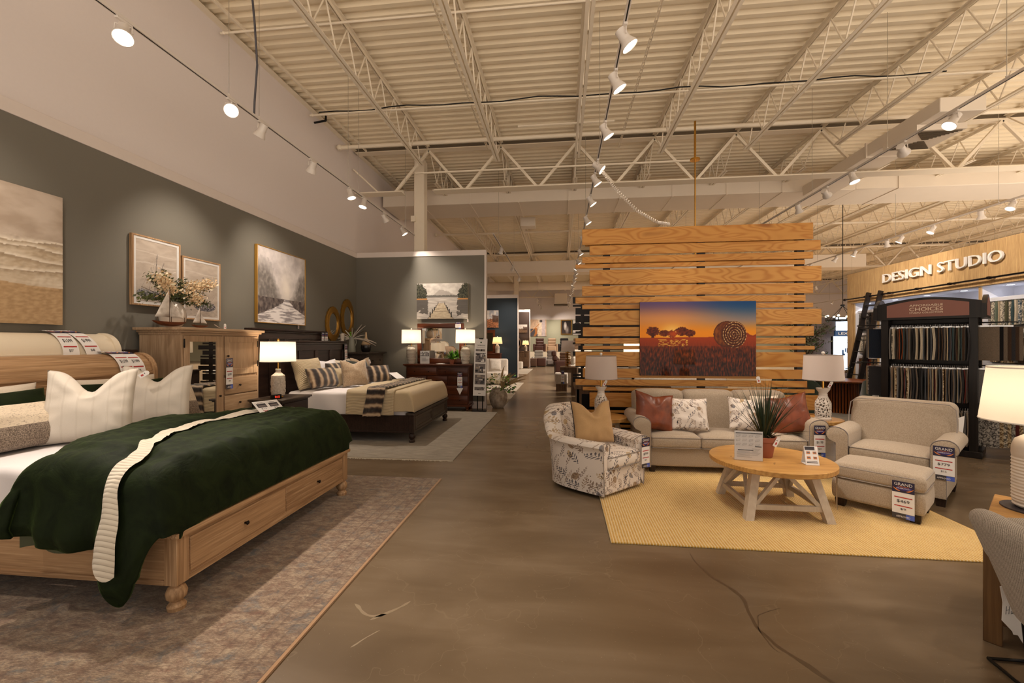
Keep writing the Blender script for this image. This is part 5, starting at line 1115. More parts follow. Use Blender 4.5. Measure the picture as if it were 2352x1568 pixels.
def boat(label, y, s, x=-4.66):
    O = (x, y, 1.80); T = thing('model_sailboat', label, 'model boat', O, 0, 'model sailboats on the cabinet')
    b = MB(mat='boat_hull'); L = .23 * s; sec = []
    for k in range(13):
        t = -1 + 2 * k / 12; w = .045 * s * (1 - t * t) ** .6 + .001; hb = .052 * s * (1 - abs(t) ** 2.6 * .95); zt = .06 * s + .012 * s * t * t
        sec.append([(w * math.cos(a), t * L, zt - hb * math.sin(a) if math.sin(a) > 0 else zt) for a in [PI * q / 8 for q in range(9)]])
    b.rings(sec, True, True); b.build('hull', None, T)
    b = MB(mat='twig')
    for y_ in (-.16, 0.02, .2): b.cyl((0, y_ * s, .05 * s), (0, y_ * s, .125 * s), .004 * s, 6)
    b.cyl((0, .0, .05 * s), (0, .0, .45 * s), .0045 * s, 6); b.build('mast', None, T)
    for nm, pts in (('main_sail', [(-.19, .115), (-.005, .115), (-.005, .46)]), ('fore_sail', [(.02, .115), (.19, .105), (.02, .32)])):
        b = MB(mat='sail'); P = [Vector((0, q[0] * s, q[1] * s)) for q in pts]
        def sf(u, v, P=P): p = P[0].lerp(P[1], u).lerp(P[2], v); p.x += .022 * s * math.sin(PI * u) * (1 - v); return p
        b.grid(sf, 8, 8); o = b.build(nm, None, T); md = o.modifiers.new('thick', 'SOLIDIFY'); md.thickness = .003
    return T
boat('larger model sailboat with wooden hull in front of the round vase', 4.62, 1.0); boat('smaller model sailboat with wooden hull right of the larger one', 5.01, .58, -4.62)
b = MB(mat='paper'); b.grid(lambda u, v: (lerp(0, .02, u), lerp(0, .16, v), .05 * (1 - v) ** 2 + .002), 1, 6); o = b.build('paper_strip', None, None, 'white paper strip curling on top of the oak cabinet beside the small boat', 'tag'); o.location = (-4.56, 5.16, 1.802)
hang_tag('white round topped tag standing on the right of the oak cabinet top', (-4.62, 5.42, 1.875), F, 0, 0, .04, .075)
hang_tag('small tag hanging below the right corner of the river canvas', (XL + .02, 7.95, 1.98), F, 0, 0, .045, .08); hang_tag('small tag hanging below the right corner of the jetty canvas', (-2.29, YC - .02, 2.215), 0)
b = MB((XL, 4.2, 0), 'espresso'); b.box(XL + .02, XL + .12, 4.45, 4.62, 0, 1.53, .004); b.build('headboard_post', None, None, 'dark post leaning on the wall left of the oak cabinet', 'post')
# ---- dark bed
O = (-3.45, 7.62, 0); BED2 = thing('panel_bed', 'dark espresso bed with panelled headboard beside the green partition', 'bed', O)
bed_frame(BED2, O, -2.34, 6.61, 8.65, -4.60, 'espresso', 'espresso_grey', 'espresso', False, .485)
def panel_headboard(T, O, x, y0, y1, z1, mat, npan=4):
    b = MB(O, mat); b.box(x - .05, x, y0 + .02, y1 - .02, .3, z1 - .05); b.build('back_panel', None, T)
    b = MB(O, mat); b.box(x - .09, x + .05, y0 - .03, y1 + .03, z1 - .035, z1, .006, 2); b.box(x - .07, x + .03, y0 - .01, y1 + .01, z1 - .07, z1 - .035, .006, 1); b.build('cap_moulding', None, T)
    b = MB(O, mat); b.box(x - .01, x + .018, y0, y1, z1 - .18, z1 - .07, .003); b.box(x - .01, x + .018, y0, y1, .55, .70, .003); b.build('crosspiece', None, T)
    for k in range(npan + 1):
        y = lerp(y0, y1 - .09, k / npan); b = MB(O, mat); b.box(x - .03, x + .018, y, y + .09, 0 if k in (0, npan) else .70, z1 - .18 if k not in (0, npan) else z1 - .07, .003); b.build('stile', None, T)
panel_headboard(BED2, O, -4.62, 6.58, 8.68, 1.655, 'espresso')
mattress(BED2, O, -4.55, -2.47, 6.67, 8.60, .35, .80)
O = (-5.0, 7.4, 0); T = thing('panel_headboard', 'second dark panelled headboard standing behind the dark bed', 'headboard', O); panel_headboard(T, O, -5.02, 6.42, 8.62, 1.86, 'espresso', 5)
def drape(x0, x1, y0, y1, top, hem0, hem1, out, amp, seed, nu=60, nv=20, front=None, puff=.02):
    """cloth lying over the bed between x0..x1, hanging on the near side to hem0 and far side to hem1; front = z of a foot drop"""
    def P(u, v):
        R = .07; x = lerp(x0, x1, v); ft = 0; zt = top + puff * noise.noise(Vector((x * 3, u * 5, seed)))
        if front is not None and v > .84:
            a = (v - .84) / .16 * PI / 2; xe = lerp(x0, x1, .84); x = xe + (x1 - xe) * math.sin(a); zt = top - (top - front) * (1 - math.cos(a)) ** .9; ft = (v - .84) / .16
        if u < .3: t = 1 - u / .3; sd, ye, hem = -1, y0, min(hem0, zt)
        elif u > .8: t = (u - .8) / .2; sd, ye, hem = 1, y1, min(hem1, zt)
        else: return Vector((x, lerp(y0, y1, (u - .3) / .5), zt))
        s = t * (zt - hem); a = min(1.57, s / R) ; yy = R * math.sin(a); z = zt - R * (1 - math.cos(a)) - max(0, s - R * 1.57); z = max(z, hem)
        return Vector((x, ye + sd * (yy + out * t + amp * t * math.sin(x * 17 + seed)), z))
    return P
b = MB((-3.4, 7.6, .8), 'cream_quilt'); b.grid(drape(-3.05, -2.33, 6.68, 8.58, .835, .47, .5, .01, .012, 3, 60, 20, .50, .035), 80, 40); o = b.build('bed_blanket', None, None, 'tan blanket covering the foot of the dark bed', 'blanket', sharp=180); md = o.modifiers.new('thick', 'SOLIDIFY'); md.thickness = .02
b = MB((-3.0, 7.6, .8), 'ribbed_quilt'); b.grid(drape(-3.46, -2.66, 6.66, 8.58, .86, .415, .45, .03, .012, 5), 80, 30); o = b.build('ribbed_quilt', None, None, 'cream ribbed quilt folded across the dark bed under the fur throw', 'quilt', sharp=180); md = o.modifiers.new('thick', 'SOLIDIFY'); md.thickness = .02
def fur_x(p):
    q = p.copy(); q.x += .12 * (q.y - 6.6) * 0 - .06 * sstep(.85, .4, q.z) * (1 if q.y < 7 else 0); q.z += .012 * noise.noise(q * 40); q.y -= .010 * abs(noise.noise(q * 35)) if q.y < 6.7 else 0; return q
dr = drape(-3.10, -2.80, 6.63, 8.58, .895, .40, .45, .045, .010, 7); b = MB((-2.95, 7.6, .85), 'fur'); b.grid(lambda u, v: fur_x(dr(u, v)), 140, 24); o = b.build('fur_throw', None, None, 'striped brown faux fur throw laid across the dark bed', 'throw', sharp=180); md = o.modifiers.new('thick', 'SOLIDIFY'); md.thickness = .025
pil('euro_pillow', 'large ribbed ivory pillow at the near side of the dark headboard', 'pillow', 'ribbed_quilt', .72, .56, .2, (-4.38, 7.02, 1.06), F - .1, -.32, 0, 11)
pil('bed_pillow', 'white pillow against the middle of the dark headboard', 'pillow', 'sheet_white', .75, .5, .2, (-4.42, 7.72, 1.04), F, -.32, .05, 12)
pil('bed_pillow', 'ivory pillow against the dark headboard at its far half', 'pillow', 'ivory_slub', .75, .5, .2, (-4.40, 8.28, 1.03), F, -.34, .05, 13)
FU = pil('fur_cushion', 'striped fur lumbar cushion at the near side of the dark bed', 'cushion', 'fur_upright', .66, .36, .2, (-4.12, 7.02, .99), F - .25, -.42, 0, 14, 22, .05)
pil('fur_cushion', 'striped fur cushion half hidden behind the taupe velvet cushion', 'cushion', 'fur_upright', .5, .40, .18, (-4.2, 7.60, 1.03), F - .1, -.3, 0, 15, 20, .05)
pil('small_cushion', 'small cream cushion left of the taupe velvet cushion', 'cushion', 'cream_quilt', .34, .36, .14, (-3.98, 7.42, .97), F - .35, -.35, 0, 16)
pil('velvet_cushion', 'taupe velvet square cushion in the middle of the dark bed', 'cushion', 'taupe_velvet', .50, .50, .2, (-3.76, 7.45, 1.04), F - .65, -.28, .12, 17, 22)
pil('velvet_cushion', 'taupe cushion with pressed top at the far side of the dark bed', 'cushion', 'taupe_velvet', .46, .46, .18, (-4.1, 8.42, 1.07), F - .5, -.28, .15, 18)
pil('satin_cushion', 'dark green satin cushion behind the far fur cushion', 'cushion', 'dark_green_satin', .52, .5, .2, (-3.92, 7.98, 1.03), F - .3, -.4, .06, 19)
pil('fur_cushion', 'rounded striped fur cushion at the far side of the dark bed', 'cushion', 'fur_upright', .56, .36, .2, (-3.62, 8.15, .98), F - .6, -.45, 0, 20, 22, .05)
hang_tag('white tag pinned on the taupe velvet cushion', (-3.70, 7.62, 1.27), F - .6, -.3, -.3, .045, .085); hang_tag('white tag pinned on the far taupe cushion', (-3.98, 8.52, 1.27), F - .4, -.2, -.2, .045, .085)
b = MB(mat='paper'); b.t(Tm(rx=-1.15)); b.box(-.10, .10, -.002, .001, 0, .26); o = b.build('leaflet_card', None, None, 'white leaflet lying on the fur throw of the dark bed', 'leaflet'); pose(o, (-3.05, 7.9, .93), 0, F - .5)
price_tag('sale tag on the far end of the dark bed headboard', '$1299', '$31', (-4.56, 8.66, 1.60), F, 0, .11, .42); price_tag('left sale tag on the second dark headboard', '$1499', '$36', (-4.94, 8.42, 1.84), F, 0, .1, .3, simple=True); price_tag('right sale tag on the second dark headboard', '$1699', '$41', (-4.94, 8.55, 1.84), F, 0, .1, .3, simple=True)
# sleigh headboard tags follow the roll
def roll_bend(x, z1, yc, sh=0.0):
    def f(p):
        s = -p[2]; R = .235; Lq = R * PI / 2; e = -p[1]
        if s < .05: cx, cz, nx, nz = x - .22 - (.05 - s), z1 + .004, 0, 1
        elif s < .05 + Lq: a = PI / 2 - (s - .05) / R; cx, cz, nx, nz = x - .22 + (R) * math.cos(a), z1 - .235 + R * math.sin(a), math.cos(a), math.sin(a)
        else: cx, cz, nx, nz = x - .22 + R + .002, z1 - .235 - (s - .05 - Lq), 1, 0
        return (cx + nx * (e + .012), p[0] + yc + sh * s, cz + nz * (e + .012))
    return f
for lb, pr, mo, x, z1, y, sh in (('left sale tag draped over the oak sleigh headboard', '$1599', '$37', -4.57, 1.50, 4.02, 0), ('right sale tag draped over the oak sleigh headboard', '$1999', '$48', -4.575, 1.497, 4.15, 0), ('left sale tag draped over the white sleigh headboard', '$1599', '$37', -4.86, 1.715, 3.72, 0), ('right slanted sale tag draped over the white sleigh headboard', '$1999', '$48', -4.855, 1.718, 3.82, .25)):
    price_tag(lb, pr, mo, (0, 0, 0), 0, 0, .145, .50, bend=roll_bend(x, z1, y, sh))
price_tag('sale tag hanging from the right top drawer knob of the cherry dresser', '$1299', '$31', (-2.37, 9.88, .92), 0, 0, .12, .36); b = MB(mat='paper'); b.prism([(-.08, .0), (.08, .0), (0, -.16)], -.001, .001, 'y'); o = b.build('folded_card', None, None, 'pointed white card hanging under the dresser sale tag', 'tag'); o.location = (-2.37, 9.878, .55)
price_tag('sale tag on the top right corner of the dresser mirror', '$399', '$10', (-2.50, 10.24, 2.13), 0, 0, .14, .16, simple=True)
# ---- nightstand with lamp and clock
O = (-4.24, 6.1, 0); T = thing('nightstand', 'dark espresso nightstand between the oak cabinet and the dark bed', 'nightstand', O)
b = MB(O, 'espresso'); b.box(-4.50, -4.02, 5.78, 6.42, .10, .74, .004); b.build('carcass', None, T); b = MB(O, 'espresso_grey'); b.box(-4.53, -3.975, 5.73, 6.46, .755, .785, .006, 2); b.box(-4.52, -4.0, 5.755, 6.44, .738, .757, .004); b.build('top', None, T)
for k in range(2): b = MB(O, 'espresso'); b.box(-4.03, -4.005, 5.81, 6.39, .14 + k * .30, .42 + k * .30, .005); d = b.build('drawer', None, T); knob(d, O, (-4.005, 6.1, .28 + k * .3), (1, 0, 0))
dresser_feet(T, O, -4.46, -4.06, 5.83, 6.37, 'espresso', .11)
T = thing('table_lamp', 'lit bottle lamp with wide drum shade on the nightstand', 'table lamp', (-4.26, 6.03, .785))
b = MB(mat='brass'); b.lathe([(.07, 0), (.075, .012), (.07, .025)], 24); b.build('foot', None, T)
b = MB(mat='ceramic_chalk'); b.lathe([(.072, .025), (.09, .04), (.094, .06), (.096, .30), (.090, .335), (.055, .365), (.036, .385), (.036, .42), (.04, .43), (.03, .432)], 40)
random.seed(2)
for k in range(26):
    a = random.uniform(0, 2 * PI); z = random.uniform(.07, .27); h = random.uniform(.03, .08); w = random.uniform(.2, .5); b.rings([[(.0975 * math.cos(a + w * s_), .0975 * math.sin(a + w * s_), z + h * t_) for s_, t_ in ((0, 0), (1, 0), (1, 1), (0, 1))], [(.101 * math.cos(a + w * s_), .101 * math.sin(a + w * s_), z + h * t_) for s_, t_ in ((.06, .06), (.94, .06), (.94, .94), (.06, .94))]], True)
b.build('ceramic_base', None, T); lamp_top(T, 1.0, .545, .245, .30, .97, 'shade_lit', True, 17, 'brass', .42)
T = thing('alarm_clock', 'black alarm clock with red digits left of the nightstand lamp', 'clock', (-4.16, 5.84, .785), F - .4); b = MB(mat='black_metal'); b.box(-.07, .07, -.03, .03, 0, .07, .006); b.build('case', None, T); b = MB(mat='clock_red'); b.text('7:15', .07, .03, .0006, (0, -.0312, .02)); b.build('digits', None, T)
# ---- easel sign and flower pot by the end of the partition
T = thing('floor_sign', 'tall white sign with grey room photos on a black stand at the partition end', 'sign', (-1.93, 10.02, 0), .12)
b = MB(mat='black_metal'); b.box(-.17, .17, -.16, .16, 0, .014, .003); b.cyl((-.045, .02, .01), (-.045, .02, 1.2), .012, 8); b.cyl((.075, .02, .01), (.075, .02, 1.2), .012, 8); b.build('stand', None, T)
SL = Tm(0, 0, .36, rx=-.0, ry=.035)
b = MB(mat='paper'); b.t(SL); b.box(-.15, .15, -.022, -.012, 0, 1.36); b.build('board', None, T)
b = MB(); b.t(SL); b.m('ink'); b.text('CAMBRIDGE', .19, .028, .0006, (0, -.0225, 1.185)); b.box(-.1, .1, -.023, -.022, 1.15, 1.153); b.m('leaf_deep'); b.t(SL @ Tm(0, 0, 0)); b.ball((0, -.0225, 1.27), .02, 10, (1, .05, 1))
random.seed(9)
def collage(x0, x1, z0, z1, n, m):
    b.m('ink_grey'); b.box(x0, x1, -.0230, -.022, z0, z1)
    for i in range(n): a, c = random.uniform(x0, x1 - .03), random.uniform(z0, z1 - .03); b.m(random.choice(m)); b.box(a, min(x1, a + random.uniform(.02, .09)), -.0236 - i * 2e-5, -.0230, c, min(z1, c + random.uniform(.015, .07)))
gm = ['tag_slate', 'ink_grey', 'paper', 'ink', 'pot_stone']
collage(-.12, .10, 1.06, 1.11, 5, gm); collage(-.12, .12, .80, 1.02, 16, gm); collage(-.12, .12, .54, .76, 16, gm); collage(-.12, .12, .27, .50, 16, gm); collage(-.12, .12, .13, .21, 10, gm); b.m('ink_grey'); b.box(-.03, .03, -.0235, -.022, .05, .065); b.build('print', None, T)
b = MB(mat='black_metal'); b.t(SL); b.box(-.05, .05, -.03, 0, 1.345, 1.375, .003); b.build('clip', None, T)
b = MB((-1.56, 10.60, 0), 'pot_stone'); b.t(Tm(-1.56, 10.60, 0)); b.lathe([(.12, 0), (.15, .02), (.21, .14), (.235, .27), (.22, .36), (.17, .43), (.15, .46), (.16, .48), (.13, .47)], 32); b.build('stone_pot', None, None, 'big mottled stone pot on the floor at the partition end', 'pot')
random.seed(31); FT = thing('dried_arrangement', 'white flowers, dried fronds and greenery standing in the stone pot', 'flowers', (-1.54, 10.60, .46)); FT.scale = (1.3, 1.3, 1.3); b = MB()
for i in range(170):
    a = random.uniform(0, 2 * PI); r = random.uniform(.05, .30); z = .12 + random.uniform(-.18, .16) - .25 * max(0, r - .2); p = Vector((r * math.cos(a), r * math.sin(a), z)); b.m(random.choice(['leaf_deep', 'leaf_bright', 'leaf_deep'])); d = Vector((math.cos(a), math.sin(a), random.uniform(-.6, .6))).normalized(); s_ = d.orthogonal().normalized(); l = random.uniform(.05, .09)
    b.f([b.v(p), b.v(p + d * l * .5 + s_ * l * .22), b.v(p + d * l), b.v(p + d * l * .5 - s_ * l * .22)])
b.build('greenery', None, FT)
for i in range(9):
    a = random.uniform(-.2, 1.2); b = MB(mat='dried_leaf'); l = random.uniform(.4, .62); d = Vector((math.sin(a) * .8 + .05, random.uniform(-.3, .2), math.cos(a))).normalized(); pts = [d * l * t + Vector((.05, 0, .0)) + Vector((.10 * t * t, 0, -.1 * t * t)) for t in [k / 8 for k in range(9)]]; sd = d.cross(Vector((0, 1, 0))).normalized()
    for k in range(8):
        w0, w1 = [.022 * math.sin(PI * min(1, (q + .6) / 8.6)) for q in (k, k + 1)]
        b.f([b.v(pts[k] - sd * w0), b.v(pts[k]), b.v(pts[k + 1]), b.v(pts[k + 1] - sd * w1)]); b.f([b.v(pts[k]), b.v(pts[k] + sd * w0 + Vector((0, -.006, 0))), b.v(pts[k + 1] + sd * w1 + Vector((0, -.006, 0))), b.v(pts[k + 1])])
    b.build('dried_frond', None, FT)
for p in ((-.13, -.18, .20), (.0, -.22, .16), (.10, -.18, .21), (-.05, -.12, .27)):
    b = MB(); c = Vector(p)
    for i in range(60):
        d = Vector((random.gauss(0, 1), random.gauss(0, 1), random.gauss(0, 1))).normalized(); s_ = d.orthogonal().normalized(); q = c + d * .02; b.m('bloom_white'); b.f([b.v(q), b.v(q + d * .022 + s_ * .010), b.v(q + d * .038), b.v(q + d * .022 - s_ * .010)])
    b.build('white_bloom', None, FT)
# ---------------------------------------------------------------- slat wall
BO = [(0.32, 3.56, 3.085, 3.32), (0.43, 3.66, 2.931, 3.071), (0.32, 3.56, 2.81, 2.905), (0.22, 3.45, 2.732, 2.793), (0.43, 3.67, 2.49, 2.704), (0.32, 3.56, 2.318, 2.465), (0.22, 3.46, 2.205, 2.295), (0.32, 3.56, 2.118, 2.182), (0.43, 3.67, 1.879, 2.094), (0.33, 3.57, 1.712, 1.849), (0.22, 3.46, 1.6, 1.684), (0.33, 3.58, 1.516, 1.569), (0.22, 3.46, 1.265, 1.477), (0.33, 3.58, 1.094, 1.229), (0.22, 3.48, 0.978, 1.067), (0.33, 3.58, 0.897, 0.949), (0.43, 3.67, 0.655, 0.867), (0.33, 3.58, 0.569, 0.607), (.22, 3.47, .42, .535), (.33, 3.58, .35, .39), (.43, 3.67, .15, .32)]
O = (1.95, 6.54, 0); T = thing('slat_wall', 'tall see-through wall of horizontal pine boards on black posts behind the sofa', 'slat wall', O)
for x in (.685, 2.05, 3.405): b = MB(O, 'black_wood'); b.box(x - .05, x + .05, 6.525, 6.60, 0, 3.30, .003); b.build('post', None, T)
for x0, x1, z0, z1 in BO: b = MB(((x0 + x1) / 2, 6.51, (z0 + z1) / 2), 'pine'); b.box(x0, x1, 6.50, 6.524, z0, z1, .003); o = b.build('board', None, T); o.location = Vector(((x0 + x1) / 2, 6.51, (z0 + z1) / 2)) - Vector(O)
for i, (x0, x1, z0, z1) in enumerate(BO[::2]): b = MB(((x0 + x1) / 2, 6.61, (z0 + z1) / 2), 'pine'); b.box(x0 + .05, x1 - .09, 6.60, 6.622, z0 + .0, z1 - .02, .003); o = b.build('back_board', None, T); o.location = Vector(((x0 + x1) / 2, 6.61, (z0 + z1) / 2)) - Vector(O)
def pic_hay(u, v):
    n = fbm(u * 5, v * 5, 2, 4); hz = .515 + .012 * sstep(0, 1, u)
    if v > hz:
        t = (v - hz) / (1 - hz); left = mixc(mixc((236, 140, 16), (206, 140, 84), sstep(.1, .55, t)), (92, 72, 112), sstep(.5, 1, t)); right = mixc(mixc((232, 144, 20), (150, 130, 120), sstep(.1, .5, t)), (14, 66, 118), sstep(.35, 1, t)); c = mixc(left, right, sstep(.25, .95, u))
        g = math.exp(-((u - .285) / .10) ** 2 - ((v - .60) / .09) ** 2); c = mixc(c, (255, 214, 120), .8 * g)
        def tree(cx, cy, rx, ry): return ((u - cx) / rx) ** 2 + ((v - cy) / ry) ** 2 < 1 + .55 * fbm(u * 60, v * 60, 3, 3)
        if (tree(.115, .60, .058, .062) or tree(.215, .575, .05, .042) or tree(.28, .57, .05, .045) or tree(.37, .60, .058, .062) or tree(.44, .575, .045, .048)): c = mixc((120, 44, 8), (66, 20, 6), .5 + fbm(u * 50, v * 50, 5, 3)); c = mixc(c, (230, 90, 12), .7 * math.exp(-((u - .295) / .045) ** 2 - ((v - .565) / .05) ** 2))
        if abs(u - .113) < .012 and v < .58: c = (70, 22, 6)
        if u > .92 and v < .575 + .025 * math.sin(u * 50) + .02 * n: c = (140, 46, 10)
    else:
        t = v / hz; c = mixc((26, 6, 3), (168, 58, 8), t ** 1.2); stalk = fbm(u * 90, v * 16, 4, 3); c = mixc(c, mixc((16, 4, 2), (150, 62, 12), .42 + stalk * .9), .7 * sstep(.97, .6, t))
        if v > .40: c = mixc(c, (150, 52, 8), .6)
        if .40 < v < .49 and .16 < u < .42 and fbm(u * 30, v * 120, 9, 2) > .22: c = (236, 180, 70)
    # bale of hay
    bx, by, R = .815, .555, .17
    asp = 1.6; d2 = ((u - .755) / .115) ** 2 + ((v - .56) / .175) ** 2
    if d2 < 1 and v > .36: c = mixc((136, 70, 16), (88, 38, 8), .5 + fbm(u * 40, v * 14, 2, 3)); c = mixc(c, (70, 28, 6), sstep(.75, 1, d2))
    d = math.hypot((u - bx) / .105, (v - by) / .178); a = math.atan2((v - by) / .178, (u - bx) / .105)
    if d < 1 and v > .345 + .02 * n:
        sp = math.sin(d * 34 + a * 1.0); c = mixc((60, 22, 6), (112, 52, 14), .5 + .5 * sp)
        if sp > .55 and fbm(a * 9 + d * 7, d * 15, 6, 2) > .12: c = (236, 196, 130)
    return c
picture('glossy sunset photo of a hay bale in a field hung on the pine slat wall', (1.966, 6.47, 1.672), 0, 1.616, 1.079, pic_hay, 264, 176, 'ink', fd=.03, mat='acrylic_print', name='wall_art')
hang_tag('small tag hanging below the right corner of the sunset photo', (2.79, 6.44, 1.13), 0, 0, -.2, .05, .09)

# ---------------------------------------------------------------- yellow rug
b = MB((1.95, 4.7, 0), 'rug_yellow'); b.box(.40, 3.50, 3.485, 5.93, 0, .014, .004, 1); b.build('striped_rug', None, None, 'yellow and cream striped rug under the round coffee table', 'rug')
# ---------------------------------------------------------------- seating helpers
def roll_arm(T, side, xi, xo, y0, y1, z0, zt, mat, rr=.085, name='arm'):
    """rolled arm in local space; side -1 left, +1 right; xi inner face, xo outer body face"""
    n = 14; cx = xo + side * .005; cz = zt - rr; poly = [(xi, z0), (xi, zt - rr * .9)]
    a0 = math.atan2(.1, (xi - cx) * side * 1.0)
    for k in range(n + 1):
        a = lerp(.15, PI * 1.28, k / n); poly.append((cx + side * -1 * math.cos(a) * rr * (1.0 if a > PI / 2 else max(1.0, abs(xi - cx) / rr)), cz + math.sin(a) * rr))
    poly += [(xo, cz - rr * 1.1), (xo, z0)]
    b = MB(mat=mat); m = []
    for k, y in enumerate([y0, y0 + .008, y0 + .03, (y0 + y1) / 2, y1]):
        ins = (.012, .003, 0, 0, 0)[k]; c = Vector((sum(p[0] for p in poly) / len(poly), 0, sum(p[1] for p in poly) / len(poly)))
        m.append([(p[0] + (c.x - p[0]) * ins * 4 * (1 if k < 2 else 0) * .25, y, p[1] - (ins if p[1] > cz else 0)) for p in poly])
    b.rings(m, True, True); o = b.build(name, None, T, sharp=50)
    b = MB(mat='ink_grey'); b.tube([(p[0], y0 + .006, p[1]) for p in poly], .0045, 6); b.build('piping', None, o, 'dark piping outlining the arm front'); return o
def seat_cushion(T, x0, x1, y0, y1, z0, z1, mat, crown=.03, name='seat_cushion', pipe=True, r=.045):
    b = MB(mat=mat)
    def fn(p, u):
        q = p.copy(); k = max(0, 1 - u.x * u.x) * max(0, 1 - u.y * u.y); q.z += crown * k ** .6 * (1 if u.z > 0 else -.15); q.y -= .018 * max(0, 1 - u.x * u.x) * (1 - u.z * u.z) * (u.y < -.5); return q
    b.soft(x0, x1, y0, y1, z0, z1, r, fn, 10, 4); o = b.build(name, None, T, sharp=180)
    if pipe:
        e = r * .45; zt = z1 - .012; b = MB(mat='shade_trim')
        for z in (zt, z0 + .014): b.tube([(x0 + e * .3, y1 - .1, z), (x0 + e * .3, y0 + e, z), (x0 + e, y0 + e * .25, z)] + [(lerp(x0 + e, x1 - e, k / 8), y0 + e * .2 - .012 * math.sin(PI * k / 8), z + .004 * math.sin(PI * k / 8)) for k in range(1, 8)] + [(x1 - e, y0 + e * .25, z), (x1 - e * .3, y0 + e, z), (x1 - e * .3, y1 - .1, z)], .005, 6)
        b.build('piping', None, o)
    return o
def wood_foot(T, x, y, h, mat='espresso', s=.07, tx=0, ty=0):
    b = MB(mat=mat); q = s * .75; b.hexa([(x - q / 2 + tx, y - q / 2 + ty, 0), (x - s / 2, y - s / 2, h), (x - q / 2 + tx, y + q / 2 + ty, 0), (x - s / 2, y + s / 2, h), (x + q / 2 + tx, y - q / 2 + ty, 0), (x + s / 2, y - s / 2, h), (x + q / 2 + tx, y + q / 2 + ty, 0), (x + s / 2, y + s / 2, h)]); b.build('foot', None, T)
# ---- sofa
T = thing('sofa', 'oatmeal tweed three seat sofa with rolled arms in front of the pine slat wall', 'sofa', (2.01, 5.85, 0)); M_ = 'sofa_tweed'
b = MB(mat=M_); b.soft(-.95, .95, -.40, .38, .085, .315, .02, None, 6, 2); b.build('base', None, T, sharp=60)
roll_arm(T, -1, -.91, -1.03, -.45, .34, .085, .70, M_); roll_arm(T, 1, .91, 1.03, -.45, .34, .085, .70, M_)
for i in range(3): seat_cushion(T, -.91 + i * .607, -.91 + (i + 1) * .607, -.435, .18, .305, .455, M_, .045)
def backfn(p, u): q = p.copy(); q.y += (q.z - .3) * .20 - .03 * max(0, 1 - u.x * u.x) * (u.y < 0) * max(0, 1 - u.z * u.z); q.z += .012 * (1 - u.x * u.x) * (u.z > .5) - .05 * max(0, abs(u.x) - .93) * (u.z > .3) ; return q
for i in range(3):
    b = MB(mat=M_); x0, x1 = -.99 + i * .66, -.99 + (i + 1) * .66; b.soft(x0, x1, .10, .34, .33, .955, .07, backfn, 10, 4); b.build('back_cushion', None, T, sharp=180)
b = MB(mat=M_); b.soft(-1.0, 1.0, .24, .42, .09, .93, .05, lambda p, u: Vector((p.x, p.y + max(0, p.z - .3) * .16, p.z)), 8, 3); b.build('back_frame', None, T, sharp=180)
for x in (-.88, .88):
    for y in (-.37, .33): wood_foot(T, x, y, .09)
# sofa pillows
pil('leather_cushion', 'brown leather cushion at the left end of the sofa', 'cushion', 'leather', .52, .50, .2, (1.19, 5.66, .705), .25, -.30, .06, 31, 20, .10, roll=.16)
pil('floral_cushion', 'botanical print cushion beside the left leather cushion', 'cushion', 'floral_small', .48, .42, .17, (1.63, 5.70, .675), -.06, -.34, 0, 32, 20, .07)
pil('floral_cushion', 'botanical print cushion behind the grassy potted plant', 'cushion', 'floral_small', .48, .42, .17, (2.36, 5.74, .675), .12, -.36, 0, 33, 20, .07, roll=.12)
pil('leather_cushion', 'brown leather cushion at the right end of the sofa', 'cushion', 'leather', .52, .50, .2, (2.80, 5.68, .70), -.42, -.32, .04, 34, 20, .10, roll=-.22)
pil('bolster_cushion', 'pale cushion half hidden behind the plant and right leather cushion', 'cushion', 'ivory_slub', .40, .42, .15, (2.62, 5.80, .71), .2, -.3, 0, 35, 16, .08)
price_tag('sale tag reading $1199 hanging on the right sofa arm', '$1199', '$24', (3.02, 5.385, .64), 0, 0, .125, .37)
# ---- chair and a half, turned 45 degrees
A45 = -PI / 4; CO = (3.70, 5.20, 0); T = thing('armchair', 'wide oatmeal tweed armchair with rolled arms at the right of the sofa', 'armchair', CO, A45)
b = MB(mat=M_); b.soft(-.42, .42, -.36, .36, .085, .315, .02, None, 6, 2); b.build('base', None, T, sharp=60)
roll_arm(T, -1, -.33, -.44, -.42, .32, .085, .66, M_, .085); roll_arm(T, 1, .33, .44, -.42, .32, .085, .66, M_, .085)
seat_cushion(T, -.33, .33, -.42, .18, .30, .47, M_, .04)
b = MB(mat=M_); b.soft(-.46, .46, .10, .36, .35, .955, .08, lambda p, u: Vector((p.x * (1 - .02 * (p.z > .8)), p.y + (p.z - .3) * .24 - .03 * max(0, 1 - u.x * u.x) * (u.y < 0), p.z)), 10, 4); o = b.build('back_cushion', None, T, sharp=180)
b = MB(mat='shade_trim'); b.tube([(-.455, .135, .50), (-.462, .19, .75), (-.45, .215, .89), (-.40, .225, .94), (0, .225, .945), (.40, .225, .94), (.45, .215, .89), (.462, .19, .75), (.455, .135, .50)], .006, 6); b.build('piping', None, o)
b = MB(mat=M_); b.soft(-.44, .44, .26, .42, .09, .90, .05, lambda p, u: Vector((p.x, p.y + max(0, p.z - .3) * .2, p.z)), 8, 3); b.build('back_frame', None, T, sharp=180)
for x in (-.40, .40):
    for y in (-.36, .34): wood_foot(T, x, y, .09, s=.085)
def at45(x, y, z, O=CO, a=A45): return (O[0] + x * math.cos(a) - y * math.sin(a), O[1] + x * math.sin(a) + y * math.cos(a), z)
price_tag('sale tag reading $779 hanging on the right arm of the wide armchair', '$779', '$15', at45(.425, -.43, .60), A45, 0, .15, .325)
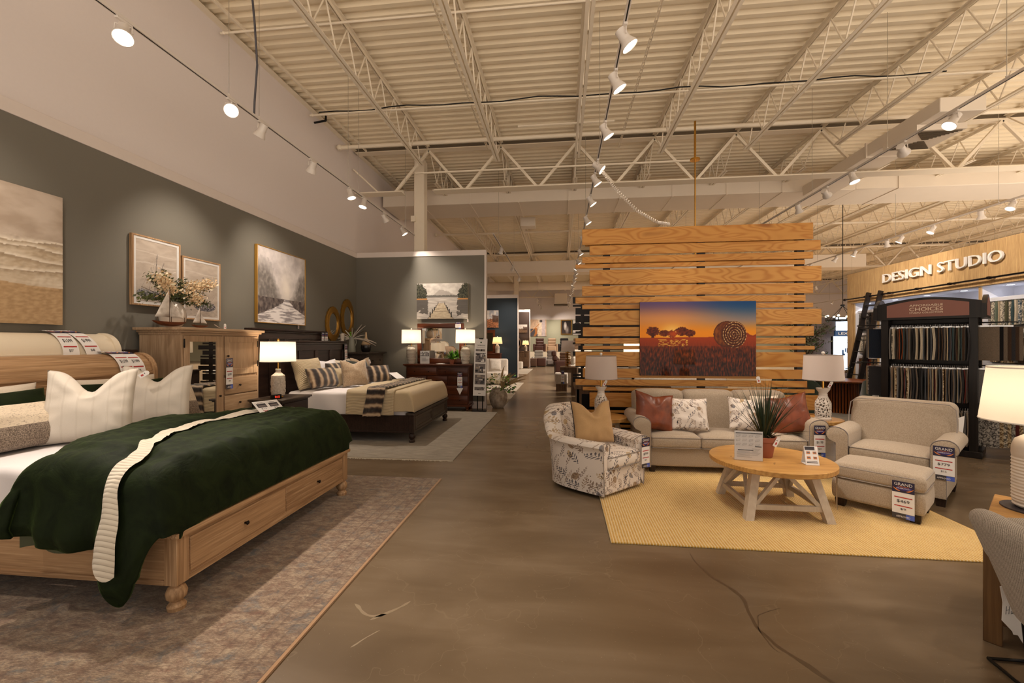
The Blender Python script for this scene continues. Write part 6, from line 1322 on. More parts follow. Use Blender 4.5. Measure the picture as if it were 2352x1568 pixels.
# ---- ottoman
OO = (3.08, 4.50, 0); T = thing('ottoman', 'oatmeal tweed ottoman standing in front of the wide armchair', 'ottoman', OO, A45)
b = MB(mat=M_); b.soft(-.33, .33, -.25, .25, .085, .29, .03, lambda p, u: Vector((p.x * (1 + .03 * (1 - u.z * u.z)), p.y * (1 + .03 * (1 - u.z * u.z)), p.z)), 8, 3); b.build('base', None, T, sharp=180)
b = MB(mat=M_); b.soft(-.345, .345, -.265, .265, .285, .425, .05, lambda p, u: Vector((p.x, p.y, p.z + .035 * max(0, 1 - u.x ** 2) ** .5 * max(0, 1 - u.y ** 2) ** .5 * (u.z > 0))), 10, 4); o = b.build('top_cushion', None, T, sharp=180)
b = MB(mat='shade_trim')
for z in (.405, .30):
    pts = []
    for k in range(65):
        a = 2 * PI * k / 64; c, s = math.cos(a), math.sin(a); pts.append((.338 * math.copysign(abs(c) ** .22, c), .258 * math.copysign(abs(s) ** .22, s), z))
    b.tube(pts, .0055, 6)
b.build('piping', None, o)
for x in (-.27, .27):
    for y in (-.20, .20): wood_foot(T, x, y, .09, s=.085)
price_tag('sale tag reading $469 hanging on the near corner of the ottoman', '$469', '$9', at45(.20, -.285, .375, OO), A45, 0, .15, .33)
b = MB(mat='paper'); b.prism([(-.06, 0), (.06, .02), (.03, -.22), (-.05, -.16)], -.001, .001, 'y'); o = b.build('care_label', None, None, 'white label sticking out behind the right side of the wide armchair back', 'tag'); pose(o, at45(.47, .33, .80), 0, .35)
# ---- swivel chair with botanical print, turned the other way
SO = (.393, 4.925, 0); AS = PI / 4; T = thing('swivel_chair', 'white barrel swivel chair printed with brown and grey leaves left of the sofa', 'chair', SO, AS); M_ = 'floral'
PL = [(-.36, -.405), (-.385, -.30), (-.42, -.12), (-.44, .05), (-.435, .20), (-.39, .33), (-.29, .42), (-.15, .465), (0, .48)]; PL = PL + [(-x, y) for x, y in PL[-2::-1]]
def plan(t):
    t = t * (len(PL) - 1); i = min(int(t), len(PL) - 2); f = t - i; p0, p1, p2, p3 = (Vector(PL[max(0, min(len(PL) - 1, i + k))]) for k in (-1, 0, 1, 2)); return .5 * ((2 * p1) + (p2 - p0) * f + (2 * p0 - 5 * p1 + 4 * p2 - p3) * f * f + (3 * p1 - p0 - 3 * p2 + p3) * f ** 3)
def shell(t, s):
    p = plan(t); q = plan(min(1, t + .004)) - plan(max(0, t - .004)); n = Vector((-q.y, q.x)); n.normalize(); bk = sstep(.27, .44, t) * sstep(.73, .56, t); H = lerp(.585, .875, bk); rake = .11 * bk; th = lerp(.115, .14, bk)
    def at(off, z): return (p.x + n.x * (off + rake * sstep(.2, .9, z)), p.y + n.y * (off + rake * sstep(.2, .9, z)), z)
    rr = th * .62
    if s < .35: return at(-.025 * (1 - s / .35), lerp(.045, H - rr, s / .35))
    if s < .65: a = lerp(PI + .5, -.1, (s - .35) / .30); a = lerp(0, PI, (s - .35) / .30); return at(.03 * math.sin(a) - th / 2 + (th / 2 + .03) * math.cos(a) - (.03 if a > PI / 2 else .03 * 0), H - rr + rr * math.sin(a))
    return at(-th - .03 + .0, lerp(H - rr, .28, (s - .65) / .35))
# n points outward on the left/back when the curve runs left -> back -> right
if (Vector((-(plan(.05) - plan(.03)).y, (plan(.05) - plan(.03)).x))).x > 0:
    _sh = shell
b = MB(mat=M_); g = b.grid(lambda u, v: shell(u, v), 64, 26)
for side in (0, -1): b.f([r[side] for r in g])
b.build('shell', None, T, sharp=60)
b = MB(mat=M_); b.soft(-.30, .30, -.395, .36, .045, .295, .02, None, 6, 2); b.build('front_panel', None, T, sharp=60)
seat_cushion(T, -.262, .262, -.425, .28, .295, .44, M_, .035, pipe=True)
b = MB(mat='black_metal'); b.lathe([(.30, 0), (.31, .012), (.31, .03), (.2, .05)], 32, 0, .02); b.build('swivel_base', None, T)
for q, tt in ((-1, 0.0), (1, 1.0)):
    b = MB(mat='shade_trim'); b.tube([tuple(Vector(shell(tt, k / 26)) + Vector((0, -.004, 0))) for k in range(27)], .0045, 6); b.build('piping', None, T)
pil('linen_cushion', 'sand linen cushion with dark piping and pressed V top on the swivel chair', 'cushion', 'sand_linen', .48, .48, .20, (.36, 4.93, .69), AS - .42, -.30, .26, 41, 24, .05, trim='espresso')
price_tag('sale tag hanging on the right arm of the swivel chair', '$799', '$16', (SO[0] + (.335 * math.cos(AS) + .43 * math.sin(AS)), SO[1] + (.335 * math.sin(AS) - .43 * math.cos(AS)), .56), AS - .1, 0, .13, .33)
# ---- round coffee table
TO = (2.025, 4.415, 0); T = thing('coffee_table', 'round coffee table with oak top and whitewashed braced legs on the yellow rug', 'coffee table', TO)
b = MB(mat='table_oak'); b.lathe([(.50, .445), (.53, .445), (.537, .45), (.537, .487), (.53, .492), (.4, .492), (.002, .492)], 72); b.m('soil')
for p in ((-.05, -.20), (-.07, -.235), (-.36, .0)): b.lathe([(.008, .4925), (.001, .4932)], 10, p[0], p[1])
b.build('tabletop', None, T)
cor = [(-.345, -.345), (.345, -.345), (.345, .345), (-.345, .345)]
for x, y in cor:
    b = MB(mat='whitewashed'); tx, ty = x * .70, y * .70; s = .036; st = .036
    b.hexa([(x - s, y - s, 0), (tx - st, ty - st, .445), (x - s, y + s, 0), (tx - st, ty + st, .445), (x + s, y - s, 0), (tx + st, ty - st, .445), (x + s, y + s, 0), (tx + st, ty + st, .445)]); b.build('leg', None, T)
for i in range(4):
    a, c = Vector((*cor[i], .0)), Vector((*cor[(i + 1) % 4], .0)); k = .93; A_, C_ = Vector((a.x * k, a.y * k, .125)), Vector((c.x * k, c.y * k, .125))
    b = MB(mat='whitewashed'); b.bar(A_, C_, .035, .045); b.build('stretcher', None, T); mid = (A_ + C_) / 2; mid = Vector((mid.x * .76, mid.y * .76, .44))
    for e in (A_, C_): b = MB(mat='whitewashed'); b.bar(e.lerp(C_ if e is A_ else A_, .06) + Vector((0, 0, .01)), mid, .03, .036); b.build('brace', None, T)
b = MB(mat='whitewashed'); b.box(-.30, .30, -.03, .03, .41, .445); b.box(-.03, .03, -.30, .30, .411, .4445); b.build('apron', None, T)
price_tag('sale tag seen edge on at the right edge of the coffee table', '$479', '$10', (2.535, 4.26, .44), PI * .36, 0, .12, .36)
b = MB((1.765, 4.265, .492), 'acrylic'); b.t(Tm(1.765, 4.265, .492, rz=-.18)); b.box(-.125, .125, -.0015, .0015, 0, .285); b.box(-.125, .125, 0, .08, 0, .003); b.m('paper'); b.box(-.12, .12, .0018, .0024, .004, .281); b.m('ink'); b.box(-.11, .115, -.0024, -.0016, .258, .264); b.box(-.09, .04, -.0024, -.0016, .098, .104); b.box(.055, .11, -.0024, -.0016, .135, .141); b.m('ink_grey'); random.seed(8)
for r in range(3):
    for c in range(4):
        x, z = -.105 + c * .054, .225 - r * .04; b.tube([(x, -.0024, z), (x + .03, -.0024, z + .006), (x + .036, -.0024, z + .02), (x + .005, -.0024, z + .016), (x, -.0024, z)], .0009, 4)
for r in range(6): b.box(-.1, .01 + .02 * (r % 2), -.0022, -.0016, .085 - r * .01, .0865 - r * .01); b.box(.03, .10 - .01 * (r % 3), -.0022, -.0016, .115 - r * .012, .1165 - r * .012)
b.build('sign_holder', None, None, 'upright acrylic sign with a white printed sheet on the coffee table', 'sign')
T = thing('tent_card', 'small folded tent card with furniture sketches on the coffee table', 'sign', (2.285, 4.22, .493), -.1)
b = MB(mat='paper'); b.t(Tm(0, -.05, 0, rx=-.30)); b.box(-.055, .055, -.001, .001, 0, .17); b.t(Tm(0, .05, 0, rx=.30)); b.box(-.055, .055, -.001, .001, 0, .17); b.t(); b.box(-.055, .055, -.05, .05, 0, .001); b.build('card', None, T)
b = MB(); b.t(Tm(0, -.05, 0, rx=-.30)); b.m('tag_slate'); b.box(-.05, .03, -.0022, -.0012, .135, .165); b.box(-.045, .045, -.0022, -.0012, .02, .026); b.box(-.045, .04, -.0022, -.0012, .032, .036); b.m('tag_orange')
for x in (-.04, .012):
    for z in (.055, .10): b.box(x, x + .03, -.002, -.0012, z, z + .022); b.m('ink_grey'); b.box(x + .005, x + .025, -.0025, -.002, z + .006, z + .018); b.m('tag_orange')
b.build('print', None, T)
random.seed(13); T = thing('potted_grass', 'spiky dark green grass in a terracotta pot on the coffee table', 'plant', (1.985, 4.45, .492))
b = MB(mat='terracotta'); b.lathe([(.07, 0), (.074, .004), (.098, .15), (.104, .155), (.108, .20), (.098, .20), (.09, .17)], 32); b.build('pot', None, T)
b = MB(mat='soil'); b.lathe([(.092, .175), (.04, .185), (.002, .187)], 16); b.build('soil', None, T)
b = MB()
for i in range(110):
    a = random.uniform(0, 2 * PI); e = abs(random.gauss(0, .42)); L = random.uniform(.36, .62); r0 = random.uniform(0, .05); bend = random.uniform(.05, .45) * e; b.m('grass_blade' if random.random() < .6 else 'grass_blade_dark'); d = Vector((math.cos(a), math.sin(a), 0)); sd = Vector((-d.y, d.x, 0)); w = random.uniform(.005, .0085); pts = []
    for k in range(9): t = k / 8; pts.append(d * (r0 + L * math.sin(e) * t + bend * L * .5 * t * t) + Vector((0, 0, .18 + L * math.cos(e) * t - bend * L * .45 * t * t)))
    for k in range(8):
        w0, w1 = [w * (1 - (q / 8) ** 2.2) for q in (k, k + 1)]; up = Vector((0, 0, .0035))
        L0, L1 = b.v(pts[k] - sd * w0 + up * (w0 / w)), b.v(pts[k + 1] - sd * w1 + up * (w1 / w)); M0, M1 = b.v(pts[k]), b.v(pts[k + 1]); R0, R1 = b.v(pts[k] + sd * w0 + up * (w0 / w)), b.v(pts[k + 1] + sd * w1 + up * (w1 / w)); b.f([L0, M0, M1, L1]); b.f([M0, R0, R1, M1])
b.build('blades', None, T, sharp=180)
b = MB(mat='twig')
for i in range(22):
    a = random.uniform(0, 2 * PI); r = random.uniform(.06, .14); b.tube([(.05 * math.cos(a), .05 * math.sin(a), .19), (r * .8 * math.cos(a), r * .8 * math.sin(a), .225), (r * math.cos(a + .3), r * math.sin(a + .3), .20)], .0012, 4)
b.build('moss_roots', None, T)
hang_tag('white tag hanging from the potted grass on the coffee table', (2.085, 4.36, .70), .2, 0, .55, .04, .10)
# ---- end tables and carved lamps
def end_table(label, loc, r, z):
    T = thing('end_table', label, 'side table', loc, .4, 'round oak end tables'); b = MB(mat='table_oak'); b.lathe([(r - .03, z - .05), (r, z - .045), (r, z - .006), (r - .006, z), (r * .5, z), (.002, z)], 56); b.build('tabletop', None, T)
    for k in range(4):
        a = PI / 4 + k * PI / 2; b = MB(mat='whitewashed'); p0 = Vector((r * .95 * math.cos(a), r * .95 * math.sin(a), 0)); p1 = Vector((r * .55 * math.cos(a), r * .55 * math.sin(a), z - .048)); b.bar(p0 + Vector((0, 0, .0)), p1, .055, .055, (math.cos(a), math.sin(a), 0)); b.build('leg', None, T)
    b = MB(mat='whitewashed'); b.lathe([(r * .62, z - .10), (r * .62, z - .05), (r * .58, z - .05), (r * .58, z - .10)], 40, cap=False); b.build('apron', None, T); return T
end_table('round oak end table between the swivel chair and the sofa', (.60, 6.02, 0), .31, .60)
end_table('round oak end table between the sofa and the wide armchair', (3.36, 5.99, 0), .26, .625)
def carved_lamp(label, loc):
    T = thing('carved_lamp', label, 'table lamp', loc, 0, 'carved white lamps on the end tables')
    b = MB(mat='ceramic_white'); b.lathe([(.088, 0), (.092, .006), (.092, .03), (.082, .036), (.075, .036)], 32); b.lathe([(.055, .298), (.05, .305), (.047, .325), (.05, .33), (.046, .335), (.046, .35), (.052, .36), (.07, .385), (.078, .408), (.072, .41), (.03, .402)], 32); b.build('base', None, T)
    def R(z): t = (z - .036) / .265; return lerp(.084, .088, sstep(0, .3, t)) * (1 - .38 * sstep(.62, 1.0, t) ** 1.3)
    b = MB(mat='ceramic_white'); nu, nv = 132, 88; gv = {}
    def hole(u, v):
        # two layers of curling openings
        a = u * 2 * PI; z = v * .265; p = Vector((a * .085, z, 0)); w = Vector((noise.noise(p * 40) * .007, noise.noise(p * 40 + Vector((9, 9, 9))) * .007, 0)); dd, pp = noise.voronoi((p + w) * 34 + Vector((3, 1, loc[0])))
        return dd[1] - dd[0] > .24 and .05 < v < .93
    for j in range(nv):
        for i in range(nu):
            if hole((i + .5) / nu, (j + .5) / nv): continue
            q = []
            for ii, jj in ((i, j), (i + 1, j), (i + 1, j + 1), (i, j + 1)):
                key = (ii % nu, jj)
                if key not in gv:
                    a = 2 * PI * ii / nu; z = .036 + .265 * jj / nv; rr = R(z) + .004 * noise.noise(Vector((math.cos(a) * 4, math.sin(a) * 4, z * 45))); gv[key] = b.v((rr * math.cos(a), rr * math.sin(a), z))
                q.append(gv[key])
            b.f(q)
    o = b.build('pierced_body', None, T, sharp=180); md = o.modifiers.new('thick', 'SOLIDIFY'); md.thickness = .010; md.offset = -1
    lamp_top(T, 1.0, .515, .222, .315, .93, 'shade_cool', False, 0, 'white_gloss', .40); hang_tag('white tag under the shade of the ' + ('left' if loc[0] < 1 else 'right') + ' carved lamp', (loc[0] + .07, loc[1] - .07, loc[2] + .50), 0, 0, .5, .035, .09); return T
carved_lamp('carved white lamp on the left end table by the swivel chair', (.555, 6.02, .60)); carved_lamp('carved white lamp on the right end table by the wide armchair', (3.325, 5.86, .625))
# ---------------------------------------------------------------- design studio wall
XS = 7.70
b = MB((XS, 9, 2.7), 'sign_wood'); b.box(XS, XS + .62, 5.6, 12.5, 2.74, 3.46, .004); struct(b, 'wall_studio_header', None, 'wood grained header of the design studio')
b = MB((XS, 9, 2.6), 'sign_wood'); b.box(XS + .0, XS + .5, 5.6, 12.5, 2.665, 2.737, .004); struct(b, 'trim_6', None, 'wooden strip under the design studio header')
b = MB((XS, 12.4, 0), 'sign_wood'); b.box(XS, XS + .62, 12.36, 12.5, 0, 2.665, .004); struct(b, 'wall_studio_end', None, 'wooden end panel of the design studio')
b = MB((8.3, 9, 0), 'studio_white'); b.box(8.30, 8.40, 5.6, 12.36, 0, 2.66); b.box(XS + .03, 8.30, 5.6, 12.36, 2.655, 2.664); struct(b, 'wall_studio_back', None, 'white back and soffit of the studio shelves')
for i, y in enumerate((8.884, 11.455, 12.318, 6.3)):
    b = MB((XS, y, 0)); b.m('studio_white'); b.box(XS + .08, 8.30, y - .02, y + .02, 0, 2.655); b.m('sign_wood'); b.box(XS + .05, XS + .08, y - .02, y + .02, 0, 2.655); struct(b, 'wall_studio_divider', None, 'white divider between studio bays, %s from the back' % ('third', 'second', 'first', 'fourth')[i])
SG = thing('store_sign', 'raised white letters reading DESIGN STUDIO on the wooden header', 'sign', (XS - .045, 9.7, 3.045))
for wd, y, w_ in (('DESIGN', 10.46, 1.33), ('STUDIO', 8.98, 1.30)): b = MB((XS - .045, 9.7, 3.045), 'white_gloss'); b.text(wd, w_, .205, .035, (XS - .045, y, 3.045), (0, -1, 0)); b.build('lettering', None, SG)
b = MB((XS - .1, 9, 2.77), 'dark_bronze'); b.cyl((XS - .10, 5.6, 2.775), (XS - .10, 12.42, 2.775), .018, 10); b.ball((XS - .10, 12.44, 2.775), .035, 10)
y = 6.2
while y < 12.4: b.cyl((XS - .10, y, 2.775), (XS + .01, y, 2.775), .012, 8); b.box(XS - .125, XS - .075, y - .025, y + .025, 2.75, 2.80, .004); y += .78
b.build('ladder_rail', None, None, 'dark metal ladder rail along the design studio header', 'rail')
T = thing('library_ladder', 'dark wooden library ladder leaning on the studio rail', 'ladder', (7.2, 11.3, 0))
def lad(y, t): return Vector((lerp(6.98, 7.58, t), y - .02 * t, lerp(0, 2.86, t)))
for y in (11.52, 11.12): b = MB((7.2, 11.3, 0), 'black_wood'); b.bar(lad(y, 0), lad(y, 1), .045, .10, (1, 0, 0)); b.build('ladder_rail', None, T)
for k in range(9): t = .10 + k * .098; b = MB((7.2, 11.3, 0), 'black_wood'); b.bar(lad(11.52, t), lad(11.12, t), .07, .022); b.build('rung', None, T)
b = MB((7.2, 11.3, 0), 'dark_bronze')
for y in (11.50, 11.10): b.bar((7.56, y, 2.80), (7.62, y, 2.77), .03, .06); b.cyl((7.60, y - .03, 2.775), (7.60, y + .03, 2.775), .03, 12)
b.build('roller_hooks', None, T)
for i, y in enumerate((12.134, 11.24, 10.344, 9.477, 8.589, 7.7)):
    T = thing('recessed_downlight', 'round downlight in the studio soffit, %s from the back' % NTH[i], 'downlight', (7.99, y, 2.655), 0, 'downlights in the studio soffit')
    b = MB(mat='white_gloss'); b.lathe([(.055, -.004), (.075, -.003), (.075, 0), (.055, 0)], 24, cap=False); b.build('trim_ring', None, T); b = MB(mat='downlight'); b.lathe([(.055, -.002), (.002, -.002)], 24); b.build('diffuser', None, T)
    L = bpy.data.lights.new('downlight_beam', 'SPOT'); L.energy = 16 * SPOT; L.color = (.90, .93, 1.0); L.spot_size = math.radians(120); L.spot_blend = .7; L.shadow_soft_size = .05; o = bpy.data.objects.new('downlight_beam', L); col.objects.link(o); o.parent = T; o.location = (0, 0, -.02)
for nm, (y0, y1), zs in (('near', (6.32, 8.86), (2.42, 1.84, 1.22)), ('middle', (8.91, 11.43), (2.42, 1.84)), ('ladder', (11.48, 12.29), (2.45, 1.86, 1.27))):
    for k, z in enumerate(zs):
        b = MB((8.1, (y0 + y1) / 2, z)); b.m('studio_white'); b.box(7.86, 8.29, y0, y1, z - .01, z + .012); b.box(7.84, 7.88, y0, y1, z - .05, z + .02, .003); b.m('studio_grey'); b.box(7.95, 8.298, y0, y1, z - .60 if k < len(zs) - 1 or nm != 'middle' else z - .58, z - .50)
        b.build('sample_shelf', None, None, 'white sample shelf with grey backing, %s studio bay, %s from the top' % (nm, NTH[k]), 'shelf', 'sample shelves of the studio')
# ---------------------------------------------------------------- fabric samples
SW = dict(charcoal=(58, 56, 58), taupe=(128, 112, 96), cream=(214, 200, 176), rust=(140, 70, 34), navy=(40, 48, 62), teal=(62, 82, 84), olive=(92, 90, 66), brown=(78, 58, 44), black=(30, 28, 28), grey=(134, 130, 128), sand=(186, 166, 136), tan=(160, 132, 100), sage=(112, 122, 104), burgundy=(98, 42, 38), slate=(88, 92, 98))
for k, c in SW.items(): fabric('sample_' + k, rgb(*c), rgb(*[int(q * .78) for q in c]), 180, .95, .2, 12, .15, .3)
def patt(name, a, c2, sc):
    m = NT(name); f = m.noise(m.coord('Object', (1, 1, 1), 5), sc, 3, .6, 1.0); m.set(color=m.ramp(f, (.44, rgb(*a)), (.54, rgb(*c2))), rough=.95, spec=.1)
patt('sample_patterned_ivory', (216, 204, 182), (104, 98, 88), 32); patt('sample_patterned_blue', (206, 200, 186), (70, 86, 98), 30); patt('sample_patterned_grey', (176, 170, 160), (74, 70, 68), 36); patt('sample_patterned_tan', (206, 186, 150), (110, 84, 58), 34)
WORDS = {'patterned_ivory': 'patterned ivory', 'patterned_blue': 'patterned blue', 'patterned_grey': 'patterned grey', 'patterned_tan': 'patterned tan'}
SWM = {}
def sample_mesh(shape, mat, w, h, t):
    key = (shape, mat)
    if key not in SWM:
        rr = random.Random(hash(shape) % 97); b = MB(mat='sample_' + mat); bow = [.0, .012, -.010, .006][shape % 4]; top = .5
        def S(u, v, s): return (t / 2 * s + bow * math.sin(PI * v) + .004 * math.sin(u * 6 + v * 3), -w / 2 + w * u, -h * v)
        gs = [[[b.v(S(i / 6, j / 6, s)) for i in range(7)] for j in range(7)] for s in (-1, 1)]
        for g in gs:
            for j in range(6):
                for i in range(6): b.f([g[j][i], g[j][i + 1], g[j + 1][i + 1], g[j + 1][i]])
        for i in range(6):
            for e in ((0, i, 0, i + 1), (6, i, 6, i + 1), (i, 0, i + 1, 0), (i, 6, i + 1, 6)): b.f([gs[0][e[0]][e[1]], gs[0][e[2]][e[3]], gs[1][e[2]][e[3]], gs[1][e[0]][e[1]]])
        o = b.build('fabric_sample', None); SWM[key] = o.data; bpy.data.objects.remove(o)
    return SWM[key]
HB = MB(mat='steel_bright'); HB.bar((0, -.06, .012), (0, .06, .012), .02, .022); HB.tube([(0, 0, .02), (0, 0, .05), (0, .014, .064), (0, .022, .052)], .0025, 6); _h = HB.build('hanger', None); HM = _h.data; bpy.data.objects.remove(_h)
HB = MB(mat='white_gloss'); HB.bar((0, -.05, .010), (0, .05, .010), .016, .02); HB.tube([(0, 0, .02), (0, 0, .045)], .003, 5); _h = HB.build('hanger', None); HW = _h.data; bpy.data.objects.remove(_h)
def sample(mat, shape, loc, rz, label, group, w=.30, h=.44, t=.011, hang=None, key=0):
    o = bpy.data.objects.new('fabric_sample', sample_mesh(shape + 10 * key, mat, w, h, t)); col.objects.link(o); o.location = loc; o.rotation_euler = (0, 0, rz); tag(o, label, 'fabric sample', group)
    if hang is not None: c = bpy.data.objects.new('hanger', hang); col.objects.link(c); c.parent = o
    return o
# rack in its own frame
RO = Vector((5.604, 7.204, 0)); RA = -PI / 4
def rk(x, y, z): return (RO.x + x * math.cos(RA) - y * math.sin(RA), RO.y + x * math.sin(RA) + y * math.cos(RA), z)
RACK = thing('sample_rack', 'dark wooden rack with an arched sign reading AFFORDABLE CHOICES', 'display rack', RO, RA)
for x in (-.475, .475):
    for y in (-.26, .26): b = MB(mat='black_wood'); b.box(x - .045, x + .045, y - .03, y + .03, 0, 2.0, .004); b.build('post', None, RACK)
b = MB(mat='black_wood'); b.box(-.56, .56, -.30, .30, 0, .09, .006); b.box(-.43, .43, -.02, .02, .09, 1.98); b.build('plinth', None, RACK)
def arch(x0, x1, z0, ze, zm, n=16): return [(x0, z0), (x1, z0)] + [(lerp(x1, x0, k / n), ze + (zm - ze) * math.sin(PI * k / n)) for k in range(n + 1)]
b = MB(mat='black_wood'); b.prism(arch(-.56, .56, 1.965, 2.20, 2.285), -.34, .34, 'y'); b.build('header', None, RACK)
for x in (.555, -.60): b = MB(mat='black_wood'); b.prism(arch(-.36, .36, 1.965, 2.16, 2.30), x, x + .045, 'x'); b.build('end_arch', None, RACK)
b = MB(mat='rack_sign'); b.prism(arch(-.44, .44, 2.0, 2.185, 2.25), -.346, -.34, 'y'); b.prism(arch(-.24, .24, 2.0, 2.15, 2.26), .60, .604, 'x'); o = b.build('sign_panel', None, RACK)
b = MB(mat='rack_sign_ink'); b.text('AFFORDABLE', .36, .03, .0006, (0, -.3465, 2.155)); b.text('CHOICES', .36, .052, .0006, (0, -.3465, 2.088)); b.text('STUDIO COLLECTION', .36, .024, .0006, (0, -.3465, 2.05)); b.build('sign_lettering', None, o)
b = MB(mat='black_metal')
for y in (-.24, .24):
    for z in (1.895, 1.295, .69): b.cyl((-.44, y, z), (.44, y, z), .009, 8)
for x in (-1, 1):
    for z in (1.895, 1.295, .69): b.tube([(x * .5, -.2, z), (x * .78, -.2, z), (x * .86, -.1, z), (x * .86, .2, z)], .009, 8)
b.build('hanging_bar', None, RACK)
random.seed(77); CH = list(SW); weights = {'upper': ['charcoal', 'taupe', 'cream', 'black', 'brown', 'grey', 'navy', 'slate', 'teal', 'charcoal', 'sand', 'sage', 'brown', 'black'], 'lower': ['grey', 'taupe', 'tan', 'charcoal', 'patterned_tan', 'brown', 'sand', 'slate', 'cream', 'grey', 'black', 'charcoal', 'burgundy']}
def colr(c): return WORDS.get(c, c)
for row, z, n in (('upper', 1.835, 46), ('lower', 1.235, 44), ('bottom', .63, 34)):
    for i in range(n):
        c = random.choice(weights.get(row, weights['lower'])); x = lerp(-.40, .415, i / (n - 1))
        if row == 'upper': c = {0: 'grey', 1: 'patterned_ivory', 2: 'cream', 3: 'cream', 4: 'brown', 5: 'black', 6: 'rust', 7: 'rust', 19: 'cream', 20: 'cream', 23: 'cream', 38: 'teal', 41: 'sage', 43: 'teal'}.get(i, c)
        sample(c, random.randrange(4), rk(x, -.22, z - random.uniform(0, .008)), RA + random.gauss(0, .05) , '%s fabric sample in the rack\'s %s row, %s from the left' % (colr(c), row, NTH[i]), 'samples in the rack %s row' % row, .30, .47, .0125, HM)
# samples on the rack ends
for row, z, cc in (('upper', 1.835, ['taupe', 'black', 'taupe', 'brown', 'charcoal', 'brown', 'taupe']), ('lower', 1.235, ['grey', 'grey', 'taupe', 'slate', 'brown', 'grey']), ('bottom', .63, ['patterned_grey', 'patterned_tan', 'patterned_ivory', 'patterned_tan', 'patterned_grey', 'burgundy', 'patterned_tan'])):
    for i, c in enumerate(cc): sample(c, i % 4, rk(.56 + .034 * i, -.16 + .05 * i, z), RA + PI / 2 + .03 * i, '%s sample on the %s arm at the rack\'s right end, %s in line' % (colr(c), row, NTH[i]), 'samples at the right end of the rack', .30, .47, .0125, HM)
for row, z, cc in (('upper', 1.835, ['navy', 'sand', 'grey']), ('lower', 1.235, ['charcoal', 'patterned_grey', 'sand'])):
    for i, c in enumerate(cc): sample(c, i % 4, rk(-.55 - .03 * i, -.14 + .06 * i, z), RA + PI / 2 - .05 * i, '%s sample on the %s arm at the rack\'s left end, %s in line' % (colr(c), row, NTH[i]), 'samples at the left end of the rack', .30, .47, .0125, HM)
# samples on the studio shelves
for bay, y0, y1, rows, n, cs in (('near', 7.55, 8.80, ((2.37, ['patterned_blue', 'patterned_ivory', 'patterned_grey', 'sand', 'teal', 'patterned_blue', 'sage', 'cream', 'patterned_ivory', 'olive']), (1.70, ['patterned_tan', 'cream', 'sand', 'patterned_ivory', 'cream', 'tan', 'patterned_tan', 'grey', 'patterned_ivory', 'brown']), (1.08, ['patterned_grey', 'grey', 'patterned_ivory', 'charcoal', 'sand', 'patterned_tan'])), 24, 0), ('middle', 9.2, 11.2, ((2.37, ['patterned_ivory', 'tan', 'navy', 'cream', 'patterned_tan', 'slate', 'rust', 'patterned_blue']),), 26, 0), ('ladder', 11.52, 12.24, ((2.40, ['charcoal', 'taupe', 'brown', 'patterned_grey', 'grey', 'taupe', 'charcoal']), (1.80, ['patterned_ivory', 'sand', 'cream', 'patterned_grey', 'patterned_ivory', 'grey']), (1.21, ['patterned_grey', 'charcoal', 'grey', 'rust', 'tan', 'patterned_tan', 'burgundy'])), 13, 0)):
    for r, (z, pal) in enumerate(rows):
        for i in range(n):
            c = random.choice(pal); y = lerp(y1, y0, i / (n - 1))
            sample(c, random.randrange(4), (8.02 + random.gauss(0, .008), y, z - random.uniform(0, .015)), PI / 2 + random.gauss(0, .06), '%s fabric sample, %s studio bay, %s row, %s from the back' % (colr(c), bay, NTH[r], NTH[i]), 'samples on the studio shelves', .34, .43, .030, HW, 1)
# ---------------------------------------------------------------- right foreground
T = thing('side_table', 'square edged wooden side table behind the tweed chair at the right edge', 'side table', (2.262, 2.575, 0), -PI / 4)
b = MB(mat='walnut'); b.box(0, .07, 0, .07, 0, .575, .003); b.build('leg', None, T); b = MB(mat='walnut'); b.box(.03, .30, .66, .73, 0, .575, .003); b.build('leg', None, T)
b = MB(mat='table_oak'); b.box(0, .34, 0, .78, .575, .62, .004); b.build('tabletop', None, T); b = MB(mat='walnut'); b.box(.03, .30, .03, .70, .10, .14, .003); b.build('shelf', None, T)
b = MB((2.79, 2.84, .62), 'tag_slate'); b.lathe([(.155, .62), (.155, .628), (.002, .628)], 40, 2.79, 2.84); b.build('coaster_tray', None, None, 'flat dark tray under the big ribbed lamp at the right edge', 'tray')
T = thing('ribbed_lamp', 'large lit cream ribbed lamp at the right edge of the picture', 'table lamp', (2.79, 2.84, .628)); b = MB(mat='ceramic_white'); pr = [(.085, 0), (.10, .008)]
for k in range(60): z = .012 + k * .0042; pr.append((.108 + .0022 * math.sin(k * 1.6) - (.004 if k < 6 else 0), z))
pr += [(.110, .275), (.108, .31), (.095, .345), (.06, .368), (.03, .375), (.03, .39)]; b.lathe([(r, z * 1.17) for r, z in pr], 48); b.build('ceramic_base', None, T); lamp_top(T, 1.0, .515, .245, .315, .86, 'shade_lit', True, 6, 'white_gloss', .45)
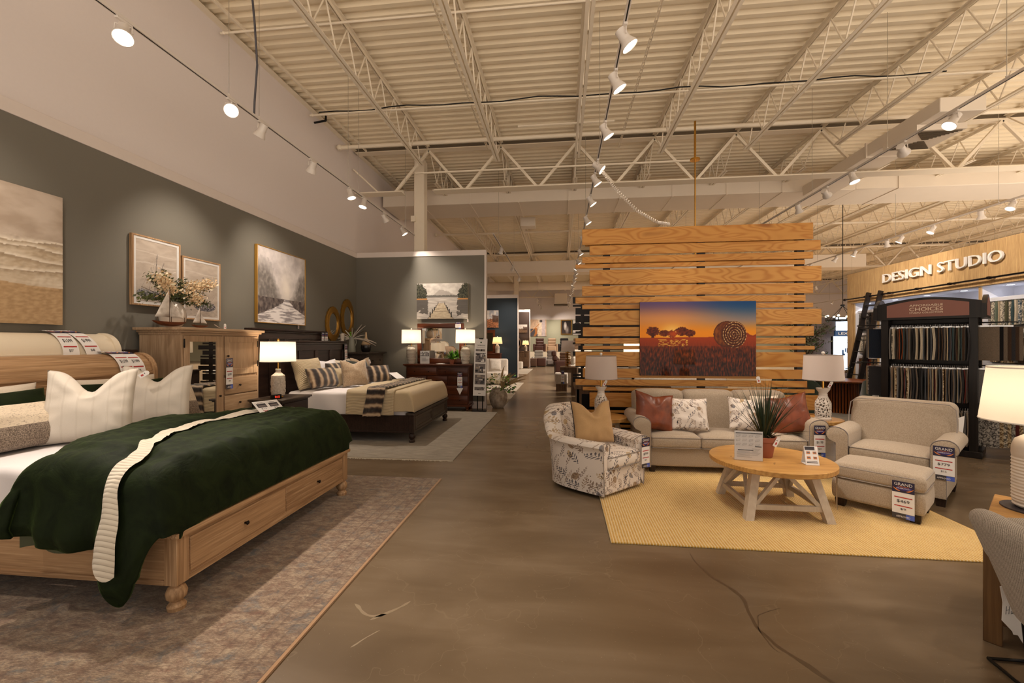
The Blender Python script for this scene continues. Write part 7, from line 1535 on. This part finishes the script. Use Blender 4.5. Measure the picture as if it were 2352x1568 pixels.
# tweed chair seen from behind: faces away from the aisle, back leaning towards it
b = NT('tweed_rib'); v = b.coord(); w1 = b.wave(b.coord('Object', (1, 1, 1), 0, (0, 0, .9)), 52, .8, 2, 2, 'X'); w2 = b.wave(v, 60, .6, 2, 2, 'Y'); f = b.noise(v, 210, 2, .7); g = b.math('ADD', b.math('MULTIPLY', w1, .28), b.math('MULTIPLY', f, .8))
b.set(color=b.ramp(g, (.3, rgb(120, 110, 100)), (.75, rgb(206, 196, 182))), rough=.95, sheen=.2, spec=.1); b.bump(b.math('ADD', w1, w2), .3, .003)
T = thing('tweed_chair', 'grey tweed lounge chair with black wire sled base cut by the right edge', 'chair', (2.48, 2.05, 0)); O = (2.45, 2.05, 0)
b = MB(O, 'tweed_rib')
def tw(p, u):
    q = p.copy(); z = q.z; t = (z - .36) / .50; q.x -= .19 * t + .02 * t * t; q.x += .10 * (u.y * u.y) * (1 if u.x < 0 else 1); q.z -= .06 * max(0, abs(u.y) - .6) * (t > .5); return q
b.soft(1.99, 2.13, 1.62, 2.30, .29, .84, .065, tw, 12, 4); b.build('backrest', None, T, sharp=180)
b = MB(O, 'tweed_rib'); b.soft(2.20, 2.80, 1.60, 2.30, .30, .44, .07, lambda p, u: Vector((p.x, p.y, p.z + (p.x - 2.1) * .10)), 10, 4); b.build('seat', None, T, sharp=180)
b = MB(O, 'tweed_rib'); b.soft(2.06, 2.28, 1.70, 2.26, .50, .80, .06, lambda p, u: Vector((p.x + .02 - (p.z - .50) * .38, p.y, p.z)), 8, 4); b.build('head_cushion', None, T, sharp=180)
b = MB(O, 'black_metal')
for y in (2.41, 1.58): b.tube([(2.20, y - (.06 if y > 2 else -.06), .36), (2.285, y, .012), (2.115, y + .005, .012)], .0075, 8); b.tube([(2.115, y + .005, .0115), (2.80, y, .0115), (2.70, y, .36)], .0075, 8)
b.tube([(2.115, 2.415, .0115), (2.10, 2.27, .0115), (2.09, 1.6, .0115)], .0075, 8); b.build('sled_base', None, T)
b = MB((2.2, 2.42, .37), 'paper'); b.t(Tm(2.185, 2.40, .385, rz=.2)); P = [(0, 0), (.02, 0), (.17, -.28), (.155, -.33), (.10, -.25), (.075, -.245), (.07, -.23), (.01, -.17), (.015, -.08)]; b.prism(P, -.0012, .0012, 'y'); b.m('ink'); b.tube([(.035, -.0016, -.10), (.03, -.0016, -.14)], .0009, 4); b.tube([(.052, -.0016, -.10), (.047, -.0016, -.14)], .0009, 4); b.tube([(.03, -.0016, -.12), (.05, -.0016, -.118)], .0009, 4); b.tube([(.06, -.0016, -.125), (.06, -.0016, -.14), (.068, -.0016, -.138), (.07, -.0016, -.125), (.071, -.0016, -.14)], .0009, 4); b.build('hanging_leaflet', None, None, 'white cut out leaflet with handwriting hanging below the tweed chair back', 'leaflet')
# ---------------------------------------------------------------- dining group beyond the wide armchair
b = MB((6.6, 10.6, 0), 'rug_grey'); b.box(5.3, 7.5, 9.35, 12.2, 0, .012); b.build('area_rug', None, None, 'grey rug under the reeded dining table', 'rug')
T = thing('reeded_table', 'round dining table with a reeded orange wood drum base', 'dining table', (6.50, 10.75, .012)); b = MB(mat='reed'); b.lathe([(.50, .70), (.60, .715), (.61, .74), (.60, .752), (.002, .752)], 56); b.build('tabletop', None, T)
b = MB(mat='reed')
for k in range(34): a = 2 * PI * k / 34; b.cyl((.30 * math.cos(a), .30 * math.sin(a), 0), (.30 * math.cos(a), .30 * math.sin(a), .715), .020, 8)
b.m('black_wood'); b.lathe([(.275, .002), (.275, .712)], 30); b.build('reeded_base', None, T)
def tub_chair(label, loc, rz, s=1.0):
    mat = 'white_boucle' if 'white' in label else 'green_chair_velvet'; T = thing('tub_chair', label, 'chair', loc, rz, None if 'white' in label else 'dark green velvet tub chairs'); b = MB(mat=mat)
    def sh(u, v):
        a = lerp(-2.35, 2.35, u); H = lerp(.50, .80, sstep(2.2, .9, abs(a))); r = .36 + .02 * v
        if v < .4: z = lerp(.03, H - .04, v / .4); rr = r
        elif v < .6: q = (v - .4) / .2 * PI; rr = r - .05 + .05 * math.cos(q); z = H - .04 + .04 * math.sin(q)
        else: rr = r - .10; z = lerp(H - .04, .3, (v - .6) / .4)
        return (rr * math.sin(a) * s, rr * math.cos(a) * s, z * s)
    g = b.grid(sh, 40, 16)
    for e in (0, -1): b.f([r[e] for r in g])
    b.build('shell', None, T, sharp=60); b = MB(mat=mat); b.lathe([(.29 * s, .03 * s), (.30 * s, .06 * s), (.30 * s, .40 * s), (.27 * s, .45 * s), (.002, .465 * s)], 32); b.build('seat', None, T); return T
tub_chair('dark green velvet tub chair nearest the sample rack', (6.74, 9.76, .012), 2.5, 1.04); tub_chair('dark green velvet tub chair behind the reeded table', (6.5, 11.82, .012), 0.1); tub_chair('dark green velvet tub chair left of the reeded table, behind the carved lamp', (5.52, 10.35, .012), 2.0); tub_chair('dark green velvet tub chair at the far left of the reeded table', (5.70, 11.5, .012), -.6)
price_tag('sale tag hanging on the green tub chair nearest the sample rack', '$899', '$18', (6.42, 9.52, .78), -.3, 0, .14, .34)
b = MB((6.35, 10.7, .764), 'ceramic_chalk'); b.t(Tm(6.35, 10.7, .764)); b.lathe([(.05, 0), (.11, .03), (.13, .07), (.12, .09), (.1, .085)], 20); b.build('low_bowl', None, None, 'low white bowl holding dried leaves on the reeded table', 'bowl')
random.seed(41); b = MB((6.35, 10.7, .86)); sprig(b, Vector((6.28, 10.7, .88)), Vector((6.25, 10.7, 1.05)), .06, 150, ['leaf_olive', 'dried_leaf', 'leaf_sage'], .025); sprig(b, Vector((6.45, 10.7, .9)), Vector((6.62, 10.65, 1.06)), .03, 70, ['leaf_olive', 'dried_leaf'], .025); b.build('dried_leaves', None, None, 'dried leafy stems in the low bowl on the reeded table', 'dried flowers')
# ---- things behind the slat wall
tub_chair('white ribbed tub chair hidden behind the slat wall', (1.25, 10.3, 0), PI + .4, 1.1)
O = (1.9, 11.3, 0); T = thing('sideboard', 'dark sideboard with a lit lamp hidden behind the slat wall', 'sideboard', O); b = MB(O, 'espresso'); b.box(1.5, 2.7, 11.1, 11.5, .08, .80, .004); b.box(1.47, 2.73, 11.07, 11.53, .80, .84, .004); b.build('carcass', None, T); b = MB(O, 'espresso'); b.box(1.55, 2.65, 11.15, 11.45, 0, .08); b.build('plinth', None, T)
lamp_jar('lit jar lamp on the dark sideboard behind the slat wall', (1.85, 11.3, .84), 1.0, None, True, 16)

random.seed(51); T = thing('olive_tree', 'bushy olive tree standing right behind the slat wall', 'tree', (4.25, 8.0, 0)); b = MB(mat='twig'); b.tube([(0, 0, .3), (.03, .02, .8), (-.02, 0, 1.2), (.02, 0, 1.6), (.04, 0, 2.1)], [.035, .03, .025, .018, .006], 8)
tips = []
for k in range(26): a = random.uniform(0, 2 * PI); z = random.uniform(1.1, 1.9); p1 = Vector((.42 * math.cos(a) * random.uniform(.4, 1), .42 * math.sin(a) * random.uniform(.4, 1), z + random.uniform(0, .35))); b.tube([(0, 0, z - .15), tuple(p1 * .5 + Vector((0, 0, z * .5 - .03))), tuple(p1)], .006, 5); tips.append((Vector((0, 0, z - .1)), p1))
b.build('trunk', None, T); b = MB()
for p0, p1 in tips:
    for i in range(46):
        p = p0.lerp(p1, random.uniform(.3, 1.1)) + Vector((random.gauss(0, .05), random.gauss(0, .05), random.gauss(0, .05))); d = Vector((random.gauss(0, 1), random.gauss(0, 1), random.gauss(.3, .8))).normalized(); sd = d.orthogonal().normalized(); l = random.uniform(.05, .10); b.m(random.choice(['leaf_olive', 'leaf_sage', 'leaf_deep'])); b.f([b.v(p), b.v(p + d * l * .5 + sd * l * .13), b.v(p + d * l), b.v(p + d * l * .5 - sd * l * .13)])
b.build('foliage', None, T); b = MB(mat='black_wood'); b.lathe([(.13, 0), (.18, .05), (.2, .3), (.17, .32), (.002, .30)], 24); b.build('planter', None, T)
O = (.85, 7.35, 0); T = thing('media_console', 'weathered grey console with a black glass front behind the left end of the slat wall', 'cabinet', O); b = MB(O, 'rustic'); b.box(.26, 1.7, 7.05, 7.1, 0, .86); b.box(.26, 1.7, 7.55, 7.6, 0, .86); b.box(.22, 1.74, 7.0, 7.65, .86, .92, .004); b.box(.26, .30, 7.05, 7.6, 0, .86); b.build('carcass', None, T); b = MB(O, 'black_metal'); b.box(.34, 1.62, 7.035, 7.05, .12, .78, .003); b.build('glass_front', None, T)
O = (.24, 13.7, 0); T = thing('console_table', 'waterfall oak console carrying a gold lamp beyond the slat wall', 'table', O); b = MB(O, 'rustic'); b.box(-.02, .50, 13.3, 14.1, .80, .87, .004); b.box(.33, .50, 13.3, 14.1, 0, .80, .004); b.build('frame', None, T); b = MB(O, 'rustic'); b.box(-.02, .33, 13.34, 14.06, .70, .80, .003); b.build('drawer', None, T)
T = thing('table_lamp', 'lamp of stacked gold leaves with a square white shade beyond the slat wall', 'table lamp', (.22, 13.6, .87)); b = MB(mat='brass')
for k in range(9):
    z = .03 + k * .052
    for a in range(6): q = a * PI / 3 + k * .5; b.ball((.055 * math.cos(q), .055 * math.sin(q), z), .034, 8, (1.1, 1.1, .6))
b.cyl((0, 0, 0), (0, 0, .52), .02, 8); b.build('base', None, T); b = MB(mat='shade_cool'); b.rings([[(x * sc, y * sc, z) for x, y in ((-.21, -.21), (.21, -.21), (.21, .21), (-.21, .21))] for sc, z in ((1, .49), (.93, .83))], False); b.build('lamp_shade', None, T)
T = thing('footstool', 'cream boucle footstool with wooden base under the waterfall console', 'stool', (.02, 14.6, 0)); b = MB(mat='white_boucle'); b.soft(-.22, .22, -.25, .25, .24, .62, .06, None, 5, 3); b.build('cushion', None, T); b = MB(mat='rustic'); b.box(-.18, .18, -.2, .2, 0, .24, .004); b.build('base', None, T)
price_tag('tag hanging from the waterfall console', '$599', '$12', (.06, 13.28, .78), 0, 0, .10, .42, simple=True)
def recliner(label, loc, mat, rz=0, s=1.0, group='recliners at the far wall'):
    T = thing('recliner', label, 'recliner', loc, rz, group); b = MB(mat=mat)
    b.soft(-.42 * s, .42 * s, -.45 * s, .35 * s, .01, .46 * s, .07, None, 4, 3); b.build('seat', None, T, sharp=180)
    b = MB(mat=mat)
    for k in range(3): b.soft(-.33 * s, .33 * s, .16 * s + .05 * k, .40 * s + .05 * k, (.42 + .22 * k) * s, (.66 + .22 * k) * s, .08, None, 4, 3)
    b.build('backrest', None, T, sharp=180)
    for q in (-1, 1): b = MB(mat=mat); b.soft(min(q * .34, q * .50) * s, max(q * .34, q * .50) * s, -.48 * s, .3 * s, .01, .64 * s, .07, None, 4, 3); b.build('arm', None, T, sharp=180)
    b = MB(mat=mat); b.soft(-.3 * s, .3 * s, -.56 * s, -.44 * s, .12, .44 * s, .05, None, 3, 3); b.build('footrest', None, T, sharp=180); return T
b = MB((-.4, 34.6, 0), 'cream_paint'); b.box(-4, 4, 33.6, 35.9, 0, .95); b.build('display_platform', None, None, 'raised platform carrying the back row of recliners', 'platform')
recliner('dark brown leather recliner in the back row under the abstract painting', (-1.70, 34.5, .95), 'brown_leather'); recliner('tan leather recliner in the back row', (-.72, 34.5, .95), 'tan_leather'); recliner('black leather recliner in the back row under the horse portrait', (.28, 34.5, .95), 'black_leather'); recliner('olive brown recliner in the back row at the right', (1.35, 34.5, .95), 'rustic')
recliner('pale grey recliner in the front row at the left', (-1.62, 31.5, 0), 'grey_chenille'); recliner('grey leather recliner in the middle of the front row', (-.66, 31.0, 0), 'grey_leather'); recliner('brown recliner at the right of the front row', (.22, 30.0, 0), 'umber_leather', .0, .9)
recliner('dark brown leather armchair beside the aisle before the recliners', (.05, 22.6, 0), 'brown_leather', -PI / 2 + PI, 1.1, 'armchairs along the aisle'); recliner('beige wing chair behind the left end of the slat wall', (.95, 16.3, 0), 'white_boucle', .4, 1.25, 'armchairs along the aisle'); recliner('light grey chair seen through the middle of the slats', (3.4, 11.9, 0), 'grey_chenille', .3, 1.1, 'armchairs along the aisle')
for lb, x, y, mt in (('brown cube ottoman left of the recliners', -1.95, 29.6, 'umber_leather'), ('dark brown cube ottoman beside the brown partition end', -1.35, 29.9, 'brown_leather')): T = thing('cube_ottoman', lb, 'ottoman', (x, y, 0)); b = MB(mat=mt); b.soft(-.3, .3, -.3, .3, .04, .58, .04, None, 3, 2); b.build('body', None, T); b = MB(mat='black_wood'); b.box(-.25, .25, -.25, .25, 0, .04); b.build('plinth', None, T)
# sofas seen through the slats
def back_sofa(label, loc, rz, w, mat):
    T = thing('sofa', label, 'sofa', loc, rz); b = MB(mat=mat); b.soft(-w / 2, w / 2, -.45, .4, .08, .44, .06, None, 5, 3); b.build('seat', None, T, sharp=180); b = MB(mat=mat); b.soft(-w / 2 + .1, w / 2 - .1, .18, .45, .4, .92, .08, None, 5, 3); b.build('backrest', None, T, sharp=180)
    for q in (-1, 1): b = MB(mat=mat); b.soft(min(q * (w / 2 - .18), q * w / 2), max(q * (w / 2 - .18), q * w / 2), -.48, .42, .06, .64, .07, None, 4, 3); b.build('arm', None, T, sharp=180)
    for x in (-1, 1):
        for y in (-.35, .3): wood_foot(T, x * (w / 2 - .15), y, .09)
back_sofa('pale sofa seen through the gaps in the middle of the slat wall', (2.4, 9.3, 0), PI, 2.0, 'white_boucle'); back_sofa('grey sofa standing deeper behind the slat wall', (2.8, 14.8, 0), 0, 2.2, 'grey_chenille')
T = thing('slat_wall', 'second slat wall in dark boards far behind the pine one', 'slat wall', (1.6, 13.0, 0)); O = (1.6, 13.0, 0); random.seed(6); z = .3
while z < 2.9:
    h = random.choice([.06, .1, .2, .14]); b = MB(O, 'black_wood'); x0 = random.choice([.36, .44, .52]); b.box(x0, x0 + 2.4, 12.98, 13.0, z, z + h); b.build('board', None, T); z += h + .035
for x in (.65, 2.5): b = MB(O, 'black_wood'); b.box(x - .05, x + .05, 13.0, 13.06, 0, 2.95); b.build('post', None, T)
# chandelier and lit displays on the right
O = (8.5, 14, 2.4); T = thing('chandelier', 'black wagon ring chandelier with bare bulbs left of the studio', 'chandelier', O); b = MB(O, 'black_metal'); b.cyl((8.5, 14, 2.75), (8.5, 14, 6.4), .01, 6); b.lathe([(.06, 2.74), (.06, 2.78), (.01, 2.80)], 12, 8.5, 14)
for k in range(4): a = k * PI / 2 + .5; b.cyl((8.5, 14, 2.75), (8.5 + .40 * math.cos(a), 14 + .40 * math.sin(a), 2.32), .008, 6)
b.tube([(8.5 + .42 * math.cos(2 * PI * k / 32), 14 + .42 * math.sin(2 * PI * k / 32), 2.31) for k in range(33)], .018, 8); b.build('ring_frame', None, T)
for k in range(8): a = k * PI / 4; b = MB(O, 'bulb'); b.ball((8.5 + .42 * math.cos(a), 14 + .42 * math.sin(a), 2.44), .035, 8); o = b.build('bulb', None, T); b = MB(O, 'black_metal'); b.cyl((8.5 + .42 * math.cos(a), 14 + .42 * math.sin(a), 2.32), (8.5 + .42 * math.cos(a), 14 + .42 * math.sin(a), 2.41), .014, 8); b.build('socket', None, T)
b = MB((9.4, 15.4, 0)); b.m('wall_umber'); b.box(8.3, 10.6, 15.3, 15.4, 0, 2.48); struct(b, 'wall_display', None, 'brown display wall left of the studio')
T = thing('lit_sign', 'glowing white display sign with a blue header partly hidden by the studio end', 'sign', (9.3, 15.0, 0)); O = (9.3, 15.0, 0); b = MB(O, 'sign_lit'); b.box(8.80, 9.9, 14.98, 15.02, .75, 1.84); b.build('panel', None, T); b = MB(O, 'sign_blue'); b.box(8.86, 9.9, 14.96, 15.03, 1.845, 2.02); b.build('header', None, T); b = MB(O, 'paper'); b.text('LEXS', .36, .075, .002, (8.95, 14.955, 1.895), align='L'); b.build('header_lettering', None, T)
b = MB(O, 'sign_blue'); b.text('STATIO', .24, .035, .001, (9.02, 14.976, 1.70), align='L'); b.text('CONSTRU', .30, .035, .001, (8.98, 14.976, 1.62), align='L')
for x, z, w, h in ((9.07, 1.22, .05, .18), (9.10, 1.22, .06, .06), (9.16, 1.33, .03, .12), (9.21, 1.30, .07, .16)): b.box(x, x + w, 14.97, 14.979, z, z + h)
b.build('print', None, T); b = MB(O, 'black_metal'); b.box(8.77, 8.80, 14.96, 15.04, 0, 1.84); b.build('frame', None, T)
T = thing('lit_sign', 'second glowing panel standing above and behind the blue sign header', 'sign', (9.5, 15.25, 0)); b = MB((9.5, 15.25, 0), 'sign_lit'); b.box(9.06, 9.9, 15.22, 15.27, 2.04, 2.47); b.build('panel', None, T); b = MB((9.5, 15.25, 0), 'sign_blue'); b.ball((9.15, 15.21, 2.36), .05, 10, (1, .1, .7)); b.build('emblem', None, T)
# ---- past the partitions on the left
def flat(fn): return fn
def pic_land(a, c1, c2, seed):
    def f(u, v):
        n = fbm(u * 6, v * 6, seed, 4); c = mixc(a, (206, 196, 186), .5 + n)
        if v < .5 + .08 * n: c = mixc(c1, c2, .5 + fbm(u * 14, v * 18, seed + 2, 4) * 1.2)
        if u > .55 and v < .72 + .12 * n and v > .3: c = mixc(c, (70, 50, 40), .8)
        return c
    return f
picture('coastal landscape canvas on the dark blue partition', (-3.24, 19.87, 2.76), 0, .66, .82, pic_land((150, 150, 156), (196, 128, 84), (92, 60, 44), 1), 40, 50, 'canvas_edge')
picture('hill landscape canvas on the dark brown partition', (-2.55, 28.67, 2.62), 0, .60, .54, pic_land((196, 186, 178), (140, 104, 74), (80, 66, 56), 5), 36, 32, 'canvas_edge')
def pic_abs(u, v):
    c = (226, 190, 156)
    if u < .45 and v < .45: c = (74, 72, 78)
    if abs(u - .25 - .12 * math.sin(v * 5)) < .07 and v < .5: c = (190, 116, 52)
    if abs(u - .62 + .05 * math.sin(v * 7)) < .14: c = (244, 224, 196)
    if abs(u - .82) < .12: c = (216, 200, 200)
    if math.hypot(u - .66, (v - .9) * 1.1) < .09: c = (66, 62, 66)
    if abs(v - .5 - (u - .3) * .9) < .03 and u < .55: c = (196, 130, 66)
    n = fbm(u * 9, v * 9, 2, 3); return mixc(c, (130, 110, 100), .18 + .2 * n)
picture('large abstract canvas of pale shapes on the far wall', (-1.87, 35.95, 2.93), 0, 1.34, 1.42, pic_abs, 50, 54, 'canvas_edge')
def pic_horse(u, v):
    d = math.hypot((u - .40) / .16, (v - .58) / .32); e = math.hypot((u - .60) / .22, (v - .28) / .34); c = mixc((70, 60, 58), (40, 34, 34), v)
    if d < 1: c = mixc((238, 230, 224), (150, 140, 134), d)
    elif e < 1: c = mixc((180, 170, 164), (80, 70, 68), e)
    return c
picture('framed pale horse portrait on the far wall', (.45, 35.95, 2.98), 0, .78, 1.1, pic_horse, 40, 56, 'paper', 'gilt', .06, .05)
picture('black barn print, upper of the pair on the far wall', (1.45, 35.95, 3.28), 0, .86, .52, lambda u, v: (60, 56, 58) if (abs(u - .4) < .28 and .1 < v < .5 + .4 * (1 - abs(u - .4) / .28)) else (222, 216, 212), 40, 26, 'paper')
picture('black locomotive shaped print, lower of the pair on the far wall', (1.45, 35.95, 2.64), 0, .86, .58, lambda u, v: (40, 36, 38) if (v < .3 and v > .12) or (u > .55 and .3 <= v < .7 * u + .1) else (228, 222, 220), 40, 26, 'paper')
def chest(label, loc, w, d, h, mat):
    T = thing('chest_of_drawers', label, 'chest', loc); b = MB(mat=mat); b.box(-w / 2, w / 2, -d / 2, d / 2, .08, h - .04, .004); b.build('carcass', None, T); b = MB(mat=mat); b.box(-w / 2 - .03, w / 2 + .03, -d / 2 - .03, d / 2, h - .04, h, .005); b.build('top', None, T)
    for k in range(3): b = MB(mat=mat); hh = (h - .18) / 3; b.box(-w / 2 + .04, w / 2 - .04, -d / 2 - .012, -d / 2, .11 + k * hh, .09 + (k + 1) * hh, .003); q = b.build('drawer', None, T); knob(q, (0, 0, 0), (-.2 * w, -d / 2 - .012, .1 + (k + .5) * hh), (0, -1, 0)); knob(q, (0, 0, 0), (.2 * w, -d / 2 - .012, .1 + (k + .5) * hh), (0, -1, 0))
    for x in (-1, 1): b = MB(mat=mat); b.box(x * (w / 2 - .04) - .03, x * (w / 2 - .04) + .03, -d / 2, d / 2, 0, .09); b.build('foot', None, T)
chest('warm wood dresser in front of the dark blue partition', (-3.35, 19.5, 0), 1.2, .5, 1.16, 'cherry'); chest('rustic dresser in front of the dark brown partition', (-2.75, 28.35, 0), 1.3, .5, 1.1, 'rustic')
T = thing('dresser_mirror', 'wood framed mirror on the dresser by the blue partition', 'mirror', (-3.55, 19.72, 1.16)); b = MB(mat='cherry'); b.box(-.5, .5, -.03, .03, .95, 1.08); b.box(-.5, .5, -.03, .03, 0, .1); b.box(-.5, -.4, -.03, .03, .1, .95); b.box(.4, .5, -.03, .03, .1, .95); b.build('frame', None, T); b = MB(mat='mirror'); b.box(-.4, .4, -.01, .01, .1, .95); b.build('mirror_glass', None, T)
T = thing('dresser_mirror', 'round mirror on the dresser by the brown partition', 'mirror', (-3.2, 28.55, 1.12)); b = MB(mat='rustic'); b.tube([(.5 * math.cos(2 * PI * k / 32), 0, .52 + .5 * math.sin(2 * PI * k / 32)) for k in range(33)], .035, 8); b.build('frame', None, T); b = MB(mat='mirror'); b.rings([[(r * math.cos(2 * PI * k / 32), -.005, .52 + r * math.sin(2 * PI * k / 32)) for k in range(32)] for r in (.49, .01)], True); b.build('mirror_glass', None, T)
def small_lamp(label, loc, s=1.0):
    T = thing('table_lamp', label, 'table lamp', loc); b = MB(mat='pot_stone'); b.lathe([(.08 * s, 0), (.10 * s, .02 * s), (.10 * s, .28 * s), (.06 * s, .36 * s), (.03 * s, .40 * s)], 16); b.build('ceramic_base', None, T); lamp_top(T, s, .42, .22, .28, .82, 'shade_tan', True, 16, 'white_gloss', .40)
small_lamp('lit tan shaded lamp on the dresser by the blue partition', (-2.90, 19.45, 1.16), 1.05); small_lamp('lit tan shaded lamp on the dresser by the brown partition', (-2.32, 28.3, 1.10), 1.0)
T = thing('upholstered_bench', 'cream upholstered bed end behind the flower pot', 'bench', (-2.7, 16.6, 0)); b = MB(mat='white_boucle'); b.soft(-.6, .6, -.4, .4, .12, .52, .08, None, 5, 3); b.build('seat', None, T); b = MB(mat='white_boucle'); b.soft(-.6, .6, .3, .5, .3, 1.0, .08, None, 5, 3); b.build('backrest', None, T)
for x in (-.5, .5):
    for y in (-.3, .35): wood_foot(T, x, y, .12)
pil('round_cushion', 'plump cream cushion on the upholstered bed end', 'cushion', 'white_boucle', .5, .5, .25, (-2.55, 16.5, .75), .2, -.3, 0, 61, 12)
T = thing('wicker_chair', 'white armchair in front of the rustic dresser', 'chair', (-2.75, 26.9, 0), PI / 2); b = MB(mat='white_boucle'); b.soft(-.35, .35, -.35, .35, .02, .46, .06, None, 4, 3); b.build('seat', None, T); b = MB(mat='white_boucle'); b.soft(-.35, .35, .2, .38, .4, .95, .06, None, 4, 3); b.build('backrest', None, T)
